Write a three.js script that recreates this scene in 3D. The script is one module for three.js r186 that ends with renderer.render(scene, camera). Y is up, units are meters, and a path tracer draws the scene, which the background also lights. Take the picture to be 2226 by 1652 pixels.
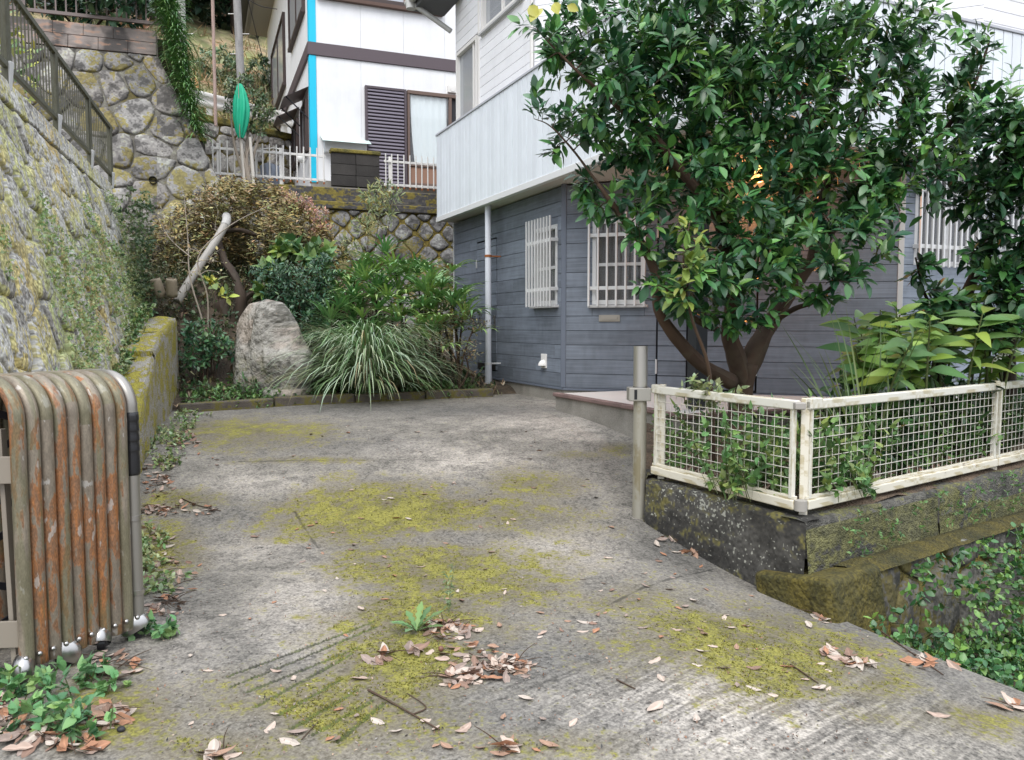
import * as THREE from 'three';
import { mergeGeometries } from 'three/addons/utils/BufferGeometryUtils.js';
import { RoundedBoxGeometry } from 'three/addons/geometries/RoundedBoxGeometry.js';

// ------------------------------------------------------------------ camera, sky, sun, exposure
const scene = new THREE.Scene();
const EYE = 1.4, FOC = 1720, TILT = Math.atan((826 - 709) / FOC);
const camera = new THREE.PerspectiveCamera(THREE.MathUtils.radToDeg(2 * Math.atan(826 / FOC)), 1024 / 760, 0.05, 600);
camera.position.set(0, EYE, 0);
camera.rotation.x = -TILT;
camera.updateMatrixWorld(true);

const skyData = new Float32Array(128 * 64 * 4);
for (let r = 0; r < 64; r++) {
  const el = ((r + 0.5) / 64 - 0.5) * Math.PI, s = Math.max(0, Math.sin(el));
  const L = 0.75 + 0.95 * s;
  for (let c = 0; c < 128; c++) skyData.set([L * 0.94, L * 0.99, L * 1.08, 1], (r * 128 + c) * 4);
}
const skyTex = new THREE.DataTexture(skyData, 128, 64, THREE.RGBAFormat, THREE.FloatType);
skyTex.mapping = THREE.EquirectangularReflectionMapping;
skyTex.magFilter = THREE.LinearFilter;
skyTex.needsUpdate = true;
scene.background = skyTex;
scene.environment = skyTex;

const sun = new THREE.DirectionalLight(new THREE.Color(1, 0.96, 0.9), 1.3);
sun.position.set(-2.5, 20, 9);
sun.target.position.set(0, 0, -7);
sun.shadow.radius = 55;
sun.castShadow = true;
Object.assign(sun.shadow.camera, { left: -15, right: 15, top: 15, bottom: -15, near: 1, far: 60 });
sun.shadow.mapSize.set(2048, 2048);
scene.add(sun, sun.target);

const renderer = new THREE.WebGLRenderer({ antialias: true });
renderer.toneMapping = THREE.LinearToneMapping;
renderer.toneMappingExposure = 1.5;
renderer.shadowMap.enabled = true;

// ------------------------------------------------------------------ small helpers
const V = (x, y, z) => new THREE.Vector3(x, y, z);
const lerp = (a, b, t) => a + (b - a) * t;
const clamp = (x, a = 0, b = 1) => Math.min(b, Math.max(a, x));
const sstep = (a, b, x) => { const t = clamp((x - a) / (b - a)); return t * t * (3 - 2 * t); };
function rng(seed) { let a = seed >>> 0; return () => { a = (a + 0x6d2b79f5) | 0; let t = Math.imul(a ^ (a >>> 15), 1 | a); t = (t + Math.imul(t ^ (t >>> 7), 61 | t)) ^ t; return ((t ^ (t >>> 14)) >>> 0) / 4294967296; }; }
const hash = (x, y, s) => { let h = Math.imul(x | 0, 374761393) + Math.imul(y | 0, 668265263) + Math.imul(s | 0, 2147483647 ^ 61); h = Math.imul(h ^ (h >>> 13), 1274126177); return ((h ^ (h >>> 16)) >>> 0) / 4294967296; };
function vnoise(x, y, s = 0, per = 0) {
  const xi = Math.floor(x), yi = Math.floor(y), fx = x - xi, fy = y - yi, u = fx * fx * (3 - 2 * fx), v = fy * fy * (3 - 2 * fy);
  const w = per ? (n) => ((n % per) + per) % per : (n) => n, x0 = w(xi), x1 = w(xi + 1), y0 = w(yi), y1 = w(yi + 1);
  const a = hash(x0, y0, s), b = hash(x1, y0, s), c = hash(x0, y1, s), d = hash(x1, y1, s);
  return a + (b - a) * u + (c - a) * v + (a - b - c + d) * u * v;
}
function fbm(x, y, o = 4, s = 0, per = 0) { let t = 0, a = 0.5, n = 0; for (let i = 0; i < o; i++) { t += a * vnoise(x, y, s + i * 17, per); n += a; x *= 2; y *= 2; per *= 2; a *= 0.5; } return t / n; }
const srgb8 = (c) => { c = clamp(c); return 255 * (c <= 0.0031308 ? 12.92 * c : 1.055 * Math.pow(c, 1 / 2.4) - 0.055); };
const mix3 = (a, b, t) => [lerp(a[0], b[0], t), lerp(a[1], b[1], t), lerp(a[2], b[2], t)];
const mul3 = (a, k) => [a[0] * k, a[1] * k, a[2] * k];
// a colour texture (linear colours in) and a height texture
function colorTex(w, h, fn, repeat = true) {
  const d = new Uint8Array(w * h * 4);
  for (let y = 0; y < h; y++) for (let x = 0; x < w; x++) { const c = fn((x + 0.5) / w, (y + 0.5) / h), o = (y * w + x) * 4; d[o] = srgb8(c[0]); d[o + 1] = srgb8(c[1]); d[o + 2] = srgb8(c[2]); d[o + 3] = 255; }
  return finish(new THREE.DataTexture(d, w, h), repeat, true);
}
function heightTex(w, h, fn, repeat = true) {
  const d = new Uint8Array(w * h * 4);
  for (let y = 0; y < h; y++) for (let x = 0; x < w; x++) { const c = 255 * clamp(fn((x + 0.5) / w, (y + 0.5) / h)), o = (y * w + x) * 4; d[o] = d[o + 1] = d[o + 2] = c; d[o + 3] = 255; }
  return finish(new THREE.DataTexture(d, w, h), repeat, false);
}
function finish(t, repeat, color) {
  t.wrapS = t.wrapT = repeat ? THREE.RepeatWrapping : THREE.ClampToEdgeWrapping;
  t.magFilter = THREE.LinearFilter; t.minFilter = THREE.LinearFilter;
  if (color) t.colorSpace = THREE.SRGBColorSpace;
  t.needsUpdate = true;
  return t;
}
const std = (o) => { const m = new THREE.MeshStandardMaterial({ roughness: 0.85, metalness: 0, side: THREE.DoubleSide }); for (const k in o) if (k === 'color' && Array.isArray(o[k])) m.color.setRGB(...o[k]); else m[k] = o[k]; return m; };
const phys = (o) => { const m = new THREE.MeshPhysicalMaterial({ roughness: 0.85, metalness: 0, side: THREE.DoubleSide }); for (const k in o) if (k === 'color' && Array.isArray(o[k])) m.color.setRGB(...o[k]); else m[k] = o[k]; return m; };
const rep = (t, u, v, ou = 0, ov = 0) => { const c = t.clone(); c.repeat.set(u, v); c.offset.set(ou, ov); c.needsUpdate = true; return c; };

// a pixel of the 2225 x 1652 view and a distance ahead give a point of the world
const ct = Math.cos(TILT), st = Math.sin(TILT);
function ray(px, py) { const x = (px - 1112.5) / FOC, y = (826 - py) / FOC; return V(x, y * ct - st, -y * st - ct); }
const at = (px, py, d) => { const r = ray(px, py); return r.multiplyScalar(-d / r.z).add(V(0, EYE, 0)); };

const PROFILE = [[4.2, -1.38, 0], [5.35, -1.29, 0.17], [6.85, -1.02, 0.15], [8.4, -0.89, 0.04], [9.6, -0.87, 0], [14, -0.87, 0]]; // distance, height, slope
const groundRel = (x, z) => {
  const d = -z;
  let k = 1; while (k < PROFILE.length - 1 && d > PROFILE[k][0]) k++;
  const [d0, h0, s0] = PROFILE[k - 1], [d1, h1, s1] = PROFILE[k], q = clamp((d - d0) / (d1 - d0)), w = d1 - d0;
  const rise = d <= PROFILE[0][0] ? h0 : h0 * (1 - q) * (1 - q) * (1 + 2 * q) + h1 * q * q * (3 - 2 * q) + s0 * w * q * (1 - q) * (1 - q) - s1 * w * q * q * (1 - q);
  const fall = 0.13 * Math.max(0, x - 0.7) * (1 - sstep(5, 7.2, d));
  return rise - fall + 0.012 * (fbm(x * 1.3 + 9, z * 1.3 + 4, 3, 5) - 0.5) * 2;
};
const groundY = (x, z) => EYE + groundRel(x, z);
function onGround(px, py) {
  const r = ray(px, py); let lo = 0.5, hi = 14;
  for (let i = 0; i < 40; i++) { const m = (lo + hi) / 2, p = r.clone().multiplyScalar(-m / r.z); if (p.y + EYE > groundY(p.x, p.z)) lo = m; else hi = m; }
  const p = r.multiplyScalar(-lo / r.z); return V(p.x, groundY(p.x, p.z), p.z);
}

// names, labels, parents
const used = new Map();
function numbered(n) { const k = used.get(n) ?? 0; used.set(n, k + 1); return k ? n + '_' + String(k).padStart(3, '0') : n; }
function tag(o, label, category, group, kind) { o.userData.label = label; if (category) o.userData.category = category; if (group) o.userData.group = group; if (kind) o.userData.kind = kind; return o; }
function shadow(o) { o.castShadow = true; o.receiveShadow = true; return o; }
function thing(name, label, category, pos = V(0, 0, 0), turn = 0, group) {
  const o = new THREE.Group(); o.name = numbered(name); o.position.copy(pos); o.rotation.y = turn; scene.add(o);
  return tag(o, label, category, group);
}
function mesh(name, geo, mat, parent = scene) {
  const m = shadow(new THREE.Mesh(Array.isArray(geo) ? merge(geo) : geo, mat));
  m.name = parent === scene ? numbered(name) : name; parent.add(m); return m;
}
function structure(name, geo, mat) { const m = mesh(name, geo, mat); m.userData.kind = 'structure'; return m; }
function merge(list) {
  const any = list.some((g) => g.index), col = list.some((g) => g.attributes.color);
  return mergeGeometries(list.map((g) => {
    g = any && g.index ? g.toNonIndexed() : g;
    if (col && !g.attributes.color) g.setAttribute('color', new THREE.BufferAttribute(new Float32Array(g.attributes.position.count * 3).fill(1), 3));
    return g;
  }));
}

// ------------------------------------------------------------------ geometry
function uvBox(g) { // uv in metres from the dominant axis of each face
  g = g.index ? g.toNonIndexed() : g; const p = g.attributes.position, n = g.attributes.normal, uv = new Float32Array(p.count * 2);
  for (let i = 0; i < p.count; i += 3) {
    const ax = Math.abs(n.getX(i) + n.getX(i + 1) + n.getX(i + 2)), ay = Math.abs(n.getY(i) + n.getY(i + 1) + n.getY(i + 2)), az = Math.abs(n.getZ(i) + n.getZ(i + 1) + n.getZ(i + 2));
    for (let k = i; k < i + 3; k++) { const x = p.getX(k), y = p.getY(k), z = p.getZ(k), [u, v] = ay >= ax && ay >= az ? [x, z] : ax >= az ? [z, y] : [x, y]; uv[k * 2] = u; uv[k * 2 + 1] = v; }
  }
  g.setAttribute('uv', new THREE.BufferAttribute(uv, 2)); return g;
}
// box by its limits with a small bevel; uv in metres
function bx(x0, x1, y0, y1, z0, z1, bevel = 0.004) {
  const w = x1 - x0, h = y1 - y0, d = z1 - z0, b = Math.min(bevel, w * 0.3, h * 0.3, d * 0.3);
  const g = bevel ? new RoundedBoxGeometry(w, h, d, 1, b) : new THREE.BoxGeometry(w, h, d);
  g.translate((x0 + x1) / 2, (y0 + y1) / 2, (z0 + z1) / 2); return uvBox(g);
}
// bar of a w x h section from a to b (up gives the h direction)
function bar(a, b, w, h, up = V(0, 1, 0), bevel = 0.003) {
  const d = b.clone().sub(a), L = d.length(), zc = d.clone().normalize(), xc = new THREE.Vector3().crossVectors(up, zc).normalize(), yc = new THREE.Vector3().crossVectors(zc, xc);
  const g = bx(-w / 2, w / 2, -h / 2, h / 2, -L / 2, L / 2, bevel);
  return g.applyMatrix4(new THREE.Matrix4().makeBasis(xc, yc, zc).setPosition(a.clone().add(b).multiplyScalar(0.5)));
}
// round rod
function rod(a, b, r0, r1 = r0, seg = 8, open = false) {
  const d = b.clone().sub(a), L = d.length(), g = new THREE.CylinderGeometry(r1, r0, L, seg, 1, open);
  const u = g.attributes.uv; for (let i = 0; i < u.count; i++) u.setXY(i, u.getX(i) * r0 * 6.28, u.getY(i) * L);
  g.applyQuaternion(new THREE.Quaternion().setFromUnitVectors(V(0, 1, 0), d.normalize()));
  return g.translate((a.x + b.x) / 2, (a.y + b.y) / 2, (a.z + b.z) / 2);
}
// a tube with a radius that varies along points [Vector3], radii []; uv in metres; lumps is surface noise
function limb(pts, radii, seg = 8, div = 4, lumps = 0, seed = 1) {
  const c = new THREE.CatmullRomCurve3(pts, false, 'centripetal'), N = (pts.length - 1) * div, pos = [], uv = [], idx = [];
  let nrm = V(0.3, 0.1, 1), run = 0, prev = null;
  for (let i = 0; i <= N; i++) {
    const t = i / N, p = c.getPoint(t), tan = c.getTangent(t), f = t * (pts.length - 1), k = Math.min(pts.length - 2, Math.floor(f)), r = lerp(radii[k], radii[k + 1], f - k);
    nrm = nrm.clone().sub(tan.clone().multiplyScalar(nrm.dot(tan))).normalize(); const bin = new THREE.Vector3().crossVectors(tan, nrm);
    if (prev) run += p.distanceTo(prev); prev = p;
    for (let s = 0; s <= seg; s++) {
      const a = (s % seg) / seg * Math.PI * 2, rr = r * (1 + (lumps ? lumps * (fbm((s % seg) * 0.9 + seed, run * 9 + seed, 2, seed) - 0.5) * 2 : 0));
      const q = p.clone().addScaledVector(nrm, Math.cos(a) * rr).addScaledVector(bin, Math.sin(a) * rr);
      pos.push(q.x, q.y, q.z); uv.push(s / seg * r * 6.28, run);
    }
  }
  for (let i = 0; i < N; i++) for (let s = 0; s < seg; s++) { const a = i * (seg + 1) + s, b = a + seg + 1; idx.push(a, a + 1, b, b, a + 1, b + 1); }
  // caps
  for (const e of [0, N]) { const p = c.getPoint(e / N), n = pos.length / 3; pos.push(p.x, p.y, p.z); uv.push(0, 0); for (let s = 0; s < seg; s++) { const a = e * (seg + 1) + s; e ? idx.push(n, a, a + 1) : idx.push(n, a + 1, a); } }
  return geo(pos, uv, idx);
}
function geo(pos, uv, idx, col) {
  const g = new THREE.BufferGeometry();
  g.setAttribute('position', new THREE.BufferAttribute(new Float32Array(pos), 3));
  g.setAttribute('uv', new THREE.BufferAttribute(new Float32Array(uv), 2));
  if (col) g.setAttribute('color', new THREE.BufferAttribute(new Float32Array(col), 3));
  if (idx) g.setIndex(idx);
  g.computeVertexNormals(); return g;
}
// grid surface f(i/nx, j/ny) -> Vector3; uvf -> [u, v]
function sheet(nx, ny, f, uvf, colf) {
  const pos = [], uv = [], idx = [], col = [];
  for (let j = 0; j <= ny; j++) for (let i = 0; i <= nx; i++) { const s = i / nx, t = j / ny, p = f(s, t); pos.push(p.x, p.y, p.z); uv.push(...(uvf ? uvf(s, t, p) : [p.x, -p.z])); if (colf) col.push(...colf(s, t, p)); }
  for (let j = 0; j < ny; j++) for (let i = 0; i < nx; i++) { const a = j * (nx + 1) + i, b = a + nx + 1; idx.push(a, a + 1, b, b, a + 1, b + 1); }
  return geo(pos, uv, idx, colf ? col : null);
}
// ribbon or polygon prism
function prism(pts, y0, y1) { // pts [[x, z]] counter-clockwise seen from above or not, closed solid
  const sh = new THREE.Shape(pts.map(([x, z]) => new THREE.Vector2(x, -z))), g = new THREE.ExtrudeGeometry(sh, { depth: y1 - y0, bevelEnabled: false });
  g.rotateX(-Math.PI / 2); g.translate(0, y0, 0); return uvBox(g);
}

// ------------------------------------------------------------------ leaves: many small blades in one geometry
class Leaves {
  constructor() { this.pos = []; this.uv = []; this.idx = []; this.col = []; }
  // a folded leaf: base p, direction d, face normal n, length L, width W
  add(p, d, n, L, W, c, curl = 0.15, fold = 0.25, shape = LEAF, tip = 1) {
    const s = new THREE.Vector3().crossVectors(d, n).normalize(), m = new THREE.Vector3().crossVectors(s, d).normalize(), b = this.pos.length / 3;
    const cr = shape.length;
    for (let i = 0; i < cr; i++) {
      const [t, w] = shape[i], down = -curl * t * t * L;
      const x = p.x + d.x * t * L + m.x * down, y = p.y + d.y * t * L + m.y * down, z = p.z + d.z * t * L + m.z * down, hw = w * W / 2, up = hw * fold;
      this.pos.push(x, y, z); this.uv.push(0.5, t);
      this.pos.push(x + s.x * hw + m.x * up, y + s.y * hw + m.y * up, z + s.z * hw + m.z * up); this.uv.push(1, t);
      this.pos.push(x - s.x * hw + m.x * up, y - s.y * hw + m.y * up, z - s.z * hw + m.z * up); this.uv.push(0, t);
      const k = lerp(1, tip, t);
      for (let q = 0; q < 3; q++) { const e = q ? 1 : 1.12; this.col.push(c[0] * k * e, c[1] * k * e, c[2] * k * e); }
    }
    for (let i = 0; i < cr - 1; i++) { const a = b + i * 3, q = a + 3, f = shape[i][1] === 0, l = shape[i + 1][1] === 0; if (!f) this.idx.push(a, a + 1, q, a, q, a + 2); if (!l) this.idx.push(a + 1, q + 1, q, a + 2, q, q + 2); }
  }
  get tris() { return this.idx.length / 3; }
  build(name, mat, parent) { return mesh(name, this.geometry(), mat, parent); }
  geometry() { return geo(this.pos, this.uv, this.idx, this.col); }
}
const LEAF = [[0, 0], [0.22, 0.72], [0.5, 1], [0.8, 0.6], [1, 0]];
const LEAF3 = [[0, 0], [0.45, 1], [1, 0]];
const HEART = [[0, 0.35], [0.12, 0.9], [0.4, 1], [0.75, 0.5], [1, 0]];
const BLADE = [[0, 0.7], [0.3, 1], [0.7, 0.8], [1, 0]];
function rdir(R) { const z = R() * 2 - 1, a = R() * 6.2832, r = Math.sqrt(1 - z * z); return V(r * Math.cos(a), z, r * Math.sin(a)); }
function perp(d, R) { const q = rdir(R); return q.sub(d.clone().multiplyScalar(q.dot(d))).normalize(); }
const vary = (c, R, a = 0.3, hue = 0.15) => { const k = 1 + (R() - 0.5) * 2 * a, h = (R() - 0.5) * 2 * hue; return [c[0] * k * (1 + h), c[1] * k, c[2] * k * (1 - h)]; };

// ------------------------------------------------------------------ shared textures and materials
const concB = heightTex(512, 512, (u, v) => 0.55 * fbm(u * 8, v * 8, 5, 3, 8) + 0.25 * vnoise(u * 128, v * 128, 9, 128) + 0.2 * vnoise(u * 256, v * 256, 11, 256));
const concC = colorTex(512, 512, (u, v) => { const a = fbm(u * 5, v * 5, 5, 21, 5), s = vnoise(u * 170, v * 170, 22, 170), k = 0.62 + 0.5 * (a - 0.5) + 0.22 * (s - 0.5); return [k * 1.02, k, k * 0.95]; });
const stoneB = heightTex(512, 512, (u, v) => 0.7 * fbm(u * 6, v * 6, 6, 31, 6) + 0.3 * fbm(u * 40, v * 40, 3, 33, 40));
const woodC = colorTex(1024, 256, (u, v) => { const g = fbm(u * 6, v * 64, 4, 41, 0), f = fbm(u * 40, v * 8, 3, 43), b = fbm(u * 3, v * 3, 3, 45); const k = 0.72 + 0.35 * (g - 0.5) + 0.2 * (f - 0.5) + 0.4 * (b - 0.5); return [k, k, k]; });
const woodB = heightTex(1024, 256, (u, v) => 0.6 * fbm(u * 8, v * 90, 3, 41) + 0.4 * fbm(u * 60, v * 60, 2, 46));
const plasterC = colorTex(512, 512, (u, v) => { const k = 0.93 + 0.1 * (fbm(u * 4, v * 4, 4, 51, 4) - 0.5) + 0.05 * (fbm(u * 30, v * 6, 3, 53, 30) - 0.5); return [k, k, k]; });
const mossB = heightTex(512, 512, (u, v) => 0.6 * fbm(u * 20, v * 20, 4, 61, 20) + 0.4 * vnoise(u * 128, v * 128, 63, 128));
const grimeC = colorTex(512, 512, (u, v) => { const a = fbm(u * 7, v * 3, 5, 71, 0), b = fbm(u * 60, v * 60, 2, 73, 60), k = sstep(0.5, 0.72, a + 0.16 * (b - 0.5)); return mix3([1, 1, 1], [0.62, 0.55, 0.36], k * 0.75); });
const barkC = colorTex(256, 512, (u, v) => { const a = fbm(u * 10, v * 4, 5, 81, 0), l = sstep(0.56, 0.7, fbm(u * 5, v * 6, 4, 84)); return mix3(mul3([1, 0.86, 0.72], 0.4 + 0.8 * (a - 0.2)), [0.8, 0.85, 0.72], l * 0.6); });
const soilC = colorTex(512, 512, (u, v) => { const a = fbm(u * 9, v * 9, 5, 91, 9), b = vnoise(u * 90, v * 90, 93, 90), k = 0.35 + 0.9 * (a - 0.25) + 0.3 * (b - 0.5); return [k, k * 0.86, k * 0.68]; });

const M = {
  concrete: std({ color: [0.42, 0.4, 0.37], map: concC, bumpMap: concB, bumpScale: 0.004 }),
  darkConcrete: std({ color: [0.16, 0.15, 0.14], map: concC, bumpMap: concB, bumpScale: 0.006 }),
  soil: std({ color: [0.12, 0.1, 0.08], map: soilC, bumpMap: concB, bumpScale: 0.02 }),
  mortar: std({ color: [0.15, 0.14, 0.11], map: concC, bumpMap: concB, bumpScale: 0.01 }),
  greySiding: std({ color: [0.205, 0.235, 0.285], map: woodC, bumpMap: woodB, bumpScale: 0.0012, roughness: 0.7 }),
  greyTrim: std({ color: [0.125, 0.145, 0.185], roughness: 0.7 }),
  paleTrim: std({ color: [0.5, 0.5, 0.5], roughness: 0.6 }),
  gap: std({ color: [0.03, 0.03, 0.035] }),
  whiteSiding: std({ color: [0.86, 0.86, 0.88], map: plasterC, roughness: 0.6 }),
  whiteMetal: std({ color: [0.78, 0.82, 0.87], map: plasterC, roughness: 0.45, metalness: 0.0 }),
  whitePvc: std({ color: [0.62, 0.64, 0.7], roughness: 0.45 }),
  alu: std({ color: [0.7, 0.7, 0.7], roughness: 0.4, metalness: 0.25 }),
  soffit: std({ color: [0.6, 0.56, 0.52], map: plasterC, roughness: 0.8 }),
  glass: phys({ color: [0.95, 0.97, 0.98], roughness: 0.05, transmission: 0.9, thickness: 0 }),
  frosted: std({ color: [0.8, 0.81, 0.85], roughness: 0.25 }),
  dark: std({ color: [0.02, 0.02, 0.025], roughness: 0.6 }),
  black: std({ color: [0.012, 0.012, 0.014], roughness: 0.35 }),
  brown: std({ color: [0.055, 0.035, 0.032], roughness: 0.55 }),
  brownShutter: std({ color: [0.085, 0.065, 0.075], roughness: 0.5, metalness: 0.1 }),
  cream: std({ color: [0.66, 0.64, 0.57], map: grimeC, roughness: 0.55 }),
  creamDirty: std({ color: [0.6, 0.55, 0.4], map: rep(grimeC, 2, 2), roughness: 0.7 }),
  whitePaint: std({ color: [0.75, 0.73, 0.7], roughness: 0.5 }),
  steel: std({ color: [0.55, 0.53, 0.5], roughness: 0.38, metalness: 0.85 }),
  chrome: std({ color: [0.42, 0.41, 0.4], roughness: 0.3, metalness: 1 }),
  rust: std({ color: [0.3, 0.1, 0.03], roughness: 0.9 }),
  olive: std({ color: [0.075, 0.075, 0.05], map: grimeC, roughness: 0.6 }),
  bark: std({ color: [0.1, 0.068, 0.05], map: barkC, bumpMap: barkC, bumpScale: 0.006, roughness: 0.9 }),
  paleBark: std({ color: [0.34, 0.29, 0.24], roughness: 0.9 }),
  darkBark: std({ color: [0.06, 0.045, 0.035], map: barkC, bumpMap: barkC, bumpScale: 0.008 }),
  leaf: phys({ vertexColors: true, color: [1, 1, 1], roughness: 0.34, transmission: 0.16, thickness: 0, specularIntensity: 0.9 }),
  softLeaf: phys({ vertexColors: true, color: [1, 1, 1], roughness: 0.55, transmission: 0.32, thickness: 0 }),
  dryLeaf: std({ vertexColors: true, color: [1, 1, 1], roughness: 0.8 }),
  curtain: phys({ color: [0.8, 0.82, 0.82], roughness: 0.95, transmission: 0.3, thickness: 0 }),
};

// ------------------------------------------------------------------ the driveway
const spots = (list) => list.map(([px, py, rx, ry, k]) => { const c = onGround(px, py), e = onGround(px + rx, py), a = onGround(px, py - ry), b = onGround(px, py + ry); return { x: c.x, z: (a.z + b.z) / 2, rx: Math.abs(e.x - c.x), rz: Math.abs(a.z - b.z) / 2, k, lean: (a.x - b.x) / (a.z - b.z) }; });
const MOSS = spots([[540, 938, 170, 28, 0.75], [700, 1000, 130, 7, 0.6], [1250, 990, 55, 10, 0.5], [880, 1120, 250, 72, 1], [960, 1240, 250, 75, 1], [1130, 1050, 95, 34, 0.65], [900, 1335, 170, 65, 0.85], [870, 1440, 130, 80, 0.95], [690, 1545, 240, 75, 0.6], [1560, 1385, 200, 62, 0.8], [1760, 1465, 150, 72, 1], [1915, 1490, 90, 38, 0.8], [400, 1085, 85, 24, 0.8], [350, 1190, 80, 60, 0.7], [230, 1560, 130, 80, 0.75], [2120, 1560, 110, 34, 0.7], [470, 1625, 260, 50, 0.5], [1390, 1310, 140, 40, 0.5], [1340, 975, 40, 12, 0.6], [1900, 1560, 120, 30, 0.4], [1180, 1620, 160, 30, 0.4], [1090, 1130, 140, 50, 0.6]]);
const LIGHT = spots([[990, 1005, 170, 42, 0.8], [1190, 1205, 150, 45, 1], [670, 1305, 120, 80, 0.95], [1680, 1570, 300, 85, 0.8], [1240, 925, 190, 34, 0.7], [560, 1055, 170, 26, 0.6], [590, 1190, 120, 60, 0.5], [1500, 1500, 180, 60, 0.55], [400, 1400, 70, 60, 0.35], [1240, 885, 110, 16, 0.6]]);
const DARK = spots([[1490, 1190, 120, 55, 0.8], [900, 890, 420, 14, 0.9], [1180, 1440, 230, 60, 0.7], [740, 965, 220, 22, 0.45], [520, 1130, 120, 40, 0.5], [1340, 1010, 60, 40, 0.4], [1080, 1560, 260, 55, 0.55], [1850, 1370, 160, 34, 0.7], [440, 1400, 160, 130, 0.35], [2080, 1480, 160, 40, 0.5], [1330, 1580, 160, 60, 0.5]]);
const field = (list, x, z, n) => { let m = 0; for (const s of list) { const dz = (z - s.z) / s.rz, dx = (x - s.x - s.lean * (z - s.z)) / s.rx, q = dx * dx + dz * dz; if (q < 3.6) m = Math.max(m, s.k * (1.5 - Math.sqrt(q) + n)); } return m; };
const G6 = (zx, zy) => onGround((600 + zx / 2.473) / 1.1685, (1400 + zy / 2.473) / 1.1685), G7 = (zx, zy) => onGround((1400 + zx / 2.473) / 1.1685, (1400 + zy / 2.473) / 1.1685);
const GROOVES = [[-60, 782, 860, 440], [-30, 845, 880, 468], [60, 880, 760, 600], [110, 978, 720, 640], [250, 1030, 660, 800], [340, 1112, 760, 866], [480, 1146, 860, 930], [630, 1194, 930, 944]].map((a) => [G6(a[0], a[1]), G6(a[2], a[3])]);
function groove(x, z) {
  let d = 1;
  for (const [a, b] of GROOVES) { const ex = b.x - a.x, ez = b.z - a.z, L = ex * ex + ez * ez, t = clamp(((x - a.x) * ex + (z - a.z) * ez) / L, 0, 1), q = Math.hypot(x - a.x - t * ex, z - a.z - t * ez) + 0.006 * (vnoise(x * 25, z * 25, 7) - 0.5); const k = q / (0.0125 * (0.65 + 0.35 * Math.min(1, 6 * Math.min(t, 1 - t) + 0.2))); d = Math.min(d, k); }
  return 1 - sstep(0.55, 1, d);
}
const ribA = G7(1150, 1090), ribB = G7(1500, 930), ribDir = V(ribB.x - ribA.x, 0, ribB.z - ribA.z).normalize();
const RIBS = spots([[1680, 1545, 380, 130, 1], [1180, 1480, 240, 60, 0.5], [1050, 1620, 200, 60, 0.3]]);
const brushed = (x, z) => { const q = x * ribDir.z - z * ribDir.x + 0.01 * (vnoise(x * 6, z * 6, 3) - 0.5), r = x * ribDir.x + z * ribDir.z; return sstep(0.3, 0.7, 0.42 * vnoise(q * 72, r * 3, 141) + 0.3 * vnoise(q * 150, r * 9, 143) + 0.3 * vnoise(x * 110, z * 110, 145)); };
const ribs = (x, z) => { const q = x * ribDir.z - z * ribDir.x + 0.012 * (vnoise(x * 6, z * 6, 3) - 0.5); return Math.max(0, Math.min(1, field(RIBS, x, z, 0))) * (0.5 + 0.5 * Math.sin(q * 6.2832 / 0.047)); };
const JOINTS = [[405, 948, 560, 936], [560, 936, 760, 918], [760, 918, 1010, 902], [520, 1003, 700, 1001], [700, 1001, 900, 998], [900, 998, 1130, 1010], [1290, 1330, 1450, 1260], [1450, 1260, 1560, 1235], [1180, 1010, 1360, 1040], [640, 1110, 690, 1190], [690, 1190, 740, 1230]].map((a) => [onGround(a[0], a[1]), onGround(a[2], a[3])]);
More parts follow.
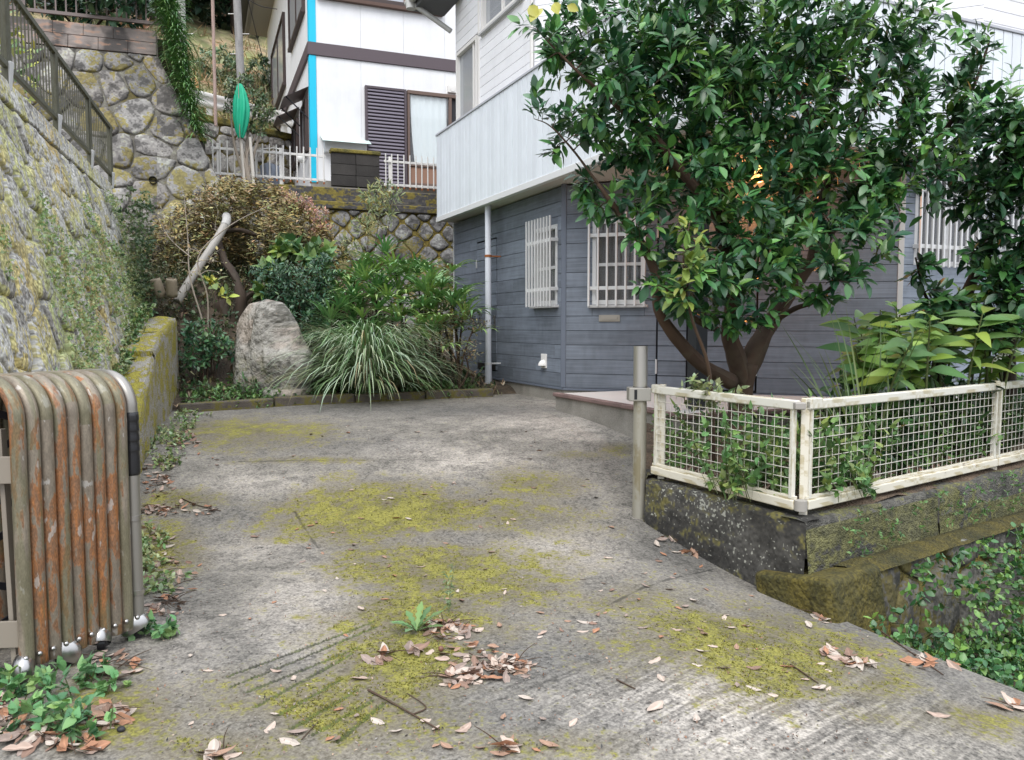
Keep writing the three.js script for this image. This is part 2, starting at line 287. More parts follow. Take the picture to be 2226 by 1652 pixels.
function driveLook(x, z) {
  const n1 = fbm(x * 2.2 + 40, z * 2.2 + 40, 5, 101) - 0.5, n2 = fbm(x * 9, z * 9, 4, 103) - 0.5, sp = vnoise(x * 95, z * 95, 105) - 0.5, sp2 = vnoise(x * 210, z * 210, 106) - 0.5, sp3 = vnoise(x * 48, z * 48, 107) - 0.5;
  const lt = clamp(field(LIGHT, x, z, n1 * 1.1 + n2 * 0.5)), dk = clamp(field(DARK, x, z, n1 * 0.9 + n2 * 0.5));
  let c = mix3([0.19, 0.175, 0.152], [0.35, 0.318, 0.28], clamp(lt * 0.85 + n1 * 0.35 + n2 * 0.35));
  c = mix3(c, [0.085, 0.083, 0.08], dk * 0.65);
  const grit = hash(Math.round(x * 300), Math.round(z * 300), 9) - 0.5;
  c = mul3(c, Math.max(0.25, 1 + 0.7 * sp + 0.6 * sp2 + 0.45 * sp3 + 0.7 * n2 + 0.5 * grit));
  const pits = sstep(0.34, 0.5, sp3 * 0.6 + sp * 0.55); c = mul3(c, 1 - 0.6 * pits);
  const rk = clamp(field(RIBS, x, z, 0)), rb = rk > 0.02 ? rk * brushed(x, z) : 0; c = mul3(c, 1 - 0.42 * rk + rb * 0.7);
  const gr = groove(x, z), f = field(MOSS, x, z, n1 * 1.5 + n2 * 1.3);
  const near = clamp(f * 1.1), m = sstep(0.26, 0.8, f * 0.66 + 0.75 * sp3 + 0.5 * sp + 0.35 * n2 + 0.2 * grit);
  c = mix3(c, [0.17, 0.135, 0.06], near * 0.55);
  const mc = mix3([0.085, 0.08, 0.02], [0.225, 0.21, 0.035], clamp(0.5 + n2 * 1.6 + sp * 0.7 + (f - 0.9) * 0.5));
  c = mix3(c, mul3(mc, Math.max(0.3, 1 + sp2 * 0.9 + grit * 0.5)), m * 0.9);
  c = mix3(c, mix3([0.02, 0.022, 0.012], [0.09, 0.12, 0.02], clamp(near + sp)), gr * 0.8 * sstep(0.2, 0.5, vnoise(x * 30, z * 30, 151) * 0.6 + 0.35));
  let jt = 1; for (const [a, b] of JOINTS) { const ex = b.x - a.x, ez = b.z - a.z, t = clamp(((x - a.x) * ex + (z - a.z) * ez) / (ex * ex + ez * ez)); jt = Math.min(jt, (Math.hypot(x - a.x - t * ex, z - a.z - t * ez) + 0.02 * (vnoise(x * 9, z * 9, 161) - 0.5)) / 0.007); }
  if (jt < 1) c = mul3(c, 0.45 + 0.45 * Math.max(0, jt));
  return { c, h: 0.4 + 0.16 * sp + 0.12 * sp2 + 0.2 * n2 + 0.28 * m * (0.6 + 0.7 * sp3 + 0.5 * sp) + 0.12 * (rb - 0.5) - 0.34 * gr - 0.2 * pits };
}
const edgeR = [[1.2, 3.95], [2.5, 2.85], [3.3, 2.2], [3.92, 1.74], [4.2, 1.62], [5.35, 0.98], [6.9, 1.08], [7, 1.6], [7.6, 2], [12, 2]];
const rightEdge = (d) => { for (let i = 1; i < edgeR.length; i++) if (d <= edgeR[i][0]) { const [a, x0] = edgeR[i - 1], [b, x1] = edgeR[i]; return lerp(x0, x1, (d - a) / (b - a)); } return 2; };
const leftEdge = (d) => -0.98 - 0.323 * Math.max(d, 5) - 0.25;
function drive(name, d0, d1, X0, X1, w, h, nx, ny) {
  const look = (u, v) => driveLook(lerp(X0, X1, u), -lerp(d0, d1, v));
  const cache = new Float32Array(w * h);
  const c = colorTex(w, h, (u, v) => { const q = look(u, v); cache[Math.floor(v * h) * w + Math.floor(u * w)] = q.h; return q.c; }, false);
  const b = heightTex(w, h, (u, v) => cache[Math.floor(v * h) * w + Math.floor(u * w)], false);
  const g = sheet(nx, ny, (s, t) => { const d = lerp(d0, d1, t), x = lerp(leftEdge(d), rightEdge(d), s); const z = -d; return V(x, groundY(x, z) - (d < 5.6 ? 0.011 * groove(x, z) : 0), z); }, (s, t, p) => [(p.x - X0) / (X1 - X0), (-p.z - d0) / (d1 - d0)]);
  return tag(structure(name, g, std({ map: c, bumpMap: b, bumpScale: 0.011, roughness: 0.92 })), 'concrete driveway with moss patches and grooves');
}
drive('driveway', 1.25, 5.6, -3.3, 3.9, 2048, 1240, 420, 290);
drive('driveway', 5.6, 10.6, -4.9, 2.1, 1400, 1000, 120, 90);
// the same concrete continues behind the camera; low ground carries everything to the horizon
structure('road', sheet(8, 8, (s, t) => V(lerp(-5, 5, s), EYE - 1.405, lerp(-1.25, 9, t))), std({ color: [0.34, 0.32, 0.29], map: concC, bumpMap: concB, bumpScale: 0.004 }));
structure('ground', sheet(4, 4, (s, t) => V(lerp(-300, 300, s), EYE - 3.2, lerp(-300, 300, t))), M.soil);

// ------------------------------------------------------------------ walls of separate stones
function clipHalf(poly, nx, ny, c) { // keep nx x + ny y <= c
  const out = [];
  for (let i = 0; i < poly.length; i++) { const a = poly[i], b = poly[(i + 1) % poly.length], da = nx * a[0] + ny * a[1] - c, db = nx * b[0] + ny * b[1] - c; if (da <= 0) out.push(a); if ((da < 0 && db > 0) || (da > 0 && db < 0)) { const t = da / (da - db); out.push([lerp(a[0], b[0], t), lerp(a[1], b[1], t)]); } }
  return out;
}
const areaOf = (p) => { let s = 0; for (let i = 0; i < p.length; i++) { const a = p[i], b = p[(i + 1) % p.length]; s += a[0] * b[1] - b[0] * a[1]; } return s / 2; };
const inset = (p, k) => { let q = p; const s = Math.sign(areaOf(p)); for (let i = 0; i < p.length; i++) { const a = p[i], b = p[(i + 1) % p.length], L = Math.hypot(b[0] - a[0], b[1] - a[1]); if (L < 1e-6) continue; const nx = (b[1] - a[1]) / L * s, ny = -(b[0] - a[0]) / L * s; q = clipHalf(q, nx, ny, nx * a[0] + ny * a[1] - k); if (q.length < 3) return []; } return q; };
function cells(outline, seeds) { // voronoi cells of seeds within a convex outline
  const res = [];
  for (let i = 0; i < seeds.length; i++) { const p = seeds[i]; let c = outline; for (let j = 0; j < seeds.length && c.length > 2; j++) { if (i === j) continue; const q = seeds[j], dx = q[0] - p[0], dy = q[1] - p[1]; if (dx * dx + dy * dy > 4) continue; c = clipHalf(c, dx, dy, (q[0] * q[0] + q[1] * q[1] - p[0] * p[0] - p[1] * p[1]) / 2); } if (c.length > 2 && Math.abs(areaOf(c)) > 0.002) res.push(c); }
  return res;
}
function stoneGeo(poly, gap, bulge, R, uvk, tint) {
  let p = inset(poly, gap); if (p.length < 3) return null;
  if (areaOf(p) < 0) p = p.slice().reverse();
  const q = []; for (let i = 0; i < p.length; i++) { const a = p[i], b = p[(i + 1) % p.length], L = Math.hypot(b[0] - a[0], b[1] - a[1]); if (L < 0.04) { q.push([(a[0] + b[0]) / 2, (a[1] + b[1]) / 2]); continue; } q.push([lerp(a[0], b[0], 0.2), lerp(a[1], b[1], 0.2)]); if (L > 0.3) q.push([lerp(a[0], b[0], 0.5) , lerp(a[1], b[1], 0.5)]); q.push([lerp(a[0], b[0], 0.8), lerp(a[1], b[1], 0.8)]); }
  const n = q.length, cx = q.reduce((s, a) => s + a[0], 0) / n, cy = q.reduce((s, a) => s + a[1], 0) / n, tx = (R() - 0.5) * 0.5, ty = (R() - 0.5) * 0.5;
  const pos = [], uv = [], idx = [], rings = [[1.0, -0.06], [0.985, 0.45], [0.86, 0.86], [0.5, 1.02]];
  rings.forEach(([k, h], ri) => q.forEach(([x, y]) => { const xx = cx + (x - cx) * k, yy = cy + (y - cy) * k, j = ri ? bulge * 0.5 * (fbm(xx * 7 + tx * 50, yy * 7, 3, 201) - 0.5) : 0; pos.push(xx, yy, ri ? h * bulge + j + ((x - cx) * tx + (y - cy) * ty) * 0.25 * k : -0.05); uv.push(xx * uvk[0] + uvk[2], yy * uvk[1] + uvk[3]); }));
  for (let r = 0; r < rings.length - 1; r++) for (let i = 0; i < n; i++) { const a = r * n + i, b = r * n + (i + 1) % n; idx.push(a, b, b + n, a, b + n, a + n); }
  const c = pos.length / 3; pos.push(cx, cy, bulge * (1.02 + 0.3 * (R() - 0.5))); uv.push(cx * uvk[0] + uvk[2], cy * uvk[1] + uvk[3]);
  for (let i = 0; i < n; i++) idx.push((rings.length - 1) * n + i, (rings.length - 1) * n + (i + 1) % n, c);
  let col = null; if (tint) { col = []; const t = tint(R); for (let i = 0; i < pos.length / 3; i++) col.push(...t); }
  return geo(pos, uv, idx, col);
}
// outline in wall axes (along, up); group carries the wall's own axes
function stoneWall(group, outline, seeds, { gap = 0.012, bulge = 0.06, mat, uvk = [1, 1, 0, 0], seed = 1, mortar = M.mortar, thick = 0.4, tint }) {
  const R = rng(seed);
  const sh = new THREE.Shape(outline.map(([x, y]) => new THREE.Vector2(x, y))), g = new THREE.ExtrudeGeometry(sh, { depth: thick, bevelEnabled: false });
  g.translate(0, 0, -thick); const uv = g.attributes.uv, p = g.attributes.position; for (let i = 0; i < uv.count; i++) uv.setXY(i, p.getX(i) * uvk[0] + uvk[2], p.getY(i) * uvk[1] + uvk[3]);
  mesh('mortar', g, mortar, group);
  for (const c of cells(outline, seeds)) { const s = stoneGeo(c, gap * (0.6 + 0.8 * R()), bulge * (0.6 + 0.9 * R()), R, uvk, tint); if (s) mesh('stone', s, mat, group); }
}
const jitterSeeds = (x0, x1, y0, y1, sx, sy, R, j = 0.8, brick = true) => { const o = []; let row = 0; for (let y = y0 + sy / 2; y < y1 + sy / 2; y += sy, row++) for (let x = x0 - sx / 2 + (brick && row % 2 ? sx / 2 : 0); x < x1 + sx; x += sx) o.push([x + (R() - 0.5) * sx * j, y + (R() - 0.5) * sy * j]); return o; };
function wallAxes(group, ex, ey) { const ez = new THREE.Vector3().crossVectors(ex, ey).normalize(); group.quaternion.setFromRotationMatrix(new THREE.Matrix4().makeBasis(ex, ey, ez)); }

// --- the long battered stone wall on the left, with its coping
const LW = { d0: 3.45, d1: 9.9, slope: -0.323 };
const lwX = (d, rel) => -1.737 - 0.323 * d + (1.72 - rel) * 0.235; // face of the wall at a height
const lwAlong = V(-0.323, 0, -1).normalize(), lwN = V(lwAlong.z, 0, -lwAlong.x).multiplyScalar(-1), lwBat = Math.atan(0.235 * 0.951);
const lwUp = V(0, Math.cos(lwBat), 0).addScaledVector(lwN, -Math.sin(lwBat)).normalize();
const lwLen = (LW.d1 - LW.d0) * Math.hypot(1, 0.323), lwH = 3.12 / Math.cos(lwBat);
const leftWall = thing('stone_wall', 'long sloping stone wall covered in moss and creeper on the left', 'wall', V(lwX(LW.d0, -1.4), EYE - 1.4, -LW.d0));
wallAxes(leftWall, lwAlong, lwUp); // stones' normal = along x up
const leftFlip = new THREE.Vector3().crossVectors(lwAlong, lwUp).dot(lwN) < 0;
{
  const mossStone = colorTex(2048, 768, (u, v) => {
    const a = u * lwLen, b = v * lwH;
    const n = fbm(a * 2.6, b * 2.2, 5, 301) - 0.5, st1 = fbm(a * 5, b * 1.1, 4, 303) - 0.5, f = fbm(a * 16, b * 13, 4, 305) - 0.5, sp = vnoise(a * 60, b * 60, 307) - 0.5, sp2 = vnoise(a * 110, b * 110, 308) - 0.5;
    let c = mix3([0.42, 0.41, 0.385], [0.66, 0.65, 0.61], clamp(0.5 + n * 1.6 + f));
    c = mix3(c, [0.7, 0.71, 0.66], sstep(0.14, 0.3, f + 0.3 * sp) * 0.7);
    c = mix3(c, [0.12, 0.105, 0.085], sstep(0.12, 0.3, -f - 0.25 * sp - n * 0.4) * 0.55);
    const moss = sstep(-0.02, 0.16, st1 * 0.7 + n * 0.3 + f * 1.25 + 0.4 * sp + 0.07 - 0.05 * Math.max(0, b - 2.2));
    const hue = clamp(0.5 + 2.2 * (fbm(a * 1.4, b * 1.8, 3, 311) - 0.5));
    c = mix3(c, mul3(mix3([0.36, 0.26, 0.07], [0.33, 0.33, 0.12], hue), Math.max(0.3, 0.9 + 1.4 * f + 0.8 * sp)), moss * 0.86);
    const green = sstep(0.06, 0.2, fbm(a * 1.9 + 7, b * 1.3, 4, 315) - 0.5 + 0.5 * f) * sstep(2.7, 1.4, b);
    c = mix3(c, [0.36, 0.42, 0.22], green * sstep(-0.15, 0.2, sp + f) * 0.65);
    return mul3(c, Math.max(0.3, 1 + 0.6 * sp2 + 0.5 * sp + 0.5 * f));
  }, false);
  const mossBump = heightTex(1024, 512, (u, v) => 0.5 * fbm(u * lwLen * 9, v * lwH * 8, 5, 321) + 0.5 * fbm(u * lwLen * 40, v * lwH * 40, 2, 323), false);
  const mat = std({ map: mossStone, bumpMap: mossBump, bumpScale: 0.045 });
  const R = rng(11), outline = [[0, 0], [lwLen, 0], [lwLen, lwH - 0.21], [0, lwH - 0.21]];
  stoneWall(leftWall, outline, jitterSeeds(0, lwLen, 0, lwH - 0.2, 0.34, 0.38, R), { gap: 0.006, bulge: 0.03, mat, uvk: [1 / lwLen, 1 / lwH, 0, 0], seed: 12, mortar: mat, thick: 0.5 });
  for (let i = 0, a = 0; a < lwLen - 0.1; i++) { const w = Math.min(1.5 + 0.3 * R(), lwLen - a); const g = bx(a + 0.004, a + w - 0.004, lwH - 0.2, lwH + 0.003 * R(), -0.55, 0.02 + 0.012 * R(), 0.015); const p = g.attributes.position, uv = g.attributes.uv; for (let k = 0; k < uv.count; k++) uv.setXY(k, p.getX(k) / lwLen, p.getY(k) / lwH); mesh('coping', g, mat, leftWall); a += w; }
  // level ground on top of the wall
  structure('terrace', sheet(24, 10, (s, t) => { const d = lerp(2, 11.2, s), x = lwX(d, 1.72) - 0.45 - t * 5; return V(x, EYE + 1.7 + 0.06 * fbm(x * 2, d * 2, 3, 5) + (t > 0.05 ? 0.02 : 0), -d); }), M.soil);
}
{ // railing on the coping
  const A = (d, rel, back = -0.02) => { const p = V(lwX(d, 1.72), EYE + rel, -d); return p.addScaledVector(lwN, -back); };
  const t = thing('railing', 'olive green metal railing with thin vertical bars on top of the left stone wall', 'railing', A(4.2, 1.72));
  const o = t.position.clone(), P = (d, r, b) => A(d, r, b).sub(o);
  mesh('top_rail', bar(P(4.2, 2.4), P(9.85, 2.4), 0.04, 0.045), M.olive, t);
  mesh('bottom_rail', bar(P(4.2, 1.83), P(9.75, 1.83), 0.035, 0.04), M.olive, t);
  const bg = bx(-0.0045, 0.0045, 0, 0.55, -0.0045, 0.0045, 0);
  for (let d = 4.25; d < 9.82; d += 0.098) { const b = mesh('bar', bg, M.olive, t); b.position.copy(P(d, 1.838)); b.rotation.y = 0.31; }
  for (const d of [4.3, 5.7, 7.1, 8.5, 9.72]) { const q = mesh('post', bar(P(d, 1.7), P(d, 2.42), 0.045, 0.045, V(0, 0, 1)), M.olive, t); const br = bar(P(d, 1.66, -0.03), P(d, 1.86, -0.05), 0.025, 0.045, V(0, 0, 1), 0.01); mesh('bracket', br, M.paleTrim, q); }
}
{ // low mossy wall in front of the stone wall
  const mossTop = colorTex(1024, 512, (u, v) => {
    const n = fbm(u * 14, v * 7, 5, 331) - 0.5, f = fbm(u * 70, v * 35, 3, 333) - 0.5, sp = vnoise(u * 500, v * 250, 335) - 0.5, m = sstep(-0.12, 0.1, n * 0.9 + f * 0.8 + 0.25 * sp);
    return mul3(mix3(mix3([0.33, 0.31, 0.28], [0.13, 0.11, 0.085], sstep(0, 0.2, f + n)), mix3([0.17, 0.14, 0.03], [0.34, 0.3, 0.045], clamp(0.5 + 2 * f + n)), m), 1 + 0.5 * sp);
  });
  const mat = std({ map: rep(mossTop, 0.5, 1), bumpMap: mossB, bumpScale: 0.02 });
  const X = (d) => -0.94 - 0.323 * d, tops = [[3.4, -0.84, 6.2, -0.74], [6.2, -0.74, 7.3, -0.27], [7.3, -0.23, 7.95, -0.06], [7.95, -0.06, 8.95, 0.1]];
  const t = thing('low_wall', 'low moss covered concrete wall stepping up along the foot of the stone wall', 'wall', V(X(3.4), EYE - 1.45, -3.4)), o = t.position;
  const R = rng(41);
  for (const [d0, h0, d1, h1] of tops) {
    const n = 14, W = 0.75, bow = (d) => 0.04 * sstep(7.6, 8.95, d);
    const f = (s, u) => { // profile: bottom right, up the face, over the top
      const d = lerp(d0, d1, s), h = lerp(h0, h1, s), j = 0.03 * (fbm(d * 5, u * 4, 3, 343) - 0.5);
      const q = u < 0.55 ? [0.03 - 0.05 * u + j, lerp(-1.45, h - 0.025, u / 0.55)] : u < 0.62 ? [0.0 + j - 0.012, h - 0.006] : [-(u - 0.62) / 0.38 * W - 0.02, h + 0.012 * Math.sin(u * 40 + d * 9) + j * 0.6];
      return V(X(d) + bow(d) + q[0], EYE + q[1], -d).sub(o);
    };
    const g = sheet(n, 24, f, (s, u) => [lerp(d0, d1, s), u * 1.9]);
    const cap = sheet(2, 6, (s, u) => { const p = f(0, 0.62), b = f(0, 0); return V(lerp(p.x, p.x - 0.73, s), lerp(b.y, p.y - 0.004, u), p.z - 0.001); }, (s, u) => [s * 0.7, u * 0.6]);
    mesh('wall_block', [g, cap], mat, t);
  }
}
// ------------------------------------------------------------------ garden ground behind the kerb
const KN = V(-0.446, 0, -0.895), kerbT = (x, z) => (x + 0.245) * KN.x + (z + 9.83) * KN.z;
const gardenRel = (x, z) => { const t = kerbT(x, z), l = sstep(-0.6, -3.6, x); return -0.93 + 0.13 * sstep(0.02, 0.4, t) + Math.max(0, t) * 0.02 + sstep(0.2, 3.2, t) * (0.2 + 1.25 * l) + sstep(3, 6, t) * 0.6 * l + 0.09 * (fbm(x * 2, z * 2, 3, 351) - 0.5); };
const gardenY = (x, z) => EYE + gardenRel(x, z);
structure('garden_soil', sheet(40, 40, (s, t) => {
  const a = V(-0.245, 0, -9.83).addScaledVector(V(-0.895, 0, 0.446), lerp(-2.2, 3.75, s)).addScaledVector(KN, lerp(-0.02, 7, t * t));
  return V(a.x, gardenY(a.x, a.z), a.z);
}), M.soil);
{
  const mat = std({ map: rep(colorTex(512, 128, (u, v) => { const n = fbm(u * 20, v * 5, 4, 361) - 0.5, m = sstep(0, 0.15, n + 0.3 * (vnoise(u * 130, v * 32, 362) - 0.5)); return mix3(mul3([0.1, 0.085, 0.07], 1 + n), [0.12, 0.105, 0.025], m); }), 0.5, 2), bumpMap: concB, bumpScale: 0.01 });
  const t = thing('kerb', 'low dark mossy concrete kerb edging the garden bed at the back of the drive', 'kerb', V(-3.46, EYE - 0.95, -8.23)), o = t.position;
  const e = V(-0.895, 0, 0.446), P = (k) => { const p = V(-0.245, 0, -9.83).addScaledVector(e, k); p.y = Math.max(groundY(p.x, p.z), EYE - 1.1); return p; };
  const ks = [0, 0.9, 1.75, 2.65, 3.62];
  for (let i = 0; i < 4; i++) { const a = P(ks[i] + 0.006), b = P(ks[i + 1] - 0.006); a.y += 0.02; b.y += 0.02; mesh('kerb_stone', bar(a.sub(o), b.sub(o), 0.12, 0.17 - 0.02 * (i % 2), V(0, 1, 0), 0.02), mat, t); }
}
// ------------------------------------------------------------------ stone wall at the back left with concrete blocks on it
function rubbleTint(R) { const k = 0.62 + 0.6 * R(), w = R(); return [k * (1 + 0.08 * w), k, k * (1 - 0.06 * w)]; }
const rubbleC = colorTex(1024, 1024, (u, v) => {
  const n = fbm(u * 5, v * 5, 5, 371, 5) - 0.5, f = fbm(u * 28, v * 28, 4, 373, 28) - 0.5, sp = vnoise(u * 200, v * 200, 375, 200) - 0.5;
  let c = mix3([0.26, 0.245, 0.235], [0.46, 0.45, 0.42], clamp(0.5 + 1.2 * n + f));
  c = mix3(c, [0.58, 0.6, 0.53], sstep(0.16, 0.24, f + 0.2 * sp) * 0.7);
  c = mix3(c, [0.09, 0.085, 0.08], sstep(0.08, 0.26, -f - n * 0.6) * 0.75);
  c = mix3(c, mul3([0.22, 0.18, 0.04], 1 + f), sstep(0.1, 0.24, fbm(u * 7 + 5, v * 7, 4, 377) - 0.5 + 0.3 * f) * 0.9);
  return mul3(c, 1 + 0.4 * sp);
});
const mossC = colorTex(512, 512, (u, v) => { const n = fbm(u * 8, v * 8, 4, 381, 8) - 0.5, s = vnoise(u * 110, v * 110, 383, 110) - 0.5; return mul3(mix3([0.1, 0.095, 0.03], [0.25, 0.2, 0.04], clamp(0.5 + 2.4 * n)), 1 + 0.9 * s); });
M.rubble = std({ map: rubbleC, bumpMap: stoneB, bumpScale: 0.05, vertexColors: true });
M.rubbleMossy = std({ map: rep(colorTex(1536, 1024, (u, v) => {
  const a = u * 9, b = v * 4, n = fbm(a * 1.1, b * 1.1, 5, 821) - 0.5, f = fbm(a * 7, b * 7, 5, 823) - 0.5, sp = vnoise(a * 42, b * 42, 825) - 0.5, lo = sstep(0.75, 0.2, v);
  let c = mix3([0.2, 0.19, 0.185], [0.4, 0.39, 0.37], clamp(0.5 + 1.4 * n + f));
  c = mix3(c, [0.46, 0.48, 0.42], sstep(0.08, 0.2, f + 0.25 * sp) * 0.7);
  c = mix3(c, [0.06, 0.058, 0.055], sstep(0.0, 0.2, -f * 1.1 - n * 0.4 + 0.4 * sp + 0.06 * lo) * 0.8);
  c = mix3(c, mul3([0.2, 0.165, 0.035], 1 + f), sstep(0.02, 0.12, fbm(a * 2.3 + 5, b * 2.5, 5, 827) - 0.6 + 0.8 * f + 0.3 * sp + 0.1 * lo) * 0.85);
  return mul3(c, Math.max(0.3, 1 + 0.6 * sp));
}), 0.22, 0.5), bumpMap: stoneB, bumpScale: 0.05, vertexColors: true });
M.moss = std({ map: mossC, bumpMap: mossB, bumpScale: 0.03 });
M.mossMortar = std({ color: [0.75, 0.7, 0.62], map: rep(mossC, 0.7, 0.7), bumpMap: mossB, bumpScale: 0.03 });
const BW = { d: 12.3, ex: V(0.951, 0, -0.309) };
{
  const corner = at(340, 120, BW.d), bat = 0.22, nrm = V(0.309, 0, 0.951);
  const up = V(0, Math.cos(bat), 0).addScaledVector(nrm, -Math.sin(bat)).normalize();
  const t = thing('stone_wall', 'tall rubble stone wall with concrete blocks on top at the back left', 'wall', corner.clone());
  wallAxes(t, BW.ex, up);
  const R = rng(51), outline = [[-8, -3.3], [1.45, -3.3], [0.02, -0.02], [-8, -0.02]];
  stoneWall(t, outline, jitterSeeds(-8, 1.6, -3.3, 0, 0.46, 0.4, R, 0.95), { gap: 0.009, bulge: 0.035, mat: M.rubbleMossy, uvk: [0.5, 0.5, 0, 0.65], seed: 52, mortar: std({ color: [0.4, 0.385, 0.34], map: rep(rubbleC, 0.9, 0.9), bumpMap: concB, bumpScale: 0.01 }), tint: (R) => { const k = 0.58 + 0.4 * R(), w = R(); return [k * (1 + 0.06 * w), k, k * (1 - 0.04 * w)]; }, thick: 1.2 });
  const blockC = colorTex(1024, 256, (u, v) => { const n = fbm(u * 12, v * 3, 5, 831) - 0.5, d = fbm(u * 30, v * 2, 4, 833) - 0.5, f = fbm(u * 60, v * 18, 3, 835) - 0.5; let c = mix3([0.2, 0.168, 0.152], [0.27, 0.228, 0.205], clamp(0.5 + n)); c = mix3(c, [0.05, 0.045, 0.043], sstep(-0.02, 0.2, d + 0.5 * n + 0.35 * (u - 0.6)) * 0.85); c = mix3(c, [0.34, 0.19, 0.12], sstep(0.12, 0.22, f + n * 0.5) * 0.5); return mul3(c, 1 + 0.8 * f); });
  const blockM = [0.9, 1, 1.1].map((k) => std({ color: [k, k, k], map: rep(blockC, 0.125, 1.2), bumpMap: concB, bumpScale: 0.004 }));
  for (let r = 0; r < 2; r++) for (let i = 0; i < 20; i++) { const x1 = 0.0 - i * 0.4 - (r ? 0.2 : 0); if (x1 - 0.4 < -8) continue; mesh('concrete_block', bx(x1 - 0.395, x1 + (r && !i ? 0.195 : 0), r * 0.2 + 0.002, r * 0.2 + 0.197, -0.18, 0.0 + 0.004 * R(), 0.006), blockM[(i * 7 + r * 3) % 3], t); }
  const p = mesh('drain_pipe', rod(V(-0.05, -2.02, -0.05), V(-0.05, -2.02, 0.09), 0.055, 0.055, 14, true), M.dark, t);
  p.userData.label = 'dark drain opening';
  // railing on it
  const f = thing('railing', 'brown metal railing on the concrete blocks at the top left', 'railing', corner.clone().add(V(0, 0.4, 0)));
  f.quaternion.copy(new THREE.Quaternion().setFromRotationMatrix(new THREE.Matrix4().makeBasis(BW.ex, V(0, 1, 0), nrm)));
  const rm = std({ color: [0.19, 0.15, 0.14], roughness: 0.6 });
  mesh('bottom_rail', bar(V(-7.8, 0.1, -0.1), V(0.1, 0.1, -0.1), 0.04, 0.05), rm, f); mesh('top_rail', bar(V(-7.8, 0.95, -0.1), V(0.1, 0.95, -0.1), 0.05, 0.05), rm, f);
  const bg = bx(-0.01, 0.01, 0, 0.82, -0.01, 0.01, 0);
  for (let x = -7.7; x < 0.05; x += 0.135) { const b = mesh('bar', bg, rm, f); b.position.set(x, 0.126, -0.1); }
  for (const x of [-7.75, -5.8, -3.8, -1.8, 0.08]) mesh('post', bx(x - 0.025, x + 0.025, -0.02, 1, -0.165, -0.125), rm, f);
  structure('terrace', sheet(4, 4, (s, u) => { const q = corner.clone().add(V(0, 0.34, 0)).addScaledVector(BW.ex, lerp(-8, 0.2, s)).addScaledVector(nrm, -0.3 - u * 9); return q; }), M.soil);
}
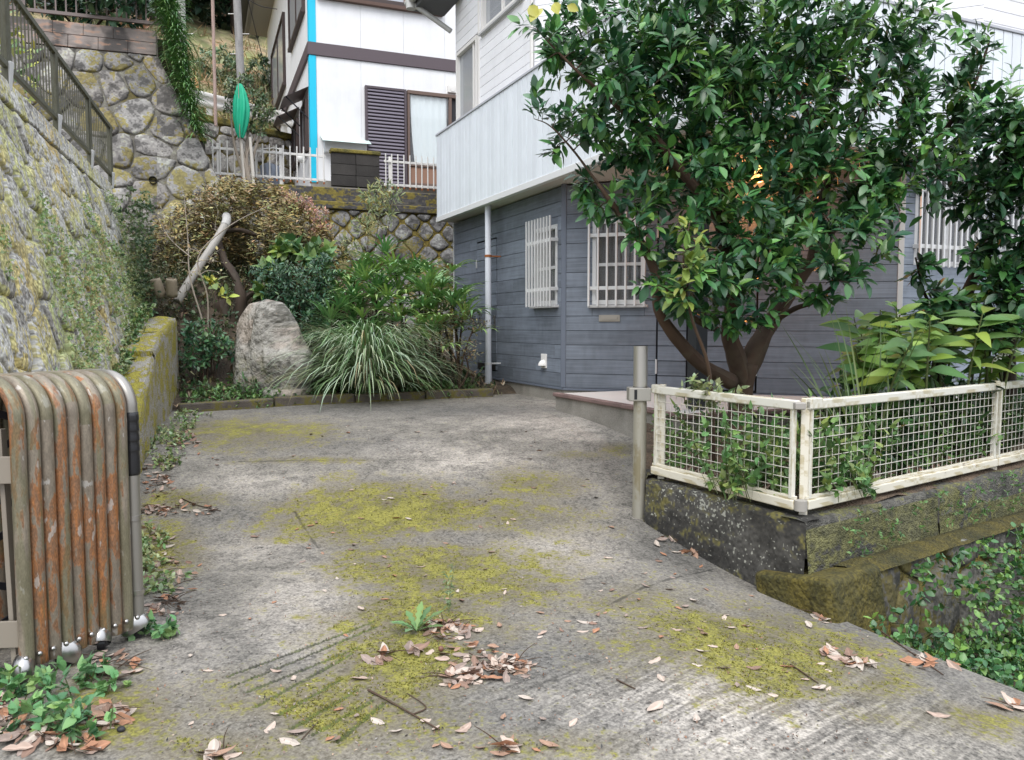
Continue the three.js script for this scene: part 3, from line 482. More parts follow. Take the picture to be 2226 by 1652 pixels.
// ------------------------------------------------------------------ retaining wall of diamond-set stones below the white house
const HE = V(0.93, 0, -0.366), HN = V(0.366, 0, 0.93), RWp = V(-3.17, 0, -14); // direction and facing of the white house's front
{
  const base = RWp.clone().addScaledVector(HE, -3.6); base.y = EYE + 0.0;
  const bat = 0.25, up = V(0, Math.cos(bat), 0).addScaledVector(HN, -Math.sin(bat));
  const t = thing('retaining_wall', 'mossy retaining wall of diagonal stones below the white fence', 'wall', base.clone().addScaledVector(HN, 0.62));
  wallAxes(t, HE, up);
  const seeds = [], R = rng(61), s = 0.42;
  for (let i = 0; i < 23; i++) for (let j = 0; j < 17; j++) seeds.push([i * s + (j % 2 ? s / 2 : 0) + 0.1 * (R() - 0.5), -1 + j * s * 0.5 + 0.1 * (R() - 0.5)]);
  const H = 2.02 / Math.cos(bat);
  stoneWall(t, [[0, -1], [8.8, -1], [8.8, H], [0, H]], seeds, { gap: 0.014, bulge: 0.04, mat: M.rubbleMossy, uvk: [0.5, 0.5, 0.3, 0.1], seed: 62, mortar: M.mossMortar, tint: (R) => { const k = 0.5 + 0.45 * R(); return [k, k, k * 1.02]; }, thick: 1 });
  const capP = (k, y, n) => base.clone().addScaledVector(HE, k).addScaledVector(HN, n).setY(EYE + y);
  const c = thing('concrete_ledge', 'stepped mossy concrete ledge under the white picket fence', 'ledge', capP(0, 2.04, 0.3)), o = c.position;
  const lm = std({ map: rep(colorTex(512, 256, (u, v) => { const n = fbm(u * 16, v * 5, 4, 391) - 0.5, f = fbm(u * 60, v * 30, 2, 393) - 0.5; return mul3(mix3([0.085, 0.08, 0.08], [0.2, 0.16, 0.035], sstep(-0.06, 0.12, n + f * 0.5)), 1 + f); }), 0.4, 1), bumpMap: concB, bumpScale: 0.01 });
  for (let i = 0; i < 4; i++) { mesh('ledge_stone', bar(capP(i * 2.2, 2.09, 0.02).sub(o), capP(i * 2.2 + 2.19, 2.09, 0.02).sub(o), 0.34, 0.13, V(0, 1, 0), 0.02), lm, c); mesh('ledge_stone', bar(capP(i * 2.2, 2.28, -0.05).sub(o), capP(i * 2.2 + 2.18, 2.28, -0.05).sub(o), 0.28, 0.25, V(0, 1, 0), 0.02), lm, c); }
  structure('yard', sheet(6, 4, (s, u) => capP(lerp(-2, 9, s), 2.4, -0.15 - u * 3.4), null), std({ color: [0.42, 0.4, 0.38], map: concC }));
  // block piers between and beside the fence runs
  const pierAt = (k, w, rows, label, top) => {
    const p = thing('block_pier', label, 'pier', capP(k, 2.44, 0), Math.atan2(-HE.z, HE.x));
    const pm = [1, 1.25].map((q) => std({ color: [0.065 * q, 0.06 * q, 0.058 * q], map: concC, bumpMap: concB, bumpScale: 0.008 }));
    for (let r = 0; r < rows; r++) for (let i = 0; i < w; i++) mesh('concrete_block', bx(i * 0.42 + 0.003, i * 0.42 + 0.416, r * 0.19 + 0.003, r * 0.19 + 0.188, -0.07, 0.07 + 0.003 * ((i + r) % 2), 0.006), pm[(r + i) % 2], p);
    mesh('coping', bx(-0.02, w * 0.42 + 0.02, rows * 0.19, rows * 0.19 + 0.07, -0.1, 0.1, 0.02), M.moss, p); return p;
  };
  pierAt(3.62, 2, 3, 'black weathered block pier with mossy cap between the white fence runs');
  pierAt(1.16, 1, 3, 'small dark block pier at the left end of the white fence');
  // white picket fence
  const run = (k0, k1, label) => {
    const f = thing('picket_fence', label, 'fence', capP(k0, 2.41, 0.0), Math.atan2(-HE.z, HE.x)), L = k1 - k0;
    for (const y of [0.12, 0.53]) mesh('rail', bx(0, L, y - 0.02, y + 0.02, -0.012, 0.012), M.whitePaint, f);
    const n = Math.round(L / 0.115), pg = rod(V(0, 0.05, 0.018), V(0, 0.66, 0.018), 0.012, 0.012, 7);
    for (let i = 0; i <= n; i++) { const q = mesh('picket', pg, M.whitePaint, f); q.position.x = 0.03 + i * (L - 0.06) / n; const tp = mesh('picket_tip', bx(-0.013, 0.013, 0.05, 0.085, 0.005, 0.031, 0), M.rust, q); }
    for (let x = 0.12; x < L; x += 1.0) mesh('post', bx(x - 0.03, x + 0.03, -0.12, 0.62, -0.05, -0.014), M.whitePaint, f);
  };
  run(1.66, 3.52, 'long white picket fence run left of the black block pier');
  run(4.55, 6.6, 'short white picket fence run right of the black block pier by the grey house');
}

// ------------------------------------------------------------------ the grey and white house
// its own axes: x away along the right-hand front, z toward the drive; y as seen from the eye
const HT = Math.atan2(0.407, 0.914), HO = V(0.573, EYE, -9);
const house = thing('house', 'house with grey board siding below and white corrugated and lapped siding above', 'house', HO, HT);
const toWorld = (x, y, z) => V(x, y, z).applyAxisAngle(V(0, 1, 0), HT).add(HO);
const SOF = 1.6, PTOP = 2.87, SB = -0.7, CH = 2.447;
{
  const body = [[0.06, -3.65], [0.06, -0.02], [CH + 0.02, CH - 0.06], [9, CH - 0.06], [9, -3.65]];
  mesh('wall', prism(body, -1.3, SOF - 0.02), M.gap, house);
  mesh('foundation', prism([[0.03, -3.66], [0.03, -0.01], [CH + 0.01, CH - 0.03], [9, CH - 0.03], [9, -3.66]], -1.4, SB - 0.03), M.concrete, house);
  const R = rng(71);
  const tones = [0.9, 1, 1.08, 1.16].map((k, i) => { const m = M.greySiding.clone(); m.color.multiplyScalar(k); m.map = rep(woodC, 0.45, 1.2, i * 0.23, i * 0.31); m.bumpMap = rep(woodB, 0.45, 1.2, i * 0.23, i * 0.31); return m; });
  // boards on a wall with origin p, direction e (house axes); spans cut by holes [s0, s1, y0, y1]
  function boards(parent, p, ang, len, y0, y1, pitch, holes, mats, thick = 0.02, name = 'board', from = 0) {
    const wall = new THREE.Group(); wall.name = 'siding'; wall.position.copy(p); wall.rotation.y = ang; parent.add(wall);
    for (let y = y0, r = 0; y < y1 - 0.02; y += pitch, r++) {
      const top = Math.min(y + pitch - 0.0045, y1), cuts = holes.filter((h) => h[2] < top - 0.01 && h[3] > y + 0.01).sort((a, b) => a[0] - b[0]);
      let s = from; const spans = []; for (const h of cuts) { if (h[0] > s + 0.02) spans.push([s, h[0]]); s = Math.max(s, h[1]); } if (s < len - 0.02) spans.push([s, len]);
      for (const h of cuts) { if (h[2] > y + 0.012) mesh(name, bx(h[0] + 0.002, h[1] - 0.002, y, h[2], 0, thick, 0.003), mats[(r * 5 + 1) % mats.length], wall); if (h[3] < top - 0.012) mesh(name, bx(h[0] + 0.002, h[1] - 0.002, h[3], top, 0, thick, 0.003), mats[(r * 5 + 2) % mats.length], wall); }
      for (const [a, b] of spans) mesh(name, bx(a, b, y, top, 0, thick, 0.003), mats[(r * 5 + Math.floor(R() * 3)) % mats.length], wall);
    }
    return wall;
  }
  // left front (faces the drive): s runs from the far end to the chamfer; ang turns +x of the wall to -z..+z
  const angA = -Math.PI / 2; // wall x axis = house +z, outward = house -x
  const A = boards(house, V(0.04, 0, -3.65), angA, 3.63, SB, SOF, 0.163, [[3.65 - 0.77, 3.65 - 0.17, 0.25, 1.17], [3.65 - 2.7, 3.65 - 1.95, -0.62, 1.2]], tones);
  mesh('corner_trim', bx(-0.03, 0.0, SB - 0.0, SOF, -0.01, 0.03, 0.004), M.paleTrim, A);
  mesh('base_flashing', bx(0, 3.63, SB - 0.03, SB - 0.004, -0.02, 0.03, 0.003), M.greyTrim, A);
  mesh('corner_trim', bx(3.58, 3.632, SB, SOF, 0.0, 0.028, 0.004), M.greyTrim, A);
  // chamfer with the entrance
  const angB = -Math.PI / 4, L = CH * Math.SQRT2;
  const B = boards(house, V(0, 0, 0).add(V(0.0283, 0, -0.0283)), angB, L - 0.01, SB, SOF, 0.163, [[0.34, 0.93, 0.24, 1.18], [1.06, 2.12, SB - 0.01, 1.33]], tones);
  mesh('corner_trim', bx(-0.02, 0.035, SB, SOF, 0.001, 0.03, 0.004), M.greyTrim, B);
  mesh('corner_trim', bx(L - 0.04, L + 0.01, SB, SOF, 0.001, 0.032, 0.004), M.paleTrim, B);
  mesh('base_flashing', bx(0, L, SB - 0.03, SB - 0.004, -0.02, 0.03, 0.003), M.greyTrim, B);
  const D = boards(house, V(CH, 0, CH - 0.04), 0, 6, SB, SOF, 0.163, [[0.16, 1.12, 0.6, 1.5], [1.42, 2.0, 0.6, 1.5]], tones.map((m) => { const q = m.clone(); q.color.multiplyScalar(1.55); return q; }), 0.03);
  mesh('base_flashing', bx(0, 6, SB - 0.03, SB - 0.004, -0.02, 0.04, 0.003), M.greyTrim, D);

  // a door made of the same boards; parent wall axes
  function doorLeaf(wall, s0, s1, y0, y1, label, handleS, gapX) {
    const d = mesh('door', bx(s0 + 0.008, s1 - 0.008, y0 + 0.005, y1 - 0.008, -0.02, 0.004, 0), M.gap, wall);
    for (let y = SB, r = 0; y < y1; y += 0.163, r++) { const a = Math.max(y, y0 + 0.006), b = Math.min(y + 0.156, y1 - 0.01); if (b - a > 0.02) mesh('board', bx(s0 + 0.01, s1 - 0.01, a, b, 0.004, 0.024, 0.004), tones[(r * 3 + 1) % 4], d); }
    if (label) d.userData.label = label;
    return d;
  }
  const d1 = doorLeaf(A, 3.65 - 2.69, 3.65 - 1.96, -0.61, 1.19, 'narrow side door faced with the same grey boards');
  mesh('handle', [bx(3.65 - 2.03, 3.65 - 2.0, -0.03, 0.15, 0.024, 0.034), bar(V(3.65 - 2.015, 0.02, 0.03), V(3.65 - 2.015, 0.02, 0.075), 0.016, 0.016), bar(V(3.65 - 2.015, 0.02, 0.07), V(3.65 - 2.12, 0.02, 0.07), 0.016, 0.016), bx(3.65 - 2.03, 3.65 - 2.0, 0.1, 0.14, 0.03, 0.05)], M.chrome, d1);
  mesh('hinge', bx(3.65 - 2.71, 3.65 - 2.69, 0.83, 0.95, 0.015, 0.032), M.paleTrim, d1);
  mesh('vent_slot', bx(3.65 - 2.66, 3.65 - 2.0, -0.6, -0.52, 0.005, 0.03), M.black, d1);
  const d2 = doorLeaf(B, 1.07, 1.395, SB + 0.02, 1.32), d3 = doorLeaf(B, 1.4, 2.11, SB + 0.02, 1.32, 'wide front door leaf faced with grey boards');
  for (const y of [-0.52, 0.95]) { mesh('hinge', bx(1.055, 1.075, y, y + 0.16, 0.012, 0.034), M.paleTrim, d2); mesh('hinge', bx(2.1, 2.122, y, y + 0.16, 0.012, 0.034), M.paleTrim, d3); }
  mesh('handle', [bx(1.455, 1.485, 0.0, 0.5, 0.06, 0.085), bx(1.46, 1.48, 0.04, 0.07, 0.02, 0.07), bx(1.46, 1.48, 0.43, 0.46, 0.02, 0.07)], M.chrome, d3);

  // a sash window with pane, blind and a grille of bars
  function win(wall, s0, s1, y0, y1, { grille = 0, bars = 0, curtain = M.frosted, sill = 0, mid = true, depth = 0.03, sl = 0, frame = M.alu, out = 0.12, over = 0.09 } = {}) {
    const w = mesh('window', [bx(s0, s1, y1 - 0.05, y1, -0.04, depth), bx(s0, s1, y0, y0 + 0.05, -0.04, depth), bx(s0, s0 + 0.045, y0 + 0.05, y1 - 0.05, -0.04, depth), bx(s1 - 0.045, s1, y0 + 0.05, y1 - 0.05, -0.04, depth)], frame, wall);
    const ym = lerp(y0, y1, 0.47), pane = (a, b, c, d) => { const p = mesh('pane', new THREE.PlaneGeometry(b - a, d - c).translate((a + b) / 2, (c + d) / 2, -0.012), M.glass, w); return p; };
    if (mid === true) { mesh('sash_rail', bx(s0 + 0.046, s1 - 0.046, ym - 0.018, ym + 0.018, -0.03, 0.012), frame, w); pane(s0 + 0.046, s1 - 0.046, ym + 0.019, y1 - 0.051); pane(s0 + 0.046, s1 - 0.046, y0 + 0.051, ym - 0.019); }
    else if (mid) { const sm = lerp(s0, s1, mid); mesh('sash_stile', bx(sm - 0.025, sm + 0.025, y0 + 0.051, y1 - 0.051, -0.03, 0.015), frame, w); pane(s0 + 0.046, sm - 0.026, y0 + 0.051, y1 - 0.051); pane(sm + 0.026, s1 - 0.046, y0 + 0.051, y1 - 0.051); }
    else pane(s0 + 0.046, s1 - 0.046, y0 + 0.051, y1 - 0.051);
    if (curtain) mesh('blind', new THREE.PlaneGeometry(s1 - s0 - 0.06, y1 - y0 - 0.06).translate((s0 + s1) / 2, (y0 + y1) / 2, -0.038), curtain, w);
    if (sill) mesh('sill', bx(s0 - 0.04, s1 + 0.04, y0 - 0.035, y0 - 0.004, 0.0, 0.075), M.paleTrim, w);
    if (bars) {
      const g = new THREE.Group(); g.name = 'grille'; wall.add(g);
      for (const y of [y0 + 0.18, y1 - 0.18]) { mesh('rail', bx(s0 - 0.02, s1 + 0.02, y - 0.02, y + 0.02, out - 0.018, out - 0.006), M.alu, g); for (const x of [s0 - 0.02, s1]) mesh('bracket', bx(x, x + 0.02, y - 0.02, y + 0.02, 0.0, out - 0.018), M.alu, g); }
      const bg = bx(-0.011, 0.011, y0 - 0.02, y1 + over, out - 0.006, out + 0.014, 0.003);
      for (let i = 0; i < bars; i++) { const b = mesh('grille_bar', bg, M.alu, g); b.position.x = lerp(s0 - 0.02, s1 + 0.01, i / (bars - 1)); }
    }
    return w;
  }
  const brownish = std({ color: [0.3, 0.26, 0.25], roughness: 0.35 });
  win(A, 3.65 - 0.77, 3.65 - 0.17, 0.25, 1.17, { bars: 9, sill: 1, curtain: M.frosted });
  win(B, 0.34, 0.93, 0.24, 1.18, { bars: 7, sill: 1, curtain: brownish, out: 0.1, over: 0.06 });
  win(D, 0.16, 1.12, 0.6, 1.5, { bars: 13, sill: 0, curtain: M.frosted, mid: 0.5, out: 0.11, over: 0.05 });
  win(D, 1.42, 2.0, 0.6, 1.5, { bars: 8, sill: 0, curtain: M.frosted, mid: 0, out: 0.11, over: 0.05 });
  // small fittings
  mesh('mail_slot', [bx(0.42, 0.66, 0.05, 0.125, 0.02, 0.034, 0.006), bx(0.445, 0.635, 0.07, 0.105, 0.034, 0.042, 0.004)], std({ color: [0.36, 0.33, 0.29], roughness: 0.4, metalness: 0.5 }), B);
  const hood = new THREE.SphereGeometry(0.07, 16, 10, 0, Math.PI * 2, 0, Math.PI / 2); hood.scale(0.8, 1.0, 1); hood.translate(3.65 - 0.5, -0.47, 0.03);
  mesh('vent_hood', [uvBox(hood), bx(3.65 - 0.57, 3.65 - 0.43, -0.5, -0.33, 0.018, 0.034, 0.005)], M.whitePaint, A);
  // downpipe in front of the left front
  const pipeX = -0.16, pipeZ = -1.83;
  const dp = mesh('downpipe', rod(V(pipeX, -0.93, pipeZ), V(pipeX, SOF + 0.02, pipeZ), 0.041, 0.041, 18), M.whitePvc, house);
  mesh('pipe_sleeve', rod(V(pipeX, -0.95, pipeZ), V(pipeX, -0.5, pipeZ), 0.048, 0.046, 18), M.whitePvc, dp);
  for (const [y, m] of [[0.93, M.rust], [-0.5, M.alu]]) mesh('bracket', [rod(V(pipeX, y - 0.015, pipeZ), V(pipeX, y + 0.015, pipeZ), 0.047, 0.047, 18), bar(V(pipeX, y, pipeZ), V(0.03, y, pipeZ), 0.012, 0.02)], m, dp);
  // porch slab under the upper corner
  const po = 0.34;
  const porchC = [[-po, 0.5], [-po, CH + 0.34], [CH + 1, CH + 0.34], [CH + 1, CH - 0.03], [CH, CH - 0.03], [0.53, 0.5]];
  mesh('porch', prism(porchC, -1.25, -0.735), M.concrete, house);
  mesh('porch_floor', prism(porchC.map(([x, z]) => [x, z]), -0.731, -0.715), std({ color: [0.6, 0.56, 0.53], map: plasterC, roughness: 0.7 }), house);
  mesh('porch_edge', [bx(-po - 0.03, -po + 0.05, -0.745, -0.705, 0.48, CH + 0.37, 0.01), bx(-po - 0.03, CH + 1, -0.745, -0.705, CH + 0.29, CH + 0.372, 0.01)], std({ color: [0.3, 0.2, 0.19], map: concC, roughness: 0.8 }), house);
  mesh('corner_post', bx(-0.04, 0.08, -0.71, SOF, CH - 0.06, CH + 0.06, 0.006), std({ color: [0.028, 0.03, 0.036], roughness: 0.5 }), house);

  // the upper storey: skirt of narrow upright strips, lower edge, soffit
  const o = 0.26, x0 = -o, z0 = -3.65, zc = CH + o, xr = 7.5;
  mesh('skirt_wall', [prism([[x0 + 0.012, z0 + 0.01], [x0 + 0.012, zc - 0.012], [xr, zc - 0.012], [xr, zc - 0.09], [x0 + 0.09, zc - 0.09], [x0 + 0.09, z0 + 0.01]], SOF + 0.02, PTOP - 0.03), prism([[x0 + 0.09, z0 + 0.01], [0.06, z0 + 0.01], [0.06, zc - 0.09], [x0 + 0.09, zc - 0.09]], SOF + 0.02, SOF + 0.1)], std({ color: [0.12, 0.125, 0.14] }), house);
  const strips = new THREE.Group(); strips.name = 'corrugated_siding'; house.add(strips);
  const wm = [1, 0.97, 1.03].map((k) => { const m = M.whiteMetal.clone(); m.color.multiplyScalar(k); return m; });
  let n = 0;
  for (let z = z0; z < zc - 0.01; z += 0.135) mesh('strip', bx(x0, x0 + 0.022, SOF + 0.02, PTOP, z + 0.005, Math.min(z + 0.13, zc), 0.004), wm[n++ % 3], strips);
  for (let x = x0; x < xr; x += 0.135) mesh('strip', bx(x + 0.028, x + 0.153, SOF + 0.02, PTOP, zc - 0.022, zc, 0.004), wm[n++ % 3], strips);
  for (let x = x0; x < 0.05; x += 0.113) mesh('strip', bx(x + 0.023, x + 0.134, SOF + 0.02, PTOP, z0 - 0.004, z0 + 0.014, 0.004), wm[n++ % 3], strips);
  const em = std({ color: [0.66, 0.66, 0.66], roughness: 0.6 });
  mesh('lower_edge', [bx(x0 - 0.012, x0 + 0.06, SOF - 0.02, SOF + 0.055, z0 - 0.012, zc + 0.012, 0.006), bx(x0 + 0.06, xr, SOF - 0.02, SOF + 0.055, zc - 0.06, zc + 0.012, 0.006)], em, house);
  mesh('top_edge', [bx(x0 - 0.014, x0 + 0.11, PTOP + 0.001, PTOP + 0.03, z0 - 0.014, zc + 0.014, 0.005), bx(x0 + 0.11, xr, PTOP + 0.001, PTOP + 0.03, zc - 0.11, zc + 0.014, 0.005)], std({ color: [0.45, 0.46, 0.5], roughness: 0.5 }), house);
  mesh('soffit', prism([[x0 + 0.06, z0], [x0 + 0.06, zc - 0.06], [xr, zc - 0.06], [xr, z0]], SOF - 0.004, SOF + 0.018), M.soffit, house);
  // upper walls of lapped white boards
  const ub = [1, 0.97, 1.02].map((k) => { const m = M.whiteSiding.clone(); m.color.multiplyScalar(k); return m; });
  const UA = 3.65 - 0.95, cx = 2.447 + 0.95;
  mesh('upper_wall', prism([[0.1, z0 + 0.02], [0.1, -0.97], [cx + 0.02, CH - 0.1], [9, CH - 0.1], [9, z0 + 0.02]], SOF + 0.1, 5.5), std({ color: [0.35, 0.35, 0.37] }), house);
  const UW = boards(house, V(0.08, 0, z0), angA, UA, PTOP - 0.3, 5.45, 0.132, [[0.04, 0.92, 2.95, 4.14], [1.08, 2.46, 4.06, 5.2]], ub, 0.022);
  mesh('corner_trim', bx(0.94, 0.99, PTOP - 0.2, 5.44, 0.001, 0.034, 0.004), M.whitePaint, UW);
  mesh('corner_trim', bx(UA - 0.03, UA + 0.012, PTOP - 0.2, 5.44, 0.001, 0.034, 0.004), M.whitePaint, UW);
  const UB = boards(house, V(0.1, 0, -0.97).add(V(0.014, 0, -0.014)), angB, cx * Math.SQRT2, PTOP - 0.3, 5.45, 0.132, [], ub, 0.022);
  const UD = boards(house, V(cx + 0.06, 0, CH - 0.09), 0, 5.4, PTOP - 0.3, 5.45, 0.132, [], ub, 0.03);
  win(UW, 0.05, 0.9, 2.96, 4.12, { mid: 0.78, curtain: M.frosted, frame: M.whitePaint, depth: 0.04 });
  win(UW, 1.1, 2.44, 4.08, 5.18, { mid: 0.5, curtain: M.frosted, frame: M.whitePaint, depth: 0.05, sill: 1 });
  // roof with eaves, gutter and downpipe at the far corner
  const roof = mesh('roof', prism([[-0.45, z0 - 0.5], [-0.45, -0.6], [cx - 0.2, CH + 0.5], [9, CH + 0.5], [9, z0 - 0.5]], 5.5, 5.62), std({ color: [0.07, 0.07, 0.08], roughness: 0.7 }), house);
  mesh('eave_board', [bx(-0.46, 0.05, 4.86, 4.94, z0 - 0.5, z0 + 0.35, 0.004), bx(-0.46, 0.05, 4.95, 5.49, z0 - 0.45, z0 + 0.0, 0.004)], std({ color: [0.11, 0.115, 0.125], roughness: 0.7 }), roof);
  mesh('gutter', [rod(V(-0.52, 4.98, z0 - 0.55), V(-0.52, 4.98, z0 + 0.5), 0.06, 0.06, 12), rod(V(-0.52, 4.95, z0 - 0.4), V(0.02, 4.5, z0 - 0.1), 0.04, 0.04, 12), rod(V(-0.52, 4.85, z0 - 0.4), V(-0.52, 5.06, z0 - 0.4), 0.075, 0.075, 12)], std({ color: [0.5, 0.5, 0.48], roughness: 0.5 }), roof);
}
{ // porch lamp, lit
  const p = toWorld(1.25, SOF - 0.004, 1.75);
  const t = thing('porch_lamp', 'small lit orange ceiling lamp under the soffit in front of the door', 'lamp', p.clone());
  mesh('lamp_base', new THREE.CylinderGeometry(0.09, 0.1, 0.03, 20).translate(0, -0.017, 0), M.whitePaint, t);
  mesh('lamp_globe', new THREE.SphereGeometry(0.085, 20, 14).translate(0, -0.1, 0), std({ color: [0.9, 0.6, 0.35], emissive: new THREE.Color(1, 0.42, 0.12), emissiveIntensity: 3 }), t);
  const l = new THREE.PointLight(new THREE.Color(1, 0.4, 0.12), 1.0, 0, 2); l.position.copy(p).add(V(0, -0.28, 0)); l.castShadow = true; l.shadow.radius = 4; scene.add(l); l.name = 'porch_lamp_light';
}

// ------------------------------------------------------------------ the white house up the slope, with the cyan corner
{
  const HX = Math.atan2(0.366, 0.93);
  const t = thing('house', 'white two storey house with a bright cyan corner strip and dark brown bands', 'house', V(-4.11, EYE, -16.5), HX);
  const white = [0.985, 1.0].map((k) => std({ color: [0.87 * k, 0.87 * k, 0.88 * k], map: plasterC, roughness: 0.8 }));
  const greyW = std({ color: [0.6, 0.6, 0.6], map: plasterC });
  mesh('wall', prism([[0.0, 0], [0, -10], [9, -10], [9, 0]], 2.35, 9.3), white[1], t);
  // front faces +z, side faces -x
  for (let i = 0; i < 9; i++) for (const [y0, y1] of [[3.0, 5.5], [5.76, 9.25]]) mesh('wall_panel', bx(i * 0.91 + 0.125, i * 0.91 + 0.91 + 0.12, y0, y1, 0.001, 0.014, 0.002), white[i % 2], t);
  mesh('foundation', bx(-0.01, 9, 2.3, 3.0, -0.05, 0.008, 0), M.concrete, t);
  const cyan = std({ color: [0.0, 0.52, 0.75], roughness: 0.5 });
  mesh('corner_strip', bx(-0.022, 0.115, 2.95, 5.5, -0.14, 0.03, 0.004), cyan, t); mesh('corner_strip', bx(-0.022, 0.125, 5.76, 9.25, -0.14, 0.03, 0.004), cyan, t);
  mesh('band', [bx(-0.05, 9, 5.505, 5.755, 0.0, 0.05), bx(-0.05, 0.0, 5.505, 5.755, -10, 0.0)], std({ color: [0.1, 0.075, 0.085], roughness: 0.6 }), t);
  const sh = M.brownShutter;
  function shutter(s0, s1, y0, y1, slats) {
    const g = mesh('shutter', [bx(s0, s0 + 0.05, y0, y1, 0.014, 0.1), bx(s1 - 0.05, s1, y0, y1, 0.014, 0.1), bx(s0 + 0.05, s1 - 0.05, y1 - 0.05, y1, 0.014, 0.1), bx(s0 + 0.05, s1 - 0.05, y0, y0 + 0.05, 0.014, 0.1), bx(s0 + 0.05, s1 - 0.05, y0 + 0.05, y1 - 0.05, 0.014, 0.04, 0)], sh, t);
    const sg = bx(s0 + 0.052, s1 - 0.052, -0.024, 0.024, 0, 0.03, 0.006);
    for (let i = 0; i < slats; i++) { const q = mesh('slat', sg, std({ color: [0.15, 0.13, 0.165], roughness: 0.45 }), g); q.position.set(0, lerp(y0 + 0.09, y1 - 0.09, i / (slats - 1)), 0.06); q.rotation.x = -0.35; }
  }
  shutter(1.1, 1.98, 2.95, 5.0, 27);
  shutter(0.2, 1.05, 6.72, 8.2, 18);
  const fr = M.brown, gl = M.glass;
  function bigWin(s0, s1, y0, y1, mids, dark) {
    const w = mesh('window', [bx(s0, s1, y1 - 0.06, y1, 0.014, 0.09), bx(s0, s1, y0 - 0.02, y0 + 0.06, 0.014, 0.11), bx(s0, s0 + 0.06, y0 + 0.06, y1 - 0.06, 0.014, 0.09), bx(s1 - 0.06, s1, y0 + 0.06, y1 - 0.06, 0.014, 0.09), bx(s0, s1, y0 + 0.06, y1 - 0.06, -0.09, -0.07, 0)], fr, t);
    let p = s0 + 0.06; [...mids, s1 - 0.03].forEach((m, i) => { mesh('pane', bx(p + 0.002, m - 0.032, y0 + 0.062, y1 - 0.062, 0.03, 0.034, 0), dark[i] ? std({ color: [0.05, 0.06, 0.07], roughness: 0.08 }) : std({ color: [0.48, 0.5, 0.55], roughness: 0.1 }), w); if (i < mids.length) mesh('sash_stile', bx(m - 0.03, m + 0.03, y0 + 0.06, y1 - 0.06, 0.02, 0.07), std({ color: [0.28, 0.2, 0.16] }), w); p = m + 0.03; });
    return w;
  }
  bigWin(1.06, 2.75, 6.72, 8.2, [1.98], [0, 1]);
  mesh('sill', bx(0.15, 2.8, 6.63, 6.7, 0.014, 0.12), std({ color: [0.12, 0.075, 0.06] }), t);
  // garden window: curtain behind glass
  const gw = mesh('window', [bx(2.0, 3.6, 4.93, 5.0, 0.014, 0.1), bx(2.0, 3.6, 2.95, 3.06, 0.014, 0.12), bx(2.0, 2.05, 3.06, 4.93, 0.014, 0.09), bx(2.92, 2.98, 3.06, 4.93, 0.014, 0.09), bx(2.05, 3.6, 3.42, 3.48, 0.02, 0.07)], std({ color: [0.16, 0.11, 0.09] }), t);
  mesh('opening', bx(2.02, 3.6, 3.0, 4.95, 0.001, 0.0145, 0), M.dark, gw);
  const cg = sheet(40, 8, (s, u) => { const x = lerp(2.08, 2.88, s), pinch = 0.26 * Math.pow(1 - u, 2.2), xx = lerp(x, 2.55, pinch * 0.9 * (1 - s)); return V(xx, lerp(3.32 - 0.12 * Math.sin(s * 3.1), 4.92, u), 0.022 + 0.007 * Math.sin(s * 34 + u) * (0.4 + 0.6 * u)); });
  mesh('curtain', cg, std({ color: [0.78, 0.82, 0.82], roughness: 0.95 }), gw);
  mesh('kick_panel', bx(2.06, 2.9, 3.06, 3.41, 0.016, 0.04), std({ color: [0.28, 0.16, 0.11] }), gw);
  mesh('pane', new THREE.PlaneGeometry(0.86, 1.44).translate(2.48, 4.2, 0.06), gl, gw);
  mesh('meter_box', [bx(1.95 + 0.95, 3.2, 5.05, 5.2, 0.014, 0.09), rod(V(3.0, 5.12, 0.09), V(3.0, 5.12, 0.1), 0.05, 0.05, 12)], M.whitePaint, t);
  // white metal awning low on the front
  const awn = mesh('awning', [bar(V(0.2, 3.86, 0.02), V(1.15, 3.86, 0.02), 0.03, 0.04), sheet(4, 3, (s, u) => V(lerp(0.18, 1.17, s), lerp(3.9, 3.74, u), lerp(0.02, 0.36, u)))], std({ color: [0.6, 0.72, 0.68], roughness: 0.4 }), t);
  mesh('awning_box', bx(0.24, 1.1, 3.56, 3.78, 0.015, 0.2), greyW, awn);
  // side windows with hoods; k metres back along the side
  const side = (k0, k1, y0, y1, hood) => {
    const w = mesh('window', [bx(-0.07, 0.0, y1 - 0.07, y1, -k1, -k0), bx(-0.09, 0.0, y0 - 0.03, y0 + 0.05, -k1, -k0), bx(-0.07, 0.0, y0 + 0.05, y1 - 0.07, -k0 - 0.09, -k0), bx(-0.07, 0.0, y0 + 0.05, y1 - 0.07, -k1, -k1 + 0.09), bx(-0.05, 0.0, y0 + 0.05, y1 - 0.07, -(k0 + k1) / 2 - 0.04, -(k0 + k1) / 2 + 0.04)], fr, t);
    for (const [a, b] of [[k0 + 0.1, (k0 + k1) / 2 - 0.05], [(k0 + k1) / 2 + 0.05, k1 - 0.1]]) mesh('pane', bx(-0.03, -0.02, y0 + 0.06, y1 - 0.08, -b, -a, 0), std({ color: [0.55, 0.56, 0.58], roughness: 0.1 }), w);
    if (hood) { const h = mesh('hood', sheet(6, 3, (s, u) => V(lerp(0, -hood, u), lerp(y1 + 0.24, y1 - 0.02, u) + 0.01 * Math.sin(s * 30), lerp(-k1 - 0.1, -k0 + 0.1, s))), std({ color: [0.2, 0.15, 0.135], roughness: 0.6 }), t); for (const k of [k0, k1]) mesh('hood_bracket', rod(V(0, y1 - 0.4, -k), V(-hood + 0.05, y1 - 0.0, -k), 0.015), M.dark, h); }
  };
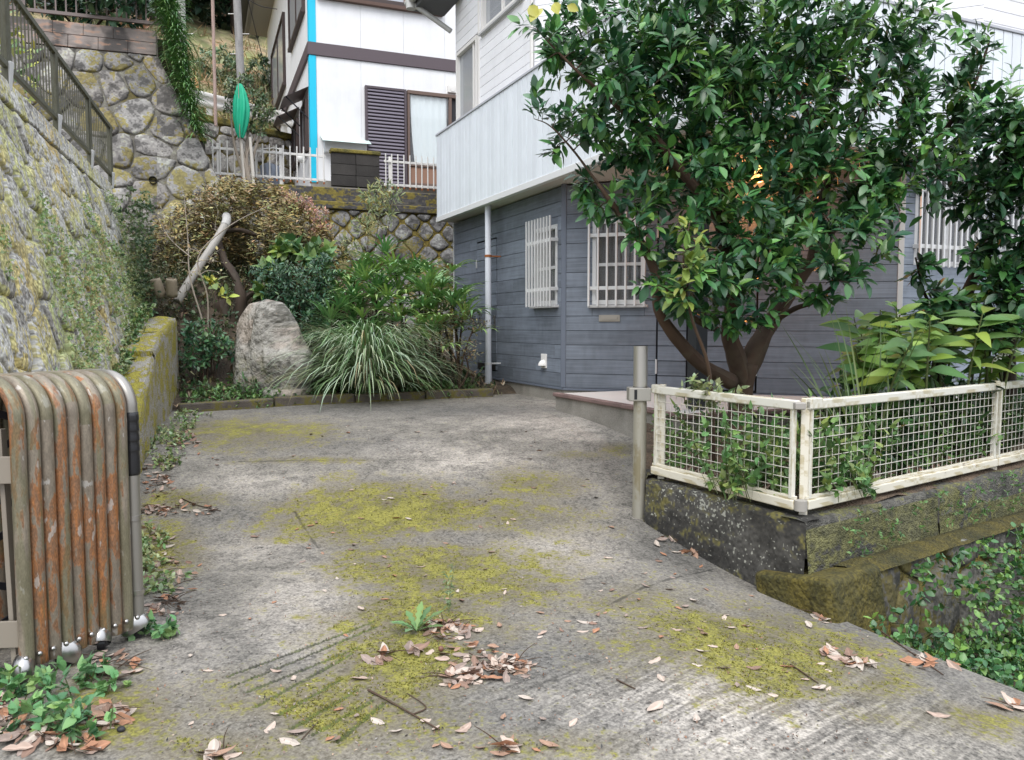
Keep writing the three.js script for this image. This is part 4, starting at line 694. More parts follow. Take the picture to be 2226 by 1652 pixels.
  side(0.6, 3.3, 6.6, 8.4, 0); side(4.6, 8.2, 6.2, 8.0, 0);
  side(0.35, 1.3, 3.7, 4.72, 0.5); side(2.0, 3.0, 3.75, 4.72, 0.5);
  const sd = mesh('door', bx(-0.05, 0, 2.95, 4.5, -6.4, -5.3), std({ color: [0.5, 0.5, 0.5] }), t); mesh('door_frame', [bx(-0.09, 0.0, 2.95, 4.6, -5.3, -5.15), bx(-0.09, 0, 2.95, 4.6, -6.6, -6.4)], fr, sd);
  mesh('wall_lamp', [rod(V(-0.0, 3.55, -0.42), V(-0.14, 3.6, -0.42), 0.02), new THREE.SphereGeometry(0.09, 12, 8).translate(-0.16, 3.5, -0.42)].map((g) => uvBox(g)), M.whitePaint, t);
  // roof with deep eaves
  const rf = mesh('roof', prism([[-0.55, 0.6], [9.5, 0.6], [9.5, -10.4], [-0.55, -10.4]], 9.3, 9.42), std({ color: [0.3, 0.28, 0.26], roughness: 0.8 }), t);
  mesh('roof_slope', (() => { const g = new THREE.ConeGeometry(7.6, 1.9, 4, 1); g.rotateY(Math.PI / 4); g.scale(0.98, 1, 1.08); g.translate(4.4, 10.38, -5); return uvBox(g); })(), std({ color: [0.08, 0.08, 0.085] }), rf);
  mesh('gutter', rod(V(-0.6, 9.33, 0.6), V(-0.6, 9.33, -10.4), 0.07, 0.07, 10), std({ color: [0.2, 0.19, 0.18] }), rf);
}

// ------------------------------------------------------------------ folding gate on the left
{
  const P0 = at(59, 1450, 2.98), P9 = at(299, 1358, 3.41); P9.y = P0.y;
  const step = P9.clone().sub(P0).divideScalar(9), f = V(-0.914, 0, -0.407).normalize(), base = P0.clone().setY(groundY(P0.x, P0.z));
  const t = thing('folding_gate', 'folded rusty steel accordion gate of ten bent tubes on caster wheels', 'gate', base);
  const H = 1.1, W = 0.4, Rb = 0.14, y0 = P0.y - base.y, o = V(0, 0, 0);
  const gateC = colorTex(256, 1024, (u, v) => {
    const n = fbm(u * 4, v * 9, 5, 401, 4) - 0.5, f2 = fbm(u * 14, v * 40, 4, 403, 14) - 0.5, sp = vnoise(u * 60, v * 260, 405, 60) - 0.5;
    let c = mul3(mix3([0.21, 0.175, 0.135], [0.3, 0.26, 0.2], clamp(0.5 + n * 2)), 1 + f2 * 0.6);
    const r = sstep(-0.03, 0.09, n * 0.9 + f2 * 0.6 + 0.19 * Math.cos((v - 0.35) * 6.28) - 0.02);
    c = mix3(c, mul3(mix3([0.36, 0.125, 0.025], [0.22, 0.1, 0.045], clamp(0.5 + 3 * f2)), 1 + 0.5 * sp), r * 0.82);
    c = mix3(c, [0.5, 0.48, 0.45], sstep(0.2, 0.25, fbm(u * 6 + 9, v * 30, 4, 407) - 0.53 + 0.4 * f2) * 0.55);
    c = mix3(c, [0.14, 0.14, 0.07], sstep(0.1, 0.2, fbm(u * 3, v * 5, 3, 409) - 0.5) * 0.5);
    return mul3(c, 1 + 0.3 * sp);
  });
  for (let i = 0; i < 10; i++) {
    const p = step.clone().multiplyScalar(i).setY(y0), q = p.clone().addScaledVector(f, W), pts = [], cc = (c, a0, a1, k) => { for (let j = 0; j <= k; j++) { const a = lerp(a0, a1, j / k); pts.push(c.clone().addScaledVector(f, Math.cos(a) * Rb).add(V(0, Math.sin(a) * Rb, 0))); } };
    pts.push(q.clone(), q.clone().add(V(0, H * 0.3, 0)), q.clone().add(V(0, H * 0.65, 0)));
    cc(q.clone().addScaledVector(f, -Rb).setY(y0 + H - Rb), 0, Math.PI / 2, 6);
    cc(p.clone().addScaledVector(f, Rb).setY(y0 + H - Rb), Math.PI / 2, Math.PI, 6);
    for (const k of [0.8, 0.65, 0.5, 0.35, 0.2, 0.1, 0]) pts.push(p.clone().add(V(0, (H - Rb) * k, 0)));
    const g = limb(pts, pts.map(() => 0.0275), 16, 2), last = i === 9;
    { const uv = g.attributes.uv; for (let k = 0; k < uv.count; k++) uv.setXY(k, uv.getX(k) / 0.172, uv.getY(k)); }
    const mat = last ? std({ color: [0.3, 0.285, 0.26], metalness: 0.7, roughness: 0.38 }) : std({ map: rep(gateC, 1, 0.55, i * 0.37, [0.62, 0.1, 0.16, 0.34, 0.19, 0.14, 0.24, 0.18, 0.64][i]), roughness: 0.5, metalness: 0.35 });
    const fr = mesh('frame', g, mat, t);
    mesh('bolt', new THREE.SphereGeometry(0.011, 10, 8).translate(p.x + 0.012, p.y + 0.045, p.z + 0.026), M.chrome, fr);
    if (last) {
      mesh('grip', limb([0.86, 0.83, 0.82, 0.79, 0.78, 0.75, 0.74, 0.71, 0.7, 0.66, 0.62, 0.61].map((k) => p.clone().add(V(0, H * k, 0))), [0.03, 0.032, 0.0295, 0.032, 0.0295, 0.032, 0.0295, 0.032, 0.03, 0.0315, 0.0315, 0.029], 14, 2), M.black, fr);
      for (const k of [0.43, 0.13]) mesh('collar', rod(p.clone().add(V(0, H * k, 0)), p.clone().add(V(0, H * k + 0.02, 0)), 0.032, 0.032, 16), M.chrome, fr);
    }
    if (i % 3 === 0) {
      const c = new THREE.Group(); c.name = 'caster'; c.position.copy(p); t.add(c); const yb = -(y0 - 0);
      mesh('stem', rod(V(0, 0.01, 0), V(0, -0.03, 0), 0.016, 0.02, 12), M.black, c);
      const s = new THREE.SphereGeometry(0.055, 18, 12, 0, Math.PI * 2, 0, Math.PI * 0.6); s.scale(0.75, 1.1, 1.2); s.rotateX(0.5); s.rotateY(0.5 + 0.5 * i); s.translate(-0.01, yb + 0.058, 0.005);
      mesh('cover', s, M.chrome, c);
      mesh('wheel', new THREE.CylinderGeometry(0.036, 0.036, 0.03, 18).rotateZ(Math.PI / 2).rotateY(0.5 + 0.5 * i).translate(-0.01, yb + 0.038, 0.0), M.black, c);
    }
  }
  // lattice links between the frames and the wall side plates
  for (const y of [0.2, 0.55, 0.9]) for (const s of [-1, 1]) mesh('link', bar(V(-0.02, y0 + y - 0.1 * s, 0.0).addScaledVector(f, W * 0.5), step.clone().multiplyScalar(9).add(V(0, y0 + y + 0.1 * s, 0)).addScaledVector(f, W * 0.5 + 0.02 * s), 0.008, 0.03), M.dark, t);
  const plateM = std({ color: [0.27, 0.235, 0.19], roughness: 0.6, metalness: 0.2 }), l = step.clone().setY(0).normalize().multiplyScalar(-1);
  for (const y of [0.13, 0.77]) mesh('hinge_plate', bar(V(0, y0 + y, 0).addScaledVector(f, 0.01), V(0, y0 + y, 0).addScaledVector(f, 0.015).addScaledVector(V(-1, 0, 0.1), 0.11), 0.012, 0.105), plateM, t);
  const hp = V(-0.13, 0, -0.02).addScaledVector(l, 0.0);
  mesh('hinge_post', bar(V(hp.x - 0.06, 0, hp.z), V(hp.x - 0.06, 1.26, hp.z), 0.06, 0.06, V(0, 0, 1)), M.dark, t);
  mesh('side_bar', [bar(V(-0.06, y0 + 0.0, -0.03), V(-0.1, y0 + 0.92, -0.06), 0.02, 0.035, V(0, 0, 1))], plateM, t);
}
// ------------------------------------------------------------------ steel gate post with its latch box
{
  const p = V(0.873, 0, -5.37); p.y = groundY(p.x, p.z) - 0.02; const top = EYE - 0.135 - p.y;
  const t = thing('gate_post', 'round steel gate post with a square latch box at the end of the mesh fence', 'post', p);
  const pm = std({ color: [0.4, 0.38, 0.32], map: rep(grimeC, 1, 1), roughness: 0.5, metalness: 0.45 });
  mesh('post', rod(V(0, 0, 0), V(0, top - 0.3, 0), 0.045, 0.045, 24), pm, t);
  mesh('sleeve', [rod(V(0, top - 0.31, 0), V(0, top, 0), 0.0475, 0.0475, 24, true), new THREE.RingGeometry(0.04, 0.0475, 24).rotateX(-Math.PI / 2).translate(0, top, 0), rod(V(0, top - 0.31, 0), V(0, top - 0.001, 0), 0.04, 0.04, 24, true)].map((g) => uvBox(g)), std({ color: [0.5, 0.48, 0.44], roughness: 0.4, metalness: 0.75 }), t);
  const b = mesh('latch_box', [bx(-0.085, 0.065, top - 0.37, top - 0.28, -0.06, 0.062, 0.006)], std({ color: [0.42, 0.4, 0.36], roughness: 0.45, metalness: 0.6 }), t);
  mesh('slot', bx(-0.05, -0.03, top - 0.358, top - 0.292, 0.0615, 0.064, 0), M.black, b);
  mesh('ring', rod(V(0, top - 0.284, 0), V(0, top - 0.272, 0), 0.051, 0.051, 24), M.chrome, b);
}
// ------------------------------------------------------------------ cream wire mesh fence, two runs meeting at a corner
const FA = V(0.96, 0, -5.33), FB = V(1.557, 0, -4.23), FC = V(3.46, 0, -5.62), FDir = FC.clone().sub(FB).normalize(), FD = FB.clone().addScaledVector(FDir, 4.6);
{
  const t = thing('mesh_fence', 'cream painted wire mesh fence bent at a corner round the planting bed', 'fence', FB.clone().setY(EYE - 1.0)), o = t.position;
  const dirty = std({ color: [0.68, 0.64, 0.54], map: rep(grimeC, 1.3, 6), roughness: 0.65 }), wm = std({ color: [0.58, 0.55, 0.49], roughness: 0.55 });
  function panel(a, b, top, bot, n) {
    const A = (s, y) => a.clone().lerp(b, s).setY(EYE + y).sub(o), L = a.distanceTo(b), e = b.clone().sub(a).normalize(), nn = V(e.z, 0, -e.x), ins = 0.03 / L;
    mesh('top_rail', bar(A(0, top - 0.026), A(1, top - 0.026), 0.045, 0.052, V(0, 1, 0), 0.008), M.cream, t);
    const br = mesh('bottom_rail', bar(A(0, bot + 0.028), A(1, bot + 0.028), 0.05, 0.055, V(0, 1, 0), 0.008), dirty, t); mesh('rail_lip', bar(A(0, bot + 0.066), A(1, bot + 0.066), 0.022, 0.02), dirty, br);
    for (const s of [ins, 1 - ins]) mesh('stile', bar(A(s, bot + 0.06), A(s, top - 0.05), 0.024, 0.028, nn), M.cream, t);
    const rows = 8, wr = rod(A(ins, 0), A(1 - ins, 0), 0.0026, 0.0026, 6, true); for (let i = 1; i <= rows; i++) { const w = mesh('wire', wr, wm, t); w.position.y = lerp(bot + 0.06, top - 0.05, i / (rows + 1)); }
    const vr = rod(V(0, EYE + bot + 0.05 - o.y, 0), V(0, EYE + top - 0.045 - o.y, 0), 0.002, 0.002, 6, true);
    for (let i = 1; i < n; i++) { const w = mesh('wire', vr, wm, t); const q = A(i / n, 0); w.position.set(q.x + nn.x * 0.004, 0, q.z + nn.z * 0.004); }
  }
  panel(FA, FB.clone().lerp(FA, 0.02), -0.4, -1.0, 22);
  const FB2 = FB.clone().addScaledVector(FDir, 0.05);
  panel(FB2, FC, -0.4, -1.0, 36); panel(FC.clone().addScaledVector(FDir, 0.012), FD, -0.4, -1.0, 34);
  const inn = V(0.35, 0, -0.94);
  const post = (p, back) => { const q = p.clone().addScaledVector(inn, back).sub(o); mesh('post', [bar(V(q.x, -0.18, q.z), V(q.x, 0.61, q.z), 0.045, 0.045, V(0.35, 0, -0.94), 0.005)], dirty, t); };
  post(FA.clone().lerp(FB, 0.06), 0.05); post(FB.clone().add(V(0.02, 0, 0)), 0.06); post(FC, 0.05); post(FD, 0.05);
  const gm = std({ color: [0.33, 0.31, 0.28], roughness: 0.7 }), c = FB.clone().addScaledVector(FDir, 0.012).sub(o);
  mesh('corner_joint', [rod(V(c.x, 0.002, c.z), V(c.x, 0.058, c.z), 0.034, 0.034, 14)], gm, t);
  mesh('corner_joint', [bx(c.x - 0.05, c.x + 0.01, 0.552, 0.592, c.z - 0.02, c.z + 0.022, 0.008)], gm, t);
  mesh('rail_cap', bar(FB2.clone().setY(EYE - 0.418).sub(o), FB2.clone().addScaledVector(FDir, 0.11).setY(EYE - 0.418).sub(o), 0.052, 0.058, V(0, 1, 0), 0.006), M.cream, t);
  mesh('rail_cap', bar(FA.clone().setY(EYE - 0.42).sub(o), FA.clone().lerp(FB, 0.06).setY(EYE - 0.42).sub(o), 0.052, 0.058, V(0, 1, 0), 0.006), M.cream, t);
}
// ------------------------------------------------------------------ bed behind the fence, held by a dark concrete wall over a rubble wall
const bedLine = [V(1.06, 0, -6.9), V(0.905, 0, -5.3), V(1.56, 0, -4.13), V(4.96, 0, -6.62)];
{
  const wallC = colorTex(1024, 512, (u, v) => {
    const a = u * 4, b = v * 1, n = fbm(a * 3, b * 4, 5, 421) - 0.5, f = fbm(a * 14, b * 14, 4, 423) - 0.5, sp = vnoise(a * 60, b * 60, 425) - 0.5, sp2 = vnoise(a * 110, b * 110, 427);
    let c = mul3(mix3([0.03, 0.028, 0.025], [0.1, 0.095, 0.085], clamp(0.35 + n * 1.8 + f)), 1 + 0.8 * sp);
    c = mix3(c, [0.42, 0.42, 0.36], sstep(0.8, 0.88, vnoise(a * 80, b * 80, 429) * 0.72 + sp2 * 0.35 + n * 0.5) * 0.8);
    const m = sstep(0.0, 0.22, fbm(a * 2.2 + 3, b * 3, 4, 431) - 0.58 + f * 0.7 + 0.14 * sstep(0.4, 0.15, b) + 0.25 * sp);
    return mix3(c, mul3(mix3([0.055, 0.05, 0.016], [0.13, 0.115, 0.03], clamp(0.5 + 2 * f)), 1 + sp), m * 0.85);
  });
  const wm = std({ map: rep(wallC, 0.25, 1), bumpMap: stoneB, bumpScale: 0.02 });
  const t = thing('bed_wall', 'dark stained concrete wall under the mesh fence', 'wall', V(1.56, EYE - 1.45, -4.13)), o = t.position;
  const out = V(-0.6, 0, 0.8);
  const strip = (a, b, y0, y1, thick, lean = 0.02, k = 1) => { // face from a to b, seen from the left of a->b
    const e = b.clone().sub(a), L = e.length(); e.normalize(); const n = V(-e.z, 0, e.x), nx = Math.ceil(L * 10);
    return sheet(nx, 12, (s, u) => { const d = s * L, p = a.clone().addScaledVector(e, d); const y = u < 0.7 ? lerp(y0, y1 - 0.015, u / 0.7) : y1 - (u < 0.76 ? 0.004 : 0); const off = u < 0.7 ? 0.0 + lean * (1 - u / 0.7) : u < 0.76 ? -0.012 : -0.012 - (u - 0.76) / 0.24 * thick; const j = 0.018 * (fbm(d * 5 + k * 9, u * 5, 3, 441 + k) - 0.5); p.addScaledVector(n, off + j); p.y = EYE + y + j * 0.5; return p.sub(o); }, (s, u) => [s * L + k * 1.3, u * 0.75]);
  };
  mesh('wall_face', strip(bedLine[0], bedLine[1], -1.5, -1.0, 0.12, 0.02, 1), std({ map: rep(wallC, 0.25, 1, 0.3, 0.2), bumpMap: stoneB, bumpScale: 0.02 }), t);
  mesh('wall_face', strip(bedLine[1], bedLine[2], -1.6, -1.03, 0.12, 0.03, 2), wm, t);
  const wallG = colorTex(1024, 256, (u, v) => { const a = u * 4, b = v, n = fbm(a * 3, b * 4, 5, 441) - 0.5, f = fbm(a * 16, b * 16, 4, 443) - 0.5, sp = vnoise(a * 60, b * 60, 445) - 0.5; let c = mul3(mix3([0.06, 0.057, 0.05], [0.19, 0.18, 0.155], clamp(0.45 + n * 1.5 + f)), 1 + 0.7 * sp); c = mix3(c, [0.03, 0.03, 0.025], sstep(0.05, 0.25, fbm(a * 9, b * 1.5, 3, 447) - 0.5 + 0.4 * f) * 0.7); const m = sstep(-0.12, 0.12, n + f * 0.7 + 0.3 * sp + 0.5 * (b - 0.3)); return mix3(c, mul3(mix3([0.06, 0.06, 0.016], [0.15, 0.145, 0.04], clamp(0.5 + 2 * f)), 1 + sp), m * 0.75); });
  for (const [s0, s1, k] of [[0, 0.335, 3], [0.34, 0.66, 4], [0.665, 1, 5]]) mesh('wall_block', strip(bedLine[2].clone().lerp(bedLine[3], s0), bedLine[2].clone().lerp(bedLine[3], s1), -1.45, -1.035, 0.16, 0.03, k), std({ map: rep(wallG, 0.25, 1, 0.13 * k, 0.17 * k), bumpMap: mossB, bumpScale: 0.02 }), t);
  const darkMoss = std({ color: [0.38, 0.38, 0.33], map: mossC, bumpMap: mossB, bumpScale: 0.03 });
  // rubble wall below, standing a step forward
  const e = bedLine[3].clone().sub(bedLine[2]).normalize(), n = V(-e.z, 0, e.x), b0 = bedLine[2].clone().addScaledVector(e, -0.02).addScaledVector(n, 0.3).setY(EYE - 2.5), bat = 0.16;
  const up = V(0, Math.cos(bat), 0).addScaledVector(n, -Math.sin(bat)), r = thing('rubble_wall', 'dark rubble stone wall with a mossy ledge below the bed wall on the right', 'wall', b0);
  wallAxes(r, e, up); const Hh = 1.2 / Math.cos(bat), R = rng(81);
  stoneWall(r, [[0, 0], [4.4, 0], [4.4, Hh - 0.06], [0, Hh]], jitterSeeds(0, 4.4, 0, Hh, 0.42, 0.5, R, 0.9), { gap: 0.01, bulge: 0.035, mat: M.rubbleMossy, uvk: [0.7, 0.7, 0.1, 0.6], seed: 82, mortar: M.mossMortar, thick: 0.36, tint: (R) => { const k = 0.26 + 0.26 * R(); return [k, k * 0.97, k * 0.88]; } });
  mesh('ledge', sheet(40, 4, (s, u) => V(s * 4.1 + 0.25, Hh + 0.012 - 0.06 * s + 0.02 * (fbm(s * 30, u * 4, 3, 451) - 0.5) - (u < 0.1 ? 0.05 : 0), 0.06 - u * 0.3 - (u < 0.1 ? -0.012 : 0)), (s, u) => [s * 4.4, u * 0.4]), darkMoss, r);
  const es = new RoundedBoxGeometry(0.5, Hh + 0.0, 0.5, 6, 0.045), ep = es.attributes.position; for (let i = 0; i < ep.count; i++) { const x = ep.getX(i), y = ep.getY(i), z = ep.getZ(i), k = 1 + 0.22 * (fbm(x * 4 + 7, y * 4 + z * 3, 4, 453) - 0.5); ep.setXYZ(i, x * k, y * (1 + 0.1 * (k - 1)), z * k); }
  es.computeVertexNormals(); es.translate(0.2, Hh / 2 + 0.0, -0.17); mesh('end_stone', uvBox(es), std({ color: [0.36, 0.36, 0.3], map: mossC, bumpMap: stoneB, bumpScale: 0.05 }), r);
  // soil of the bed and the low bank on the right
  const bedPoly = (s, u) => { const f = bedLine[1].clone().lerp(bedLine[2], clamp(s / 0.3)).lerp(bedLine[3], s > 0.3 ? (s - 0.3) / 0.7 : 0), g = V(lerp(1.1, 8.5, s), 0, lerp(-6.85, -9.6, s)); const p = f.lerp(g, u); p.y = EYE - 1.05 + 0.1 * sstep(0, 0.4, u) + 0.12 * u + 0.08 * (fbm(p.x * 3, p.z * 3, 3, 461) - 0.5); return p; };
  structure('bed_soil', sheet(40, 20, (s, u) => { const p = bedPoly(s, lerp(0.02, 1, u)); return p; }), std({ color: [0.2, 0.16, 0.13], map: soilC, bumpMap: concB, bumpScale: 0.03 }));
}
const bankP = (s, u) => { const d = lerp(3.95, 0.9, s), x = rightEdge(d) - 0.02, p = V(x, groundY(x, -d), -d).addScaledVector(V(0.81, 0, -0.588), u * 3.6); p.y += -0.03 - 0.2 * sstep(0, 0.15, u) - 0.62 * u + 0.1 * (fbm(p.x * 3, p.z * 3, 3, 471) - 0.5); return p; };
structure('bank', sheet(30, 24, (s, u) => bankP(s, u), (s, u, p) => [p.x, -p.z]), M.soil);

// ------------------------------------------------------------------ trees and shrubs
const leafShapes = [0, 1, 2, 3].map((i) => { const l = new Leaves(); l.add(V(0, 0, 0), V(0, 0, 1), V(0, 1, 0), 1, [0.46, 0.42, 0.5, 0.38][i], [1, 1, 1], [0.12, 0.3, 0.05, 0.22][i], [0.25, 0.1, 0.4, 0.3][i], LEAF); return l.geometry(); });
const leafMats = new Map();
function leafMat(c, base) { const k = c.map((x) => x.toFixed(2)).join() + base.uuid; if (!leafMats.has(k)) { const m = base.clone(); m.vertexColors = true; m.color.setRGB(...c); leafMats.set(k, m); } return leafMats.get(k); }
function quat(d, n) { const s = new THREE.Vector3().crossVectors(n, d).normalize(), m = new THREE.Vector3().crossVectors(d, s).normalize(); return new THREE.Quaternion().setFromRotationMatrix(new THREE.Matrix4().makeBasis(s, m, d)); }
// limbs: [{pts, radii}], blobs: [[centre, radius, share]]; everything in world space, moved into the thing's own frame
function growPlant({ name, label, category, base, limbs, blobs, tips, perTip, L, W, cols, bark, mat, seed, single = 0, twigLen = 0.28, up = 0.5, twigR = 0.004, lumps = 0.12, group, squash = 0.85, shell = 0.45, shape = LEAF, droop = 0, seg = 5 }) {
  const R = rng(seed), t = thing(name, label, category, base.clone(), 0, group), o = base;
  const nodes = [];
  for (const { pts, radii } of limbs) {
    const P = pts.map((p) => p.clone().sub(o)); mesh(limbs.indexOf(limbs.find((l) => l.pts === pts)) === 0 ? 'trunk' : 'limb', limb(P, radii, radii[0] > 0.03 ? 12 : 7, 5, lumps, seed), bark, t);
    const c = new THREE.CatmullRomCurve3(P, false, 'centripetal'), N = Math.ceil(c.getLength() / 0.06); for (let i = Math.floor(N * 0.3); i <= N; i++) nodes.push({ p: c.getPoint(i / N), r: lerp(radii[0], radii[radii.length - 1], i / N) });
  }
  const total = blobs.reduce((s, b) => s + b[1] ** 2.4 * (b[2] ?? 1), 0), targets = [];
  for (const [c, r, k = 1] of blobs) { const n = Math.max(2, Math.round(tips * r ** 2.4 * k / total)); for (let i = 0; i < n; i++) { const d = rdir(R), q = Math.pow(lerp(shell, 1, R()), 0.6) * r * (0.85 + 0.3 * R()); d.y *= squash; targets.push(c.clone().addScaledVector(d, q).sub(o)); } }
  const near = (p) => { let b = null, bd = 1e9; for (const n of nodes) { const d = n.p.distanceToSquared(p) * (1 + 0.6 * (n.p.y > p.y ? 1 : 0)); if (d < bd) { bd = d; b = n; } } return [b, Math.sqrt(bd)]; };
  targets.sort((a, b) => near(a)[1] - near(b)[1]);
  const twigs = [], cloud = new Leaves(), front = [];
  for (const p of targets) {
    const [n] = near(p), d = p.clone().sub(n.p), len = d.length(); if (len < 0.02) continue;
    const m1 = n.p.clone().addScaledVector(d, 0.35).add(V((R() - 0.5) * 0.16 * len, (0.04 + 0.12 * R()) * len, (R() - 0.5) * 0.16 * len)), m2 = n.p.clone().addScaledVector(d, 0.72).add(V((R() - 0.5) * 0.1 * len, 0.06 * len - droop * 0.2, (R() - 0.5) * 0.1 * len));
    const r0 = Math.min(n.r * 0.7, twigR * (1 + len * 1.6)), pts = [n.p.clone(), m1, m2, p];
    twigs.push(limb(pts, [r0, r0 * 0.8, r0 * 0.55, twigR * 0.4], seg, 2));
    const c = new THREE.CatmullRomCurve3(pts), M2 = Math.ceil(len / 0.12); for (let i = 1; i < M2; i++) nodes.push({ p: c.getPoint(i / M2), r: lerp(r0, twigR * 0.5, i / M2) });
    const td = p.clone().sub(m2).normalize(), k = Math.round(perTip * (0.7 + 0.6 * R())), tone = cols[Math.floor(Math.pow(R(), 1.3) * cols.length)], a0 = R() * 6.28;
    const l0 = Math.min(len, twigLen), side = perp(td, R), sb = new THREE.Vector3().crossVectors(td, side);
    for (let i = 0; i < k; i++) {
      const f = 1 - (i / k) * l0 / len, q = c.getPoint(clamp(f)), a = a0 + i * 2.4 + (R() - 0.5), out = side.clone().multiplyScalar(Math.cos(a)).addScaledVector(sb, Math.sin(a));
      const dir = out.multiplyScalar(0.8 + 0.3 * R()).addScaledVector(td, 0.45 + 0.4 * R()).add(V(0, (R() - 0.45) * 0.5 + up * 0.3 - droop, 0)).normalize();
      const nrm = V((R() - 0.5) * 1.1, 1, (R() - 0.5) * 1.1 + 0.5).sub(dir.clone().multiplyScalar(dir.y)).normalize(), LL = L * (0.45 + 0.8 * R());
      const item = [q.clone().addScaledVector(dir, 0.012), dir, nrm, LL, W / L * LL * (0.85 + 0.3 * R()), vary(tone, R, 0.35, 0.2), R() * 0.35, 0.1 + 0.35 * R()];
      if (single) front.push(item); else cloud.add(...item, shape);
    }
  }
  if (single) { // the leaves that show largest: nearest the eye and not behind others
    const grid = new Map(), key = (it) => { const w = it[0].clone().add(o), d = -w.z; return Math.round(w.x / d * 46) + ',' + Math.round((w.y - EYE) / d * 46); };
    for (const it of front) { const k = key(it), d = -(it[0].z + o.z); if (!grid.has(k) || grid.get(k)[0] > d) grid.set(k, [d, it]); }
    const pick = new Set([...grid.values()].sort((a, b) => b[1][3] / b[0] - a[1][3] / a[0]).slice(0, single).map((x) => x[1]));
    let i = 0;
    for (const it of front) {
      if (!pick.has(it)) { cloud.add(...it, shape); continue; }
      const q = cols[i % cols.length], m = mesh('leaf', leafShapes[i++ % 4], leafMat(q.map((x) => x * (0.85 + 0.1 * (i % 4))), mat), t);
      m.position.copy(it[0]); m.quaternion.copy(quat(it[1], it[2])); m.scale.setScalar(it[3]);
    }
  }
  if (twigs.length) mesh('twigs', twigs, bark, t).userData.kind = 'stuff';
  const f = cloud.build('foliage', mat, t); f.userData.kind = 'stuff';
  return t;
}
// an arching strap: azimuth, elevation at the root and at the tip
function arcBlade(c, p, az, e0, e1, L, W, col, n = 8, shape = null) {
  const b = c.pos.length / 3, q = p.clone(), h = V(Math.cos(az), 0, Math.sin(az)), s = V(-h.z, 0, h.x);
  for (let i = 0; i <= n; i++) {
    const t = i / n, e = lerp(e0, e1, t * t * (1.6 - 0.6 * t)), w = W / 2 * (t < 0.1 ? 0.7 : t < 0.6 ? 1 : Math.sqrt(Math.max(0, (1 - t) / 0.4))) + 0.0004, up = V(-h.x * Math.sin(e), Math.cos(e), -h.z * Math.sin(e));
    for (const k of [0, 1, -1]) { c.pos.push(q.x + s.x * w * k + up.x * w * 0.3 * Math.abs(k), q.y + s.y * w * k + up.y * w * 0.3 * Math.abs(k), q.z + s.z * w * k + up.z * w * 0.3 * Math.abs(k)); c.uv.push(k * 0.5 + 0.5, t); const m = k ? 0.88 : 1.2; c.col.push(col[0] * m, col[1] * m, col[2] * m); }
    q.addScaledVector(h, Math.cos(e) * L / n); q.y += Math.sin(e) * L / n;
  }
  for (let i = 0; i < n; i++) { const a = b + i * 3, d = a + 3; c.idx.push(a, a + 1, d + 1, a, d + 1, d, a, d, d + 2, a, d + 2, a + 2); }
}
const P = (...a) => at(...a);
